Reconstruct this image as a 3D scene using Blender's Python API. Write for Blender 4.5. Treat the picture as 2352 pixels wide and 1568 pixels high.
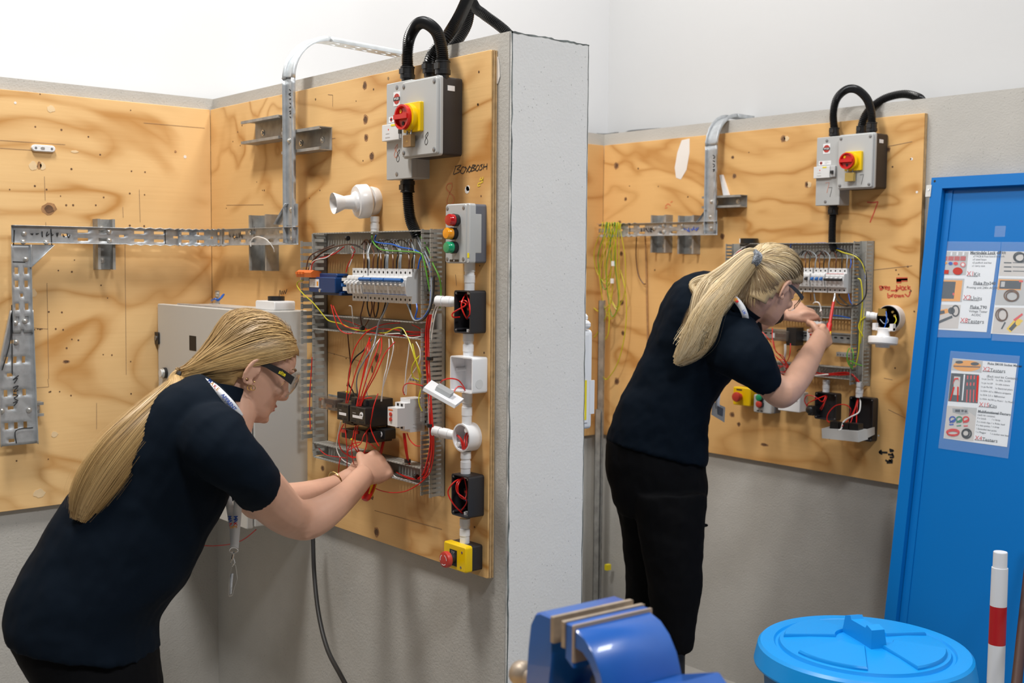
import bpy, bmesh, math, random
from mathutils import Vector as V, Matrix as MX
random.seed(7)
for _o in list(bpy.data.objects): bpy.data.objects.remove(_o)
S = bpy.context.scene
COL = S.collection
# ------------------------------------------------------------------ camera
FPX, PIT, ROL, YAW, CH = 2626.9, .0697, .0085, .8679, 1.617
Fw = V((-math.sin(YAW)*math.cos(PIT), math.cos(YAW)*math.cos(PIT), -math.sin(PIT)))
_R = V((math.cos(YAW), math.sin(YAW), 0)); _U = _R.cross(Fw)
Rt = _R*math.cos(ROL)+_U*math.sin(ROL); Up = -_R*math.sin(ROL)+_U*math.cos(ROL)
CP = V((0, 0, CH))
cd = bpy.data.cameras.new('camera'); cam = bpy.data.objects.new('camera', cd); COL.objects.link(cam)
cam.matrix_world = MX(((Rt.x, Up.x, -Fw.x, 0), (Rt.y, Up.y, -Fw.y, 0), (Rt.z, Up.z, -Fw.z, CH), (0, 0, 0, 1)))
cd.sensor_width = 36; cd.lens = 36*FPX/2352; cd.clip_start = .05; cd.clip_end = 60
cd.dof.use_dof = True; cd.dof.focus_distance = 2.85; cd.dof.aperture_fstop = 4.5
S.camera = cam
# ------------------------------------------------------------------ world, lamps, exposure
w = bpy.data.worlds.new('world'); S.world = w; w.use_nodes = True
w.node_tree.nodes['Background'].inputs[0].default_value = (.93, .96, 1, 1)
w.node_tree.nodes['Background'].inputs[1].default_value = .115
def lamp(x, y, z, sx, sy, e, c=(1, .97, .92)):
    l = bpy.data.lights.new('ceiling_panel_light', 'AREA'); l.shape = 'RECTANGLE'; l.size = sx; l.size_y = sy
    l.energy = e; l.color = c
    o = bpy.data.objects.new('ceiling_panel_light', l); COL.objects.link(o); o.location = (x, y, z)
lamp(-2.35, .35, 4.3, .6, .6, 142)
lamp(-2.75, 2.35, 4.3, .6, .6, 78)
lamp(.5, .6, 4.3, 0.6, .6, 120, (.98, .99, 1))
lamp(.6, 2.5, 4.3, .6, .6, 80, (.98, .99, 1))
S.view_settings.view_transform = 'Standard'; S.view_settings.look = 'None'
S.view_settings.exposure = -.52; S.view_settings.gamma = 1; S.view_settings.use_curve_mapping = False
# ------------------------------------------------------------------ measured planes
yA, xB, y7 = 1.6616, -3.473, 3.4434
T = .018
def ray(px, py): return Fw+Rt*((px-1176)/FPX)-Up*((py-784)/FPX)
def U(px, py, Z): return CP+ray(px, py)*Z
def A(px, py, d=0):
    r = ray(px, py); q = CP+r*((yA-d)/r.y); return (q.x, d, q.z)
def S7(px, py, d=0):
    r = ray(px, py); q = CP+r*((y7-d)/r.y); return (q.x, d, q.z)
def B(px, py, d=0):
    r = ray(px, py); q = CP+r*((xB+d)/r.x); return (q.y, d, q.z)
def FA(x, d, z): return V((x, yA-d, z))
def F7(x, d, z): return V((x, y7-d, z))
def FB(a, d, z): return V((xB+d, a, z))
def FW(x, y, z): return V((x, y, z))
def wA(px, py, d=0): return FA(*A(px, py, d))
def w7(px, py, d=0): return F7(*S7(px, py, d))
def wB(px, py, d=0): return FB(*B(px, py, d))
# ------------------------------------------------------------------ materials
MATS = {}
def nodes(m):
    m.use_nodes = True; t = m.node_tree; return t, t.nodes, t.links, t.nodes['Principled BSDF']
def mat(name, c, rough=.5, metal=0, spec=.5, bump=0, bs=200, var=0, vs=12, trans=0, alpha=1, sss=0, coat=0, emit=0):
    if name in MATS: return MATS[name]
    m = bpy.data.materials.new(name); t, n, L, b = nodes(m)
    c = tuple(c)+(1,)
    b.inputs['Base Color'].default_value = c; b.inputs['Roughness'].default_value = rough
    b.inputs['Metallic'].default_value = metal; b.inputs['Specular IOR Level'].default_value = spec
    if trans: b.inputs['Transmission Weight'].default_value = trans; b.inputs['IOR'].default_value = 1.1
    if alpha < 1: b.inputs['Alpha'].default_value = alpha
    if coat: b.inputs['Coat Weight'].default_value = coat
    if emit: b.inputs['Emission Color'].default_value = c; b.inputs['Emission Strength'].default_value = emit
    if sss:
        b.inputs['Subsurface Weight'].default_value = sss; b.inputs['Subsurface Radius'].default_value = (.012, .005, .003); b.inputs['Subsurface Scale'].default_value = .5
    if bump or var:
        tc = n.new('ShaderNodeTexCoord')
    if var:
        no = n.new('ShaderNodeTexNoise'); no.inputs['Scale'].default_value = vs; no.inputs['Detail'].default_value = 5
        L.new(tc.outputs['Object'], no.inputs['Vector'])
        mx = n.new('ShaderNodeMix'); mx.data_type = 'RGBA'
        mx.inputs[6].default_value = tuple(max(0, k*(1-var)) for k in c[:3])+(1,)
        mx.inputs[7].default_value = tuple(min(1, k*(1+var)) for k in c[:3])+(1,)
        rp = n.new('ShaderNodeMapRange'); rp.inputs[1].default_value = .3; rp.inputs[2].default_value = .7
        L.new(no.outputs[0], rp.inputs[0]); L.new(rp.outputs[0], mx.inputs[0]); L.new(mx.outputs[2], b.inputs['Base Color'])
    if bump:
        nb = n.new('ShaderNodeTexNoise'); nb.inputs['Scale'].default_value = bs; nb.inputs['Detail'].default_value = 4
        L.new(tc.outputs['Object'], nb.inputs['Vector'])
        bp = n.new('ShaderNodeBump'); bp.inputs['Strength'].default_value = bump; bp.inputs['Distance'].default_value = .004
        L.new(nb.outputs[0], bp.inputs['Height']); L.new(bp.outputs[0], b.inputs['Normal'])
    MATS[name] = m; return m
def math_(n, L, op, a, b=None):
    k = n.new('ShaderNodeMath'); k.operation = op
    for i, q in enumerate((a, b)):
        if q is None: continue
        if isinstance(q, (int, float)): k.inputs[i].default_value = q
        else: L.new(q, k.inputs[i])
    return k.outputs[0]
def plywood(name, axis, off, light=(.80, .505, .215), dark=(.50, .23, .06), steps=7):
    m = bpy.data.materials.new(name); t, n, L, b = nodes(m)
    tc = n.new('ShaderNodeTexCoord'); sp = n.new('ShaderNodeSeparateXYZ'); L.new(tc.outputs['Object'], sp.inputs[0])
    al = sp.outputs[axis]; z = sp.outputs[2]
    def noise(sa, sz, det, dis, o):
        cb = n.new('ShaderNodeCombineXYZ'); L.new(math_(n, L, 'MULTIPLY', al, sa), cb.inputs[0]); L.new(math_(n, L, 'MULTIPLY', z, sz), cb.inputs[1]); cb.inputs[2].default_value = off+o
        k = n.new('ShaderNodeTexNoise'); k.inputs['Scale'].default_value = 1; k.inputs['Detail'].default_value = det; k.inputs['Distortion'].default_value = dis; k.inputs['Roughness'].default_value = .45
        L.new(cb.outputs[0], k.inputs['Vector']); return k.outputs[0]
    big = noise(1.25, 2.5, 2.6, 1.1, 0)
    ring = math_(n, L, 'PINGPONG', math_(n, L, 'MULTIPLY', big, steps), .5)
    ring = math_(n, L, 'MULTIPLY', ring, 2)
    rp = n.new('ShaderNodeValToRGB'); L.new(ring, rp.inputs[0])
    e = rp.color_ramp.elements; e[0].position = 0; e[0].color = (1, 1, 1, 1); e[1].position = .62; e[1].color = (0, 0, 0, 1)
    k2 = rp.color_ramp.elements.new(.14); k2.color = (.62, .62, .62, 1); k3 = rp.color_ramp.elements.new(.34); k3.color = (.18, .18, .18, 1)
    fib = noise(3.5, 130, 4, 0, 5); blot = noise(2.2, 4, 3, .3, 9)
    fac = math_(n, L, 'ADD', math_(n, L, 'MULTIPLY', rp.outputs[0], math_(n, L, 'MULTIPLY', blot, 1.45)), math_(n, L, 'MULTIPLY', math_(n, L, 'SUBTRACT', fib, .5), .20))
    fac = math_(n, L, 'ADD', fac, math_(n, L, 'MULTIPLY', math_(n, L, 'SUBTRACT', blot, .45), .75)); fac = math_(n, L, 'MAXIMUM', fac, 0)
    mx = n.new('ShaderNodeMix'); mx.data_type = 'RGBA'; mx.inputs[6].default_value = light+(1,); mx.inputs[7].default_value = dark+(1,)
    L.new(fac, mx.inputs[0]); L.new(mx.outputs[2], b.inputs['Base Color']); b.inputs['Roughness'].default_value = .55; b.inputs['Specular IOR Level'].default_value = .3
    bp = n.new('ShaderNodeBump'); bp.inputs['Strength'].default_value = .12; bp.inputs['Distance'].default_value = .002; L.new(fib, bp.inputs['Height']); L.new(bp.outputs[0], b.inputs['Normal'])
    MATS[name] = m; return m
def concrete(name, c, var=.12, pits=.35, streak=0):
    m = bpy.data.materials.new(name); t, n, L, b = nodes(m)
    tc = n.new('ShaderNodeTexCoord')
    def nz(sc, det, vec=None):
        k = n.new('ShaderNodeTexNoise'); k.inputs['Scale'].default_value = sc; k.inputs['Detail'].default_value = det
        L.new(vec or tc.outputs['Object'], k.inputs['Vector']); return k.outputs[0]
    a = nz(2.2, 6); f = nz(160, 3); mid = nz(14, 5)
    mp = n.new('ShaderNodeMapping'); mp.inputs['Scale'].default_value = (9, 9, .9); L.new(tc.outputs['Object'], mp.inputs[0])
    st = nz(1, 5, mp.outputs[0])
    v = math_(n, L, 'ADD', math_(n, L, 'MULTIPLY', math_(n, L, 'SUBTRACT', a, .5), var*3), 1)
    v = math_(n, L, 'ADD', v, math_(n, L, 'MULTIPLY', math_(n, L, 'SUBTRACT', mid, .5), var))
    v = math_(n, L, 'ADD', v, math_(n, L, 'MULTIPLY', math_(n, L, 'SUBTRACT', st, .5), streak))
    vo = n.new('ShaderNodeTexVoronoi'); vo.inputs['Scale'].default_value = 75; L.new(tc.outputs['Object'], vo.inputs['Vector'])
    pit = math_(n, L, 'LESS_THAN', vo.outputs['Distance'], .12)
    pit = math_(n, L, 'MULTIPLY', pit, math_(n, L, 'GREATER_THAN', mid, .5))
    v = math_(n, L, 'SUBTRACT', v, math_(n, L, 'MULTIPLY', pit, pits))
    vm = n.new('ShaderNodeVectorMath'); vm.operation = 'SCALE'; vm.inputs[0].default_value = c; L.new(v, vm.inputs['Scale'])
    L.new(vm.outputs[0], b.inputs['Base Color']); b.inputs['Roughness'].default_value = .85; b.inputs['Specular IOR Level'].default_value = .25
    bp = n.new('ShaderNodeBump'); bp.inputs['Strength'].default_value = .35; bp.inputs['Distance'].default_value = .003
    L.new(math_(n, L, 'ADD', f, math_(n, L, 'MULTIPLY', mid, 1.5)), bp.inputs['Height']); L.new(bp.outputs[0], b.inputs['Normal'])
    MATS[name] = m; return m
def colattr(name, rough, metal=0, sheen=0):
    m = bpy.data.materials.new(name); t, n, L, b = nodes(m)
    a = n.new('ShaderNodeVertexColor'); a.layer_name = 'Col'; L.new(a.outputs[0], b.inputs['Base Color']); b.inputs['Roughness'].default_value = rough
    b.inputs['Specular IOR Level'].default_value = .45
    b.inputs['Anisotropic'].default_value = .6; MATS[name] = m; return m
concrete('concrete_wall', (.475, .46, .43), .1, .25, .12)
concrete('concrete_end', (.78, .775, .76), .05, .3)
concrete('concrete_floor', (.36, .345, .32), .12, .2)
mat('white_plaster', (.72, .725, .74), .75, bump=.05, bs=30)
mat('white_plaster_shaded', (.57, .575, .585), .75, bump=.05, bs=30)  # white plaster of the upper back wall, its dimmer light put into the colour
mat('gap_shade', (.09, .095, .10), .9)
mat('crack_grey', (.17, .19, .185), .9, var=.4, vs=40)
mat('ply_edge_light', (.66, .45, .23), .7, var=.18, vs=60)
mat('ply_edge_dark', (.40, .24, .10), .7, var=.25, vs=60)
mat('knot_dark', (.15, .075, .035), .7, var=.4, vs=80)
mat('knot_mid', (.38, .20, .085), .7, var=.3, vs=60)
mat('plug_pale', (.78, .58, .34), .6, var=.06, vs=40)
mat('pencil', (.30, .19, .11), .8)
mat('marker_black', (.02, .02, .022), .6)
mat('marker_red', (.62, .10, .05), .6)
mat('marker_yellow', (.8, .55, .05), .6)
mat('marker_orange', (.72, .20, .08), .6)
mat('marker_blue', (.06, .12, .5), .6)
mat('filler_white', (.8, .76, .72), .7)
mat('galv', (.47, .49, .51), .42, .55, var=.16, vs=35, bump=.04, bs=60)
mat('galv_light', (.62, .65, .67), .38, .5, var=.1, vs=35)
mat('strut_grey', (.36, .36, .35), .5, .5, var=.25, vs=30)
mat('zinc', (.66, .66, .64), .3, .8)
mat('steel_dark', (.28, .28, .29), .4, .7)
mat('chrome', (.75, .75, .76), .15, 1)
mat('brass', (.33, .22, .11), .35, .7, var=.15, vs=40)
mat('brass_bright', (.62, .45, .14), .3, .7)
mat('gold', (.8, .6, .25), .25, 1)
mat('box_grey', (.47, .48, .48), .45)
mat('box_grey_dark', (.34, .35, .355), .5)
mat('box_black', (.022, .022, .026), .42, bump=.05, bs=300)
mat('box_slate', (.12, .13, .16), .45, bump=.05, bs=300)
mat('dark_inside', (.008, .008, .009), .6)
mat('plastic_black', (.016, .016, .017), .35)
mat('rubber_black', (.02, .02, .021), .5)
mat('conduit_black', (.012, .012, .013), .3)
mat('plastic_white', (.80, .81, .83), .3)
mat('plastic_white_d', (.66, .67, .68), .35)
mat('lamp_white', (.82, .81, .81), .25)
mat('paper', (.82, .83, .85), .6)
mat('enclosure', (.56, .555, .53), .5, bump=.04, bs=400)
mat('trunk_grey', (.33, .325, .30), .5, var=.1, vs=20)
mat('trunk_light', (.42, .415, .39), .5)
mat('mcb_white', (.72, .73, .74), .35)
mat('mcb_grey', (.55, .56, .57), .4)
mat('mcb_blue', (.012, .13, .42), .35)
mat('dev_blue', (.008, .045, .16), .35)
mat('orange', (.75, .17, .03), .35)
mat('red_plastic', (.60, .015, .012), .3)
mat('red_button', (.52, .045, .03), .4)
mat('lens_red', (.45, .006, .01), .12, coat=.6)
mat('lens_amber', (.85, .32, .01), .12, coat=.6)
mat('lens_green', (.005, .30, .13), .12, coat=.6)
mat('yellow', (.85, .56, .0), .35)
mat('label_yellow', (.85, .70, .02), .4)
mat('wire_red', (.62, .015, .01), .32)
mat('wire_white', (.78, .76, .73), .35)
mat('wire_brown', (.10, .035, .018), .35)
mat('wire_black', (.012, .012, .013), .35)
mat('wire_grey', (.27, .30, .33), .35)
mat('wire_blue', (.01, .11, .52), .35)
mat('wire_yellow', (.56, .50, .02), .35)
mat('wire_green', (.10, .32, .03), .35)
mat('copper', (.65, .35, .16), .3, 1)
mat('clear_plastic', (.9, .9, .9), .08, trans=1)
mat('smoke_plastic', (.55, .47, .40), .12, trans=.85)
mat('door_blue', (.0, .155, .50), .38, spec=.35)
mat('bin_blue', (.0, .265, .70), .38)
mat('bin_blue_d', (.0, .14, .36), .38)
mat('vise_blue', (.008, .085, .36), .3, coat=.3, var=.12, vs=9)
mat('vise_jaw', (.33, .27, .21), .45, .5, var=.2, vs=40)
mat('vise_wear', (.36, .29, .24), .5, .3)
mat('pole_white', (.74, .75, .77), .4)
mat('pole_red', (.45, .012, .014), .4)
mat('brown_wood', (.05, .02, .012), .5)
mat('skin', (.61, .35, .245), .48, sss=.12, bump=.03, bs=500, var=.05, vs=25)
mat('brow', (.20, .12, .06), .7)
mat('lips', (.55, .24, .20), .45)
mat('eye_white', (.8, .78, .76), .2)
mat('iris', (.10, .16, .20), .15)
mat('shirt_navy', (.0018, .0058, .0125), .85, spec=.12, bump=.08, bs=900)
mat('trouser_black', (.0028, .003, .004), .85, spec=.12, bump=.1, bs=700)
mat('shoe', (.015, .014, .014), .5)
mat('print_blue', (.01, .08, .45), .5); mat('print_red', (.72, .03, .02), .5); mat('print_orange', (.85, .35, .02), .5)
mat('print_black', (.02, .02, .02), .6); mat('print_grey', (.5, .49, .48), .6); mat('print_green', (.02, .25, .12), .6)
mat('print_pale', (.62, .57, .53), .6); mat('print_pink', (.65, .2, .2), .6)
mat('sleeve_film', (.7, .82, .95), .1, alpha=.09)
mat('band_black', (.012, .012, .014), .6)
mat('scrunchie', (.17, .185, .21), .6, var=1, vs=160)
colattr('hair_gold', .42)
# ------------------------------------------------------------------ mesh builder
WL = {}
def spl(p, n=8):
    p = [V(q) for q in p]; o = []
    for i in range(len(p)-1):
        a, b, c, d = p[max(i-1, 0)], p[i], p[i+1], p[min(i+2, len(p)-1)]
        for k in range(n):
            t = k/n; o.append(.5*((2*b)+(c-a)*t+(2*a-5*b+4*c-d)*t*t+(3*b-a-3*c+d)*t*t*t))
    o.append(p[-1]); return o
class MB:
    def __init__(s, fr=FW): s.v = []; s.f = []; s.mi = []; s.ms = []; s.c = 0; s.fr = fr; s.col = None
    def m(s, name):
        k = MATS[name]
        if k not in s.ms: s.ms.append(k)
        s.c = s.ms.index(k); return s
    def add(s, vs, fs):
        o = len(s.v); s.v += [V(q) for q in vs]
        for f in fs: s.f.append([o+i for i in f]); s.mi.append(s.c)
        return s
    def box(s, a0, a1, d0, d1, z0, z1):
        s.add([s.fr(a, d, z) for a in (a0, a1) for d in (d0, d1) for z in (z0, z1)], [(0, 1, 3, 2), (4, 6, 7, 5), (0, 4, 5, 1), (2, 3, 7, 6), (0, 2, 6, 4), (1, 5, 7, 3)]); return s
    def prism(s, poly, d0, d1, back=True):
        n = len(poly); a = [s.fr(x, d0, z) for x, z in poly]; b = [s.fr(x, d1, z) for x, z in poly]
        fs = [(i, (i+1) % n, n+(i+1) % n, n+i) for i in range(n)]+[tuple(range(n, 2*n))]
        if back: fs.append(tuple(range(n)))
        return s.add(a+b, fs)
    def rr(s, a0, a1, z0, z1, r, n=3):
        o = []
        r = min(r, abs(a1-a0)/2.01, abs(z1-z0)/2.01)
        for cx, cz, st in ((a1-r, z1-r, 0), (a0+r, z1-r, 1), (a0+r, z0+r, 2), (a1-r, z0+r, 3)):
            for k in range(n+1):
                t = (st+k/n)*math.pi/2; o.append((cx+r*math.cos(t), cz+r*math.sin(t)))
        return o
    def rbox(s, a0, a1, z0, z1, d0, d1, r=.004, ch=.002, n=3):
        P = s.rr(a0, a1, z0, z1, r, n); Q = s.rr(a0+ch, a1-ch, z0+ch, z1-ch, max(r-ch, .0005), n); k = len(P); e = ch if d1 > d0 else -ch
        vs = [s.fr(x, d0, z) for x, z in P]+[s.fr(x, d1-e, z) for x, z in P]+[s.fr(x, d1, z) for x, z in Q]
        fs = []
        for l in (0, k):
            fs += [(l+i, l+(i+1) % k, l+k+(i+1) % k, l+k+i) for i in range(k)]
        return s.add(vs, fs+[tuple(range(2*k, 3*k)), tuple(range(k))])
    def obox(s, a0, a1, z0, z1, d0, d1, t, bk=.003, r=.005):
        # open-fronted box: wall thickness t, back plate bk
        P = s.rr(a0, a1, z0, z1, r); Q = s.rr(a0+t, a1-t, z0+t, z1-t, max(r-t, .001)); k = len(P)
        vs = [s.fr(x, d0, z) for x, z in P]+[s.fr(x, d1, z) for x, z in P]+[s.fr(x, d1, z) for x, z in Q]+[s.fr(x, d0+bk, z) for x, z in Q]
        fs = []
        for l in (0, k, 2*k): fs += [(l+i, l+(i+1) % k, l+k+(i+1) % k, l+k+i) for i in range(k)]
        return s.add(vs, fs+[tuple(range(3*k, 4*k)), tuple(range(k))])
    def ring(s, c, ax, prof, n=16, cap=True):
        # lathe: prof = [(t, r)] along axis ax from world point c
        ax = V(ax).normalized(); u = ax.orthogonal().normalized(); w = ax.cross(u); vs = []; fs = []
        for t, r in prof:
            for i in range(n):
                a = 2*math.pi*i/n; vs.append(V(c)+ax*t+(u*math.cos(a)+w*math.sin(a))*r)
        for j in range(len(prof)-1):
            for i in range(n): fs.append((j*n+i, j*n+(i+1) % n, (j+1)*n+(i+1) % n, (j+1)*n+i))
        if cap: fs += [tuple(range(n)), tuple(range((len(prof)-1)*n, len(prof)*n))]
        return s.add(vs, fs)
    def cyl(s, p0, p1, r, r1=None, n=14):
        p0 = s.fr(*p0); p1 = s.fr(*p1); return s.ring(p0, p1-p0, [(0, r), ((p1-p0).length, r if r1 is None else r1)], n)
    def lathe(s, p0, dr, prof, n=18):
        a = s.fr(*p0); b = s.fr(*[i+j for i, j in zip(p0, dr)]); return s.ring(a, b-a, prof, n)
    def tube(s, pts, r, n=6, cap=True):
        pts = [V(p) for p in pts]; N = len(pts); vs = []; fs = []; pu = None
        for i, p in enumerate(pts):
            t = (pts[min(i+1, N-1)]-pts[max(i-1, 0)])
            t = t.normalized() if t.length > 1e-9 else V((0, 0, 1))
            if pu is None: pu = t.orthogonal().normalized()
            pu = (pu-t*pu.dot(t))
            pu = pu.normalized() if pu.length > 1e-6 else t.orthogonal().normalized()
            w = t.cross(pu); rr = r[i] if isinstance(r, (list, tuple)) else r
            for k in range(n):
                a = 2*math.pi*k/n; vs.append(p+(pu*math.cos(a)+w*math.sin(a))*rr)
        for j in range(N-1):
            for i in range(n): fs.append((j*n+i, j*n+(i+1) % n, (j+1)*n+(i+1) % n, (j+1)*n+i))
        if cap: fs += [tuple(range(n)), tuple(range((N-1)*n, N*n))]
        return s.add(vs, fs)
    def ell(s, c, ax, ay, az, n=12, m=8):
        vs = []; fs = []; c = V(c)
        for j in range(m+1):
            th = math.pi*j/m
            for i in range(n):
                a = 2*math.pi*i/n; vs.append(c+ax*(math.sin(th)*math.cos(a))+ay*(math.sin(th)*math.sin(a))+az*math.cos(th))
        for j in range(m):
            for i in range(n): fs.append((j*n+i, j*n+(i+1) % n, (j+1)*n+(i+1) % n, (j+1)*n+i))
        return s.add(vs, fs)
    def loft(s, rings, cap=True):
        n = len(rings[0]); vs = [q for r in rings for q in r]; fs = []
        for j in range(len(rings)-1):
            for i in range(n): fs.append((j*n+i, j*n+(i+1) % n, (j+1)*n+(i+1) % n, (j+1)*n+i))
        if cap: fs += [tuple(range(n)), tuple(range((len(rings)-1)*n, len(rings)*n))]
        return s.add(vs, fs)
    def ribbon(s, pts, wid, nrm):
        pts = [V(p) for p in pts]; N = len(pts); vs = []
        for i, p in enumerate(pts):
            t = (pts[min(i+1, N-1)]-pts[max(i-1, 0)]).normalized(); q = t.cross(nrm).normalized()*wid*.5
            vs += [p-q, p+q]
        return s.add(vs, [(2*i, 2*i+1, 2*i+3, 2*i+2) for i in range(N-1)])
    def quad(s, *q): return s.add(q, [tuple(range(len(q)))])
    def bbox(s):
        return [min(q[i] for q in s.v) for i in range(3)], [max(q[i] for q in s.v) for i in range(3)]
    def build(s, name, m=None, parent=None, smooth=True, loc=None, norm=True, ang=.7):
        if parent is not None: o0 = WL[parent]
        elif loc is not None: o0 = V(loc)
        else:
            lo, hi = s.bbox(); o0 = V(((lo[0]+hi[0])/2, (lo[1]+hi[1])/2, lo[2]))
        me = bpy.data.meshes.new(name); me.from_pydata([tuple(q-o0) for q in s.v], [], s.f)
        if m: me.materials.append(MATS[m])
        else:
            for k in s.ms: me.materials.append(k)
            me.polygons.foreach_set('material_index', s.mi)
        if norm:
            bm = bmesh.new(); bm.from_mesh(me); bmesh.ops.remove_doubles(bm, verts=bm.verts, dist=1e-6); bmesh.ops.recalc_face_normals(bm, faces=bm.faces); bm.to_mesh(me); bm.free()
        if smooth:
            me.polygons.foreach_set('use_smooth', [True]*len(me.polygons)); me.set_sharp_from_angle(angle=ang)
        ob = bpy.data.objects.new(name, me); COL.objects.link(ob)
        if parent is not None: ob.parent = parent; WL[ob] = o0
        else: ob.location = o0; WL[ob] = o0
        return ob
def tag(o, label, cat, group=None):
    o['label'] = label; o['category'] = cat
    if group: o['group'] = group
    return o
def struct(o, label=None):
    o['kind'] = 'structure'
    if label: o['label'] = label
    return o
def thing(name, label, cat, loc, group=None):
    o = bpy.data.objects.new(name, None); COL.objects.link(o); o.location = loc; WL[o] = V(loc); o.empty_display_size = .05
    return tag(o, label, cat, group)
def part(o, label):
    o['label'] = label; return o
def txt(body, size, org, xd, ud, m, parent, name='lettering', align='LEFT', sx=1, bold=0, off=.0006):
    cu = bpy.data.curves.new('t', 'FONT'); cu.body = body; cu.size = size; cu.align_x = align; cu.align_y = 'CENTER'; cu.offset = bold; cu.resolution_u = 2
    ob = bpy.data.objects.new('t', cu); COL.objects.link(ob)
    bpy.context.view_layer.update()
    me = bpy.data.meshes.new_from_object(ob.evaluated_get(bpy.context.evaluated_depsgraph_get()))
    bpy.data.objects.remove(ob); xd = V(xd).normalized(); ud = V(ud); ud = (ud-xd*ud.dot(xd)).normalized(); nr = xd.cross(ud); o0 = WL[parent]
    for v in me.vertices: v.co = V(org)+xd*(v.co.x*sx)+ud*v.co.y+nr*off-o0
    me.materials.clear(); me.materials.append(MATS[m]); me.name = name
    o = bpy.data.objects.new(name, me); COL.objects.link(o); o.parent = parent; WL[o] = o0
    return o
def copytree(root, delta, label=None, group=None):
    def cp(o, par):
        c = o.copy(); COL.objects.link(c)
        if par: c.parent = par
        for ch in [k for k in list(COL.objects) if k.parent == o]: cp(ch, c)
        return c
    r = cp(root, None); r.location = WL[root]+V(delta); WL[r] = V(r.location)
    if label: r['label'] = label
    if group: r['group'] = group
    return r
def wire(pts, m, label, cat='wire', group=None, r=.0014, name=None, n=8, sides=6, stripe=None):
    mb = MB(); mb.tube(spl(pts, n), r, sides)
    nm = name or {'wire_red': 'red_wire', 'wire_white': 'white_wire', 'wire_brown': 'brown_wire', 'wire_black': 'black_wire', 'wire_grey': 'grey_wire', 'wire_blue': 'blue_wire', 'wire_yellow': 'earth_wire', 'wire_green': 'earth_wire'}.get(m, 'wire')
    return tag(mb.build(nm, m, norm=False), label, cat, group)
def hose(pts, r, label, m='conduit_black', pitch=.0046, n=14, name='flexible_conduit'):
    c = spl(pts, 24); L = [0]
    for i in range(1, len(c)): L.append(L[-1]+(c[i]-c[i-1]).length)
    k = max(4, int(L[-1]/pitch*2)); o = []; j = 0
    for i in range(k+1):
        d = L[-1]*i/k
        while j < len(L)-2 and L[j+1] < d: j += 1
        t = (d-L[j])/max(1e-9, L[j+1]-L[j]); o.append(c[j].lerp(c[j+1], min(1, t)))
    mb = MB(); mb.tube(o, [r if i % 2 else r*.80 for i in range(k+1)], n)
    return tag(mb.build(name, m, norm=False, ang=.45), label, 'conduit')
# ------------------------------------------------------------------ the room
HA, H7 = CH+.5165, CH+.5417          # wall tops
xN, TH, xAr, x7r = -1.9953, .2428, -2.0426, -2.0025
ZAt, ZAb, Z7t, Z7b = CH+.479, CH-.741, CH+.4922, CH-.7354
cxB, cyA, cy7 = xB-T-.001, yA+T+.001, y7+T+.001
struct(MB().box(-4.2, 4.5, -4.5, 4.2, -.1, 0).build('floor', 'concrete_floor'))
m = MB(); m.box(cxB-.1, cxB, -1.2, cyA+.1, 0, HA); m.box(cxB-.1, cxB, cyA+.1, cy7+.1, 0, H7); struct(m.build('wall_left', 'concrete_wall', smooth=False))
m = MB().m('concrete_wall'); m.box(cxB-.02, xN-.006, cyA, cyA+TH, 0, HA); wp = m.build('wall_partition', smooth=False); struct(wp)
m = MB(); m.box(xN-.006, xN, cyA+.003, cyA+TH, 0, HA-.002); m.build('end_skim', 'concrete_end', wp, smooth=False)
random.seed(3)
def crack(pts, wid, nrm, nm, jit=.0012):
    m = MB(); n = len(pts); vs = []
    for i, p in enumerate(pts):
        t = (pts[min(i+1, n-1)]-pts[max(i-1, 0)]).normalized(); q = t.cross(nrm).normalized()
        wv = wid*random.uniform(.45, 1.5); p = p+q*random.uniform(-jit, jit); vs += [p-q*wv*.5, p+q*wv*.5]
    m.add(vs, [(2*i, 2*i+1, 2*i+3, 2*i+2) for i in range(n-1)]); return m.build(nm, 'crack_grey', wp, smooth=False)
NX = V((1, 0, 0)); NY = V((0, -1, 0))
crack([V((xN+.0008, cyA+.003, HA*i/70)) for i in range(71)], .0042, NX, 'crack')
crack([V((xN+.0008, cyA+TH-.002, HA*i/70)) for i in range(71)], .0018, NX, 'crack')
crack([V((xN+.0008, cyA+TH*i/24, HA-.002)) for i in range(25)], .0032, NX, 'crack')
m = MB(); m.box(cxB-.1, 3.2, cy7, cy7+.1, 0, H7); struct(m.build('wall_back', 'concrete_wall', smooth=False))
wxl, wyb = -3.63, 3.62
struct(MB().box(wxl-.1, wxl, -3, wyb+.1, 0, 5).build('wall_upper_left', 'white_plaster', smooth=False))
struct(MB().box(wxl-.1, 4, wyb, wyb+.1, 0, 5).build('wall_upper_back', 'white_plaster_shaded', smooth=False))
m = MB(); m.box(wxl, cxB-.1, -3, wyb, H7-.03, H7-.028); m.box(wxl, 3.2, cy7+.1, wyb, H7-.03, H7-.028); struct(m.build('gap_shade_strip_1', 'gap_shade', smooth=False))  # dark sheet standing in for the shade down the open gap
# dark strips drawing the shade of the gap between concrete and plaster
for nm, pts in (('gap_shade_strip_2', [w7(x, y, -.11) for x, y in ((1352, 306), (1375, 309), (1392, 309.5), (1412, 307), (1420, 305))]), ('gap_shade_strip_3', [w7(x, y, -.11) for x, y in ((1434, 306), (1450, 302), (1500, 298), (1560, 294.5))])):
    struct(MB().tube(spl(pts, 4), [.004]*3+[.006]*(len(pts)*4-9)+[.004]*3, 6).build(nm, 'gap_shade'))
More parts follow.
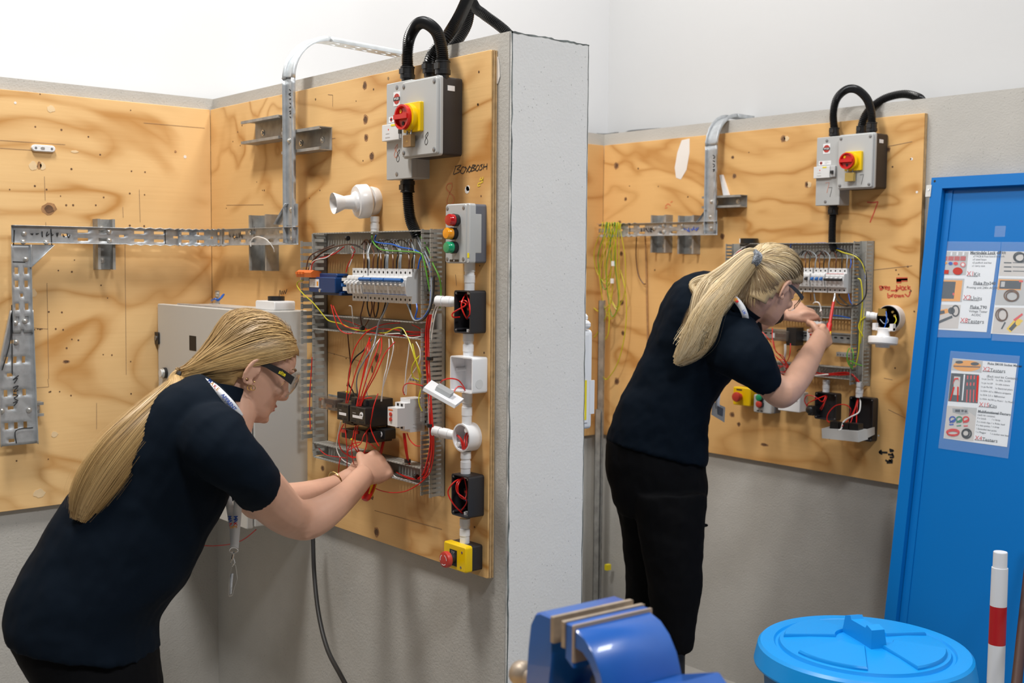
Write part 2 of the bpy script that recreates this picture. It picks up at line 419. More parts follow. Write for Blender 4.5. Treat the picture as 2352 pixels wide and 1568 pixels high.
# ------------------------------------------------------------------ plywood
plywood('ply_a', 0, 3.1); plywood('ply_b', 1, 11.7, light=(.82, .54, .25), dark=(.54, .27, .08), steps=5); plywood('ply_7', 0, 23.4, light=(.78, .475, .19), dark=(.53, .26, .075), steps=6); plywood('ply_b7', 1, 31, light=(.70, .42, .17), dark=(.5, .25, .08))
def ply(fr, a0, a1, z0, z1, m, label, nm='plywood_panel'):
    k = MB(fr); ls = [(-T, -T+.0035), (-T+.0035, -T+.007), (-T+.007, -T+.011), (-T+.011, -T+.0145), (-T+.0145, 0)]
    for i, (p, q) in enumerate(ls):
        k.m(m if i == 4 else ('ply_edge_dark' if i % 2 else 'ply_edge_light'))
        e = .0006 if i % 2 else 0
        if i == 4:
            k.rbox(a0, a1, z0, z1, p, q, .003, .0008)
        else: k.box(a0+e, a1-e, p, q, z0+e, z1-e)
    return tag(k.build(nm, smooth=False), label, 'panel')
plA = ply(FA, xB, xAr, ZAt-1.22, ZAt, 'ply_a', 'plywood backing board behind the larger wiring panel, beside the concrete pillar')
plB = ply(FB, -.95, yA-.0005, ZAt-1.22, ZAt, 'ply_b', 'plywood board on the left wall behind the kneeling-height grey cabinet and hair')
plB['label'] = 'plywood board at far left carrying the horizontal cable tray'
pl7 = ply(F7, xB, x7r, Z7b, Z7t, 'ply_7', 'plywood backing board behind the second worker, next to the blue door')
pb7 = ply(FB, cyA+TH+.05, y7-.0005, Z7b, Z7t, 'ply_b7', 'narrow visible strip of plywood just right of the concrete pillar')
def knot(par, fn, px, py, rx, rz, kind='knot_dark', ring=True):
    fr, mp = fn; a, d, z = mp(px, py, 0); m = MB(fr)
    for mt, sc, dd in ((['knot_mid', 1.5, .0003]), ([kind, 1, .0006])) if ring else ([kind, 1, .0006],):
        m.m(mt); n = 14; rs = [random.uniform(.82, 1.15) for _ in range(n)]
        m.prism([(a+rx*sc*rs[i]*math.cos(6.283*i/n), z+rz*sc*rs[i]*math.sin(6.283*i/n)) for i in range(n)], -.001, dd, False)
    m.build('knot' if kind != 'plug_pale' else 'wood_plug', None, par)
fA, fB, f7 = (FA, A), (FB, B), (F7, S7)
for x, y, rx, rz in ((838, 196, .009, .010), (840, 274, .011, .011), (841, 316, .009, .008), (854, 359, .011, .010), (866, 822, .010, .011), (855, 848, .005, .012), (865, 1222, .012, .011), (741, 1075, .008, .007), (855, 1141, .008, .009)): knot(plA, fA, x, y, rx*.75, rz*.8, ring=x != 855)
for x, y, rx, rz, k in ((113, 480, .014, .012, 'knot_dark'), (90, 380, .007, .012, 'knot_mid'), (152, 830, .008, .004, 'knot_dark'), (403, 348, .004, .004, 'knot_mid')): knot(plB, fB, x, y, rx, rz, k, k == 'knot_dark')
for x, y, rx, rz in ((118, 250, .012, .010), (90, 1132, .017, .013), (125, 997, .010, .009), (76, 380, .012, .013), (98, 382, .009, .012), (172, 348, .012, .004), (77, 672, .009, .012)): knot(plB, fB, x, y, rx, rz, 'plug_pale', False)
for x, y, rx, rz in ((1416, 381, .012, .012), (1437, 457, .006, .006), (1423, 510, .008, .006), (1427, 582, .008, .008), (1428, 695, .010, .010), (1431, 765, .008, .008), (1417, 875, .012, .013), (1683, 361, .006, .005), (1687, 404, .008, .008), (1659, 543, .009, .009), (1800, 319, .010, .010), (1853, 424, .007, .009), (1682, 952, .010, .008), (1697, 974, .007, .007), (1756, 1021, .014, .005), (2041, 343, .006, .007)): knot(pl7, f7, x, y, rx*.85, rz*.85)
for x, y, rx, rz in ((1807, 318, .011, .009), (1859, 424, .009, .010)): knot(pl7, f7, x, y, rx, rz, 'plug_pale', False)
def dots(par, fn, pts, r, mt, nm='screw_holes'):
    fr, mp = fn; m = MB(fr)
    for x, y in pts:
        a, d, z = mp(x, y, 0); q = r*random.uniform(.7, 1.3); m.prism([(a+q*math.cos(k*.785), z+q*math.sin(k*.785)) for k in range(8)], -.0005, .0005, False)
    m.build(nm, mt, par)
dots(plB, fB, [(92, 216), (81, 291), (141, 298), (203, 314), (230, 355), (164, 388), (302, 393), (333, 395), (107, 435), (80, 427), (22, 435), (139, 450), (298, 444), (238, 453), (332, 447), (152, 471), (168, 471), (220, 471), (298, 518), (331, 519), (165, 624), (134, 621), (171, 597), (112, 716), (142, 717), (79, 757), (87, 755), (92, 756), (96, 755), (128, 755), (145, 757), (232, 655), (247, 684), (180, 781), (165, 779), (153, 799), (113, 900), (116, 899), (137, 899), (163, 908), (38, 1058), (111, 1054), (300, 253), (257, 815), (300, 830), (301, 904), (237, 814)], .0026, 'knot_dark')
dots(plB, fB, [(35, 236), (425, 360)], .005, 'filler_white', 'filled_holes')
dots(plA, fA, [(556, 288), (546, 303), (535, 325), (552, 334), (590, 418), (520, 478), (603, 437), (607, 437), (818, 232), (858, 205), (735, 437), (834, 369), (711, 455), (1100, 165), (1098, 240), (990, 360), (1105, 450), (1102, 610), (1020, 640), (1108, 690), (1112, 810), (1050, 1120), (730, 905), (1100, 1150), (1090, 1210), (815, 660), (768, 813), (795, 823)], .0022, 'knot_dark')
dots(pl7, f7, [(1466, 387), (1446, 427), (1580, 452), (1720, 350), (2050, 383), (2092, 365), (2058, 620), (2064, 630), (2085, 612), (2092, 668), (2100, 715), (2087, 925), (1905, 1007), (1504, 620), (1512, 428), (2056, 845)], .003, 'knot_dark')
dots(pl7, f7, [(2094, 365), (2106, 441), (2018, 1000)], .0045, 'filler_white', 'filled_holes')
dots(plA, fA, [(725, 228), (892, 180), (1098, 240), (985, 205)], .004, 'brass', 'screw_heads')
def strokes(par, fn, lines, wid, mt, nm, d=.0007):
    fr, mp = fn; m = MB()
    nr = NY if fr in (FA, F7) else NX
    for l in lines: m.ribbon(spl([fr(*mp(x, y, d)) for x, y in l], 5) if len(l) > 2 else [fr(*mp(x, y, d)) for x, y in l], wid, nr)
    return m.build(nm, mt, par, smooth=False, norm=False)
strokes(plB, fB, [[(330, 282), (470, 294)], [(0, 322), (150, 332)], [(0, 340), (76, 345)], [(102, 405), (104, 460)], [(105, 510), (106, 535)], [(320, 435), (322, 510)], [(282, 475), (283, 500)], [(108, 650), (112, 870)], [(110, 870), (112, 888)], [(84, 890), (112, 888)], [(77, 753), (110, 755)], [(222, 925), (222, 985)], [(287, 530), (290, 860)]], .0012, 'pencil', 'pencil_marks')
strokes(plA, fA, [[(753, 217), (764, 218)], [(764, 218), (764, 245)], [(520, 471), (605, 470)], [(730, 322), (770, 317)], [(740, 805), (830, 830)], [(1046, 630), (1048, 655)], [(860, 1172), (1015, 1215)]], .0012, 'pencil', 'pencil_marks')
strokes(pl7, f7, [[(1355, 365), (1389, 369)], [(2005, 620), (2095, 610)], [(2040, 336), (2095, 325)], [(2030, 868), (2050, 872)], [(2040, 940), (2080, 960)]], .0016, 'pencil', 'pencil_marks')
def c3(*p): return [(860+x/3.266, y/3.266) for x, y in p]
strokes(plA, fA, [c3((610, 1250), (590, 1308)), c3((605, 1248), (650, 1240), (618, 1270)), c3((618, 1270), (648, 1282), (595, 1308)), c3((660, 1250), (645, 1290), (665, 1300), (685, 1262), (662, 1250)), c3((682, 1248), (695, 1270)), c3((715, 1240), (690, 1290), (694, 1280)), c3((715, 1250), (700, 1275), (712, 1290), (728, 1262), (716, 1250)), c3((738, 1235), (722, 1285)), c3((736, 1236), (760, 1240), (735, 1258), (760, 1268), (724, 1285)), c3((775, 1235), (758, 1270), (772, 1280), (788, 1250), (776, 1235)), c3((812, 1232), (795, 1240), (808, 1255), (800, 1272), (786, 1274)), c3((822, 1228), (815, 1270)), c3((845, 1225), (842, 1270)), c3((818, 1252), (846, 1245))], .0019, 'marker_black', 'handwriting')
strokes(plA, fA, [c3((578, 1372), (550, 1380), (538, 1410), (560, 1440), (595, 1480), (590, 1520), (560, 1535), (542, 1510), (560, 1455), (582, 1400), (578, 1372))], .002, 'marker_orange', 'handwriting')
strokes(plA, fA, [c3((800, 1330), (790, 1350), (812, 1345), (800, 1370), (780, 1375), (776, 1395), (795, 1390)), c3((815, 1325), (810, 1370))], .003, 'marker_yellow', 'handwriting')
strokes(plA, fA, [[(641, 680), (643, 666), (645, 676), (648, 668), (650, 675), (653, 667), (655, 674), (659, 664)]], .0022, 'marker_black', 'handwriting')
dots(plA, fA, [(1075, 432), (1073, 436)], .007, 'filler_white', 'filler_patch')
m = MB(FA)
for q in ([(1144, 130), (1147, 150), (1148, 175), (1143, 192)],):
    pts = [A(x, y, -T+.001) for x, y in q]; m.prism([(p[0], p[2]) for p in pts]+[(pts[3][0]-.004, pts[3][2]), (pts[0][0]-.004, pts[0][2])], -T, -T+.0015)
m.build('filler_patch', 'filler_white', plA)
def c5(*p): return [(1640+x/4.126, 180+y/4.126) for x, y in p]
strokes(pl7, f7, [c5((1450, 1172), (1505, 1176), (1555, 1168)), c5((1555, 1168), (1520, 1260), (1478, 1365))], .0045, 'marker_red', 'handwriting')
def c6(*p): return [(1640+x/5.113, 530+y/5.113) for x, y in p]
strokes(pl7, f7, [c6((2140, 565), (2272, 563)), c6((2142, 580), (2272, 576)), c6((2142, 595), (2200, 594))], .0105, 'marker_red', 'red_block')
strokes(pl7, f7, [c6((1975, 650), (1945, 652), (1950, 675), (1975, 670), (1975, 650), (1972, 690), (1945, 690)), c6((1985, 652), (1988, 680), (1992, 655), (2005, 652)), c6((2008, 668), (2030, 662), (2015, 650), (2010, 680), (2030, 682)), c6((2038, 652), (2042, 675), (2060, 655), (2058, 690), (2035, 692)), c6((2075, 702), (2150, 700)), c6((2130, 688), (2152, 700), (2128, 715)), c6((2145, 635), (2148, 690), (2175, 672), (2150, 660)), c6((2185, 638), (2188, 685)), c6((2225, 655), (2200, 660), (2205, 690), (2228, 690), (2228, 655)), c6((2258, 655), (2240, 665), (2242, 688), (2262, 688)), c6((2275, 640), (2278, 690)), c6((2305, 655), (2280, 670), (2310, 690)), c6((2040, 730), (2045, 785), (2075, 765), (2050, 755)), c6((2085, 745), (2090, 775), (2095, 750), (2110, 745)), c6((2125, 750), (2115, 770), (2135, 778), (2145, 758), (2125, 750)), c6((2155, 750), (2165, 778), (2175, 755), (2185, 778), (2198, 750)), c6((2208, 778), (2215, 752), (2230, 778)), c6((2240, 740), (2280, 770), (2305, 715), (2290, 725))], .0042, 'marker_red', 'handwriting')
def c7(*p): return [(1960+x/13.07, 1030+y/13.07) for x, y in p]
strokes(pl7, f7, [c7((780, 110), (1025, 118)), c7((850, 50), (780, 110), (870, 165)), c7((1080, 20), (1200, 60), (1090, 85)), c7((1040, 170), (1190, 190)), c7((1160, 130), (1200, 250), (1090, 262)), c7((960, 340), (1040, 380), (1180, 330)), c7((1000, 420), (1180, 415)), c7((1060, 340), (1180, 390))], .0065, 'marker_black', 'handwriting')
m = MB(F7)
m.prism([(p[0], p[2]) for p in [S7(x, y, 0) for x, y in ((1566, 322), (1584, 318), (1584, 350), (1577, 390), (1564, 412), (1553, 408), (1550, 385), (1556, 350))]], -.001, .0008); m.build('filler_patch', 'filler_white', pl7)
strokes(pl7, f7, [[(1528, 474), (1534, 468), (1540, 472)], [(1527, 478), (1533, 476)], [(1540, 465), (1545, 462)]], .004, 'marker_orange', 'handwriting')
# ------------------------------------------------------------------ shared kit builders
def sweep(m, path, w, fl, hole=None, colsn=(0, .16, .34, .43, .57, .66, .84, 1), zig=None):
    # path: (pos, side, nrm); hole(i) -> set of column indices left open in step i
    rows = []
    for i, (p, s, n) in enumerate(path):
        z = zig(i) if zig else 0
        rows.append([p+s*(-w/2-z)+n*fl]+[p+s*(w*(c-.5)) for c in colsn]+[p+s*(w/2+z)+n*fl])
    k = len(rows[0]); vs = [q for r in rows for q in r]; fs = []
    for i in range(len(rows)-1):
        h = hole(i) if hole else ()
        for c in range(k-1):
            if c-1 in h: continue
            fs.append((i*k+c, i*k+c+1, (i+1)*k+c+1, (i+1)*k+c))
    m.add(vs, fs)
def holes(i, ph=0):
    j = (i+ph) % 11
    return {1, 5} if j in (1, 2) or j in (5, 6) else ({3} if j == 9 else ())
def solid(o, t=.0014):
    k = o.modifiers.new('thickness', 'SOLIDIFY'); k.thickness = t; k.offset = 0; return o
def bolts(par, pts, nr, r=.006, nm='bolt'):
    for p in pts:
        m = MB(); m.ring(p, nr, [(-.002, r*1.35), (.001, r*1.35), (.0012, r), (.004, r*.85), (.0055, r*.3)], 12); m.build(nm, 'zinc', par)
def strut(fr, a0, a1, z0, z1, dep, vert, label, d0=0, lip=.008, t=.0025):
    m = MB(fr); lo, hi = (a0, a1) if vert else (z0, z1)
    pr = [(lo, d0), (hi, d0), (hi, dep), (hi-lip, dep), (hi-lip, dep-.006), (hi-lip+t, dep-.006), (hi-lip+t, dep-t), (hi-t, dep-t), (hi-t, d0+t), (lo+t, d0+t), (lo+t, dep-t), (lo+lip-t, dep-t), (lo+lip-t, dep-.006), (lo+lip, dep-.006), (lo+lip, dep), (lo, dep)]
    if vert: m.loft([[fr(a, d, z) for a, d in pr] for z in (z0, z1)])
    else: m.loft([[fr(a, d, z) for z, d in pr] for a in (a0, a1)])
    o = thing('strut_channel', label, 'bracket', fr((a0+a1)/2, 0, z0), 'strut channel offcuts screwed to the boards')
    m.build('channel', 'strut_grey', o, smooth=False)
    ca, cz = (a0+a1)/2, (z0+z1)/2
    pts = [(ca, cz+(z1-z0)*.32), (ca, cz-(z1-z0)*.32)] if vert else [(ca-(a1-a0)*.28, cz), (ca+(a1-a0)*.28, cz)]
    for a, z in pts:
        k = MB(fr); k.lathe((a, d0+t, z), (0, 1, 0), [(0, .009), (.002, .009), (.0022, .0055), (.0055, .0045), (.006, .001)], 12); k.build('screw', 'zinc', o)
    return o
def trunk(fr, a0, a1, z0, z1, dep, vert, label, pitch=.0125, skip=(), m1='trunk_grey', open_=()):
    o = thing('slotted_trunking', label, 'cable trunking', fr((a0+a1)/2, 0, z0), None)
    m = MB(fr); m.box(a0, a1, 0, .0018, z0, z1)
    # rows of base slots
    m.build('base', m1, o, smooth=False)
    for sd in (0, 1):
        m = MB(fr); t = .0016; L0, L1 = (z0, z1) if vert else (a0, a1)
        w0 = (a0 if sd == 0 else a1-t) if vert else (z0 if sd == 0 else z1-t)
        def bx(l0, l1, d0, d1, e=0):
            if vert: m.box(w0-e, w0+t+e, d0, d1, l0, l1)
            else: m.box(l0, l1, d0, d1, w0-e, w0+t+e)
        bx(L0, L1, 0, .011); n = int((L1-L0)/pitch); pp = (L1-L0)/n
        for i in range(n):
            if (sd, i) in open_: continue
            c = L0+pp*(i+.5); bx(c-pp*.30, c+pp*.30, .011, dep-.007); bx(c-pp*.43, c+pp*.43, dep-.007, dep, .0005)
        m.build('side_comb', m1, o, smooth=False)
    return o
def dinrail(fr, a0, a1, z, label):
    m = MB(fr); pr = [(z-.0175, .0005), (z-.0175, .0015), (z-.0135, .0015), (z-.0135, .0075), (z-.0125, .0075), (z+.0125, .0075), (z+.0135, .0075), (z+.0135, .0015), (z+.0175, .0015), (z+.0175, .0005)]
    pr = [(z-.0175, .0065), (z-.0175, .0078), (z-.0125, .0078), (z-.0125, .0015), (z+.0125, .0015), (z+.0125, .0078), (z+.0175, .0078), (z+.0175, .0065), (z+.0138, .0065), (z+.0138, .0002), (z-.0138, .0002), (z-.0138, .0065)]
    m.loft([[fr(a, d, zz) for zz, d in pr] for a in (a0, a1)])
    o = m.build('din_rail', 'strut_grey', None, smooth=False); tag(o, label, 'rail')
    k = MB(fr).m('dark_inside'); n = int((a1-a0)/.025)
    for i in range(n): c = a0+.0125+i*.025; k.prism(k.rr(c-.0065, c+.0065, z-.003, z+.003, .003), .0014, .0018, False)
    k.build('slots', None, o); return o
def dinprof(z, h=.085, d=.05, nose=.07):
    return [(z, .004), (z, d), (z+h*.22, d), (z+h*.22, nose-.006), (z+h*.25, nose-.004), (z+h*.5, nose), (z+h*.75, nose-.004), (z+h*.78, nose-.008), (z+h*.78, d), (z+h, d), (z+h, .004)]
def breaker(fr, a, z, n, label, tog='mcb_blue', bar=True, line=None, mw=.0178, group=None, grey=False, nm='circuit_breaker'):
    o = thing(nm, label, 'breaker', fr(a+n*mw/2, 0, z), group)
    for i in range(n):
        m = MB(fr); p = dinprof(z); x0 = a+i*mw+.0003; x1 = a+(i+1)*mw-.0003
        m.loft([[fr(x, d, zz) for zz, d in p] for x in (x0, x1)]); m.build('pole_body', 'mcb_white', o, smooth=False)
        k = MB(fr).m('dark_inside'); c = (x0+x1)/2
        for zz in (z+.085*.11, z+.085*.89): k.lathe((c, .0498, zz), (0, 1, 0), [(0, .0032), (.0005, .0032)], 10)
        k.build('terminal_hole', None, o)
        k = MB(fr).m('mcb_grey'); k.box(x0+.002, x1-.002, .066, .0702, z+.043, z+.058); k.m('print_grey')
        for q in range(3): k.box(x0+.003, x1-.006-.002*(q % 2), .0678, .0687, z+.0265+q*.0022, z+.0272+q*.0022)
        k.build('label_print', None, o, smooth=False)
        t = MB(fr); t.loft([[fr(x, d, zz) for d, zz in ((.067, z+.043), (.078, z+.042), (.080, z+.046), (.079, z+.050), (.067, z+.055))] for x in (c-.0042, c+.0042)]); t.build('toggle', 'mcb_white' if bar else tog, o, smooth=False)
    if bar:
        t = MB(fr); t.cyl((a+.002, .0785, z+.0575 if tog == 'mcb_blue' else z+.046), (a+n*mw-.002, .0785, z+.0575 if tog == 'mcb_blue' else z+.046), .0048, n=10); t.build('toggle_bar', tog, o)
    if line:
        t = MB(fr); t.box(a+.002, a+n*mw-.002, .0655, .0668, z+.0655, z+.0668) if line == 'print_red' else t.box(a+.002, a+n*mw-.002, .0655, .0678, z+.0215, z+.0228); t.build('printed_line', line, o, smooth=False)
    return o
def screwhead(m, fr, a, d, z, r=.0035):
    m.m('steel_dark'); m.lathe((a, d, z), (0, 1, 0), [(-.001, r), (.0008, r), (.0012, r*.7)], 10)
def coupler(par, p0, p1, r, mt='plastic_white'):
    # conduit length with raised collars, world points
    v = p1-p0; L = v.length; m = MB()
    m.ring(p0, v, [(0, r*1.13), (L*.30, r*1.13), (L*.31, r), (L*.42, r), (L*.43, r*1.13), (L*.70, r*1.13), (L*.71, r*1.05), (L, r*1.05)], 18); return m.build('sleeve', mt, par)
def conduit(p0, p1, r, label, name='conduit_sleeve'):
    o = thing(name, label, 'conduit', (p0+p1)/2); coupler(o, p0, p1, r); return o
def padlock(fr, a, z, d, label, body='brass', w=.034, h=.029):
    o = thing('padlock', label, 'padlock', fr(a, d, z)); m = MB(fr); m.rbox(a-w/2, a+w/2, z, z+h, d-.006, d+.006, .002, .001); m.build('lock_body', body, o)
    m = MB(); q = []
    for i in range(13):
        t = math.pi*i/12; q.append(fr(a-.0065*math.cos(t)*1.3, d-.002, z+h+.016+.0065*math.sin(t)))
    m.tube([fr(a-.0085, d, z+h-.004)]+q+[fr(a+.0085, d, z+h-.004)], .0021, 8); m.build('shackle', 'chrome', o)
    m = MB(fr).m('brass_bright'); m.box(a-.004, a+.004, d+.006, d+.0063, z+h*.42, z+h*.46); m.box(a-.003, a+.003, d+.006, d+.0063, z+h*.52, z+h*.55); m.build('stamp', None, o, smooth=False)
    return o
def isolator(fr, mp, q, d1, rd1, digit, lbl, tier):
    # q: pixel corners; d1 depth of switch box, rd1 depth of rcd box
    (ax0, _, az1), (ax1, _, az0) = mp(*q['iso0'], d1), mp(*q['iso1'], d1)
    o = thing('isolator_switch', lbl[0], 'switch', fr((ax0+ax1)/2, 0, az0))
    m = MB(fr); m.rbox(ax0, ax1, az0, az1, .004, d1*.80, .006, .001); m.build('back_box', 'box_black', o)
    m = MB(fr).m('box_grey'); m.rbox(ax0-.0015, ax1+.0015, az0-.0015, az1+.0015, d1*.80, d1*.9, .007, .001); m.rbox(ax0+.002, ax1-.002, az0+.002, az1-.002, d1*.88, d1, .006, .002)
    for a in (ax0+.012, ax1-.012):
        for z in (az0+.012, az1-.012): m.m('box_grey_dark'); m.lathe((a, d1-.001, z), (0, 1, 0), [(0, .0062), (.0014, .0062)], 12); screwhead(m, fr, a, d1+.001, z, .0045)
    m.build('cover', None, o)
    cx, _, cz = mp(*q['knob'], d1+.012); s = (ax1-ax0)*.235
    m = MB(fr).m('yellow'); m.rbox(cx-s+.012, cx+s+.012, cz-s, cz+s, d1, d1+.010, .003, .001); m.lathe((cx+.006, d1+.01, cz), (0, 1, 0), [(0, s*.92), (.012, s*.90)], 24); m.build('yellow_plate', None, o)
    m = MB(fr); R = s*.86
    m.lathe((cx, d1+.022, cz), (0, 1, 0), [(0, R), (.010, R), (.010, R*.86), (.003, R*.80), (.003, .001)], 26)
    m.box(cx-R*.9, cx+R*.9, d1+.024, d1+.036, cz-R*.16, cz+R*.20); kn = m.build('rotary_knob', 'red_plastic', o)
    m = MB(fr).m('yellow'); m.lathe((cx-R*.35, d1+.0255, cz+R*.5), (0, 1, 0), [(0, R*.17), (.001, R*.17)], 10); m.m('dark_inside'); m.lathe((cx, d1+.0255, cz-R*.5), (0, 1, 0), [(0, R*.16), (.001, R*.16)], 10); m.build('padlock_holes', None, kn)
    m = MB(fr).m('paper'); m.box(ax1+.0002, ax1+.0012, d1*.35, d1*.62, az1-.032, az1-.020); m.build('rating_label', None, o, smooth=False)
    padlock(fr, cx+.004, cz-R-.040, d1+.012, lbl[1], tier)
    # rcd enclosure
    (bx0, _, bz1), (bx1, _, bz0) = mp(*q['rcd0'], rd1), mp(*q['rcd1'], rd1)
    r = thing('rcd_enclosure', lbl[2], 'switch', fr((bx0+bx1)/2, 0, bz0))
    m = MB(fr); m.rbox(bx0, bx1, bz0, bz1, 0, rd1*.72, .003, .001); m.build('base', 'box_grey', r)
    m = MB(fr).m('box_grey'); m.rbox(bx0-.0008, bx1+.0008, bz0-.0008, bz1+.0008, rd1*.72, rd1, .003, .0015)
    for z in (bz0+.012, bz1-.012): screwhead(m, fr, bx0+(bx1-bx0)*.42, rd1, z, .0055)
    m.build('cover', None, r)
    W = bx1-bx0; H = bz1-bz0
    m = MB(fr).m('mcb_white'); z0 = bz0+H*.40; m.rbox(bx0-.003, bx0+W*.66, z0, z0+H*.17, rd1, rd1+.012, .0015, .001); m.m('label_yellow'); m.box(bx0+W*.35, bx0+W*.52, rd1+.012, rd1+.0126, z0+H*.145, z0+H*.165)
    m.m('mcb_grey'); m.rbox(bx0+W*.66, bx0+W*.86, z0+.002, z0+H*.17, rd1, rd1+.009, .0015, .001); m.m('plastic_black'); m.box(bx0+W*.70, bx0+W*.80, rd1+.006, rd1+.017, z0+H*.055, z0+H*.10)
    m.m('print_red'); m.lathe((bx0+W*.24, rd1+.0118, z0+H*.115), (0, 1, 0), [(0, .0022), (.0004, .0022)], 8); m.m('print_grey'); m.box(bx0+W*.14, bx0+W*.28, rd1+.012, rd1+.0124, z0+H*.07, z0+H*.078); m.box(bx0+W*.12, bx0+W*.30, rd1+.012, rd1+.0124, z0+H*.03, z0+H*.04)
    m.build('rcd_module', None, r)
    lx, lz = bx0+W*.42, bz0+H*.83
    m = MB(fr).m('paper'); m.box(lx-.014, lx+.014, rd1, rd1+.0006, lz-.017, lz+.017); m.m('red_button')
    m.lathe((lx, rd1+.0004, lz), (0, 1, 0), [(0, .0128), (.0006, .0128)], 24); m.m('marker_black'); m.box(lx-.0135, lx+.0135, rd1+.0008, rd1+.0014, lz-.0042, lz+.0042)
    for sx in (-.0035, .0035): m.box(lx+sx-.0004, lx+sx+.0004, rd1+.0008, rd1+.0012, lz+.0045, lz+.011); m.box(lx+sx-.0004, lx+sx+.0004, rd1+.0008, rd1+.0012, lz-.011, lz-.0045)
    l2 = bz0+H*.625; m.m('paper'); m.box(bx0+W*.10, bx0+W*.62, rd1, rd1+.0005, l2-.007, l2+.007); m.m('red_button'); m.lathe((bx0+W*.2, rd1+.0004, l2), (0, 1, 0), [(0, .005), (.0005, .005)], 14)
    m.m('marker_black'); m.box(bx0+W*.2-.005, bx0+W*.2+.005, rd1+.0007, rd1+.0011, l2-.0014, l2+.0014); m.m('print_grey'); m.box(bx0+W*.36, bx0+W*.58, rd1+.0005, rd1+.0008, l2-.0004, l2+.0004)
    lb = m.build('maker_label', None, r, smooth=False)
    e = V((1, 0, 0)); u = V((0, 0, 1))
    txt('WYLEX', .0075, fr(lx, rd1+.0013, lz), e, u, 'paper', lb, align='CENTER', sx=.85, bold=.0002)
    txt('CAT.No', .0045, fr(bx0+W*.36, rd1+.0006, l2+.003), e, u, 'print_grey', lb, sx=.8); txt('E5845', .0045, fr(bx0+W*.36, rd1+.0006, l2-.0035), e, u, 'print_grey', lb, sx=.8)
    nr = fr(0, 1, 0)-fr(0, 0, 0)
    for dg, px, mt, par, dd, sc in ((digit, q['dig1'], 'marker_black', o, d1+.0006, .011), (digit, q['dig2'], 'marker_black', r, rd1+.0006, .011), (digit, q['dig3'], 'marker_orange', r, rd1+.0005, .012)):
        a, _, z = mp(*px, dd)
        g = [(.5, 1.1), (0, .7), (-.3, .3), (.3, -.2), (.4, -.8), (-.1, -1.2), (-.5, -.7), (-.1, 0), (.5, .6), (.5, 1.1)] if dg == '8' else [(-.7, 1), (.7, 1.05), (.35, 0), (-.1, -1.3)]
        k = MB(); k.ribbon(spl([fr(a+x*sc*1.15, dd, z+y*sc*1.15) for x, y in g], 5) if dg == '8' else [fr(a+x*sc*.9, dd, z+y*sc*1.25) for x, y in g], .0014, nr); k.build('handwritten_digit', mt, par, smooth=False, norm=False)
    return o, r
def gland(fr, p, r, h, label, up=1):
    # black conduit gland standing on a box, p = frame coords of its base
    m = MB(fr); m.lathe(p, (0, 0, up), [(0, r*.9), (h*.25, r*.9), (h*.26, r*1.12), (h*.5, r*1.12), (h*.52, r*1.02), (h*.9, r*1.02), (h*.92, r*1.1), (h, r*1.1)], 16)
    m.box(p[0]-r*.5, p[0]+r*.5, p[1]+r*.7, p[1]+r*1.2, p[2]+up*h*.52, p[2]+up*h*.85)
    return tag(m.build('conduit_gland', 'plastic_black'), label, 'conduit fitting')
def openbox(fr, mp, p0, p1, d1, t, m_, label, nm, cat='box', inner=True):
    (a0, _, z1), (a1, _, z0) = mp(*p0, d1), mp(*p1, d1)
    o = thing(nm, label, cat, fr((a0+a1)/2, 0, z0)); m = MB(fr); m.obox(a0, a1, z0, z1, 0, d1, t, .004, .006); m.build('back_box', m_, o)
    if inner:
        for a in (a0+t+.003, a1-t-.003):
            for z in (z0+t+.004, z1-t-.004):
                m = MB(fr).m(m_); m.cyl((a, .004, z), (a, d1-.002, z), .0042, n=10); screwhead(m, fr, a, d1-.0015, z, .0022); m.build('screw_pillar', None, o)
    return o, (a0, a1, z0, z1)
def cable_run(lines, mp, fr, m, label, group, d=.03, r=.0014):
    od = sorted(range(len(lines)), key=lambda i: sum(q[0] for q in lines[i])/len(lines[i])); W = ('first', 'second', 'third', 'fourth', 'fifth', 'sixth', 'seventh', 'eighth', 'ninth')
    base = label
    for i, l in enumerate(lines):
        if 1 < len(lines) <= 8: label = base+', '+W[od.index(i)]+' from left'
        pts = [fr(*mp(q[0], q[1], q[2] if len(q) > 2 else d)) for q in l]; wire(pts, m, label, group=group, r=r)
# ------------------------------------------------------------------ bay with the nearer worker: cable tray
dT, zT, wT = .045, 1.684, .049
ex, ey, ez = V((1, 0, 0)), V((0, 1, 0)), V((0, 0, 1))
def rng(a, b, st):
    n = max(1, int(round(abs(b-a)/st))); return [a+(b-a)*i/n for i in range(n+1)]
tr = thing('cable_tray', 'galvanised cable tray bent along the left wall and up over the nearer partition', 'cable tray', FB(1.05, dT, 1.2))
a0 = B(26, 540, dT)[0]; aE = A(685, 535, dT)[0]; Rc = .09
m = MB(); path = [(FB(a, dT, zT), ez, ex) for a in rng(a0, yA-dT-Rc, .0155)]
sweep(m, path, wT, .012, lambda i: holes(i, 0) if i > 6 else (), zig=lambda i: (.003 if i % 2 == 0 else -.001) if i > 20 else 0); solid(m.build('tray_web', 'galv', tr))
m = MB(); c0 = V((xB+dT+Rc, yA-dT-Rc, zT)); path = []
for k in range(13):
    t = math.pi/2*k/12; path.append((c0+V((-math.cos(t), math.sin(t), 0))*Rc, ez, V((math.cos(t), -math.sin(t), 0))))
sweep(m, path, wT, .012, lambda i: holes(i), zig=lambda i: .0025 if i % 2 else -.001); solid(m.build('tray_bend', 'galv', tr))
m = MB(); path = [(FA(x, dT, zT), ez, -ey) for x in rng(xB+dT+Rc, aE, .0155)]
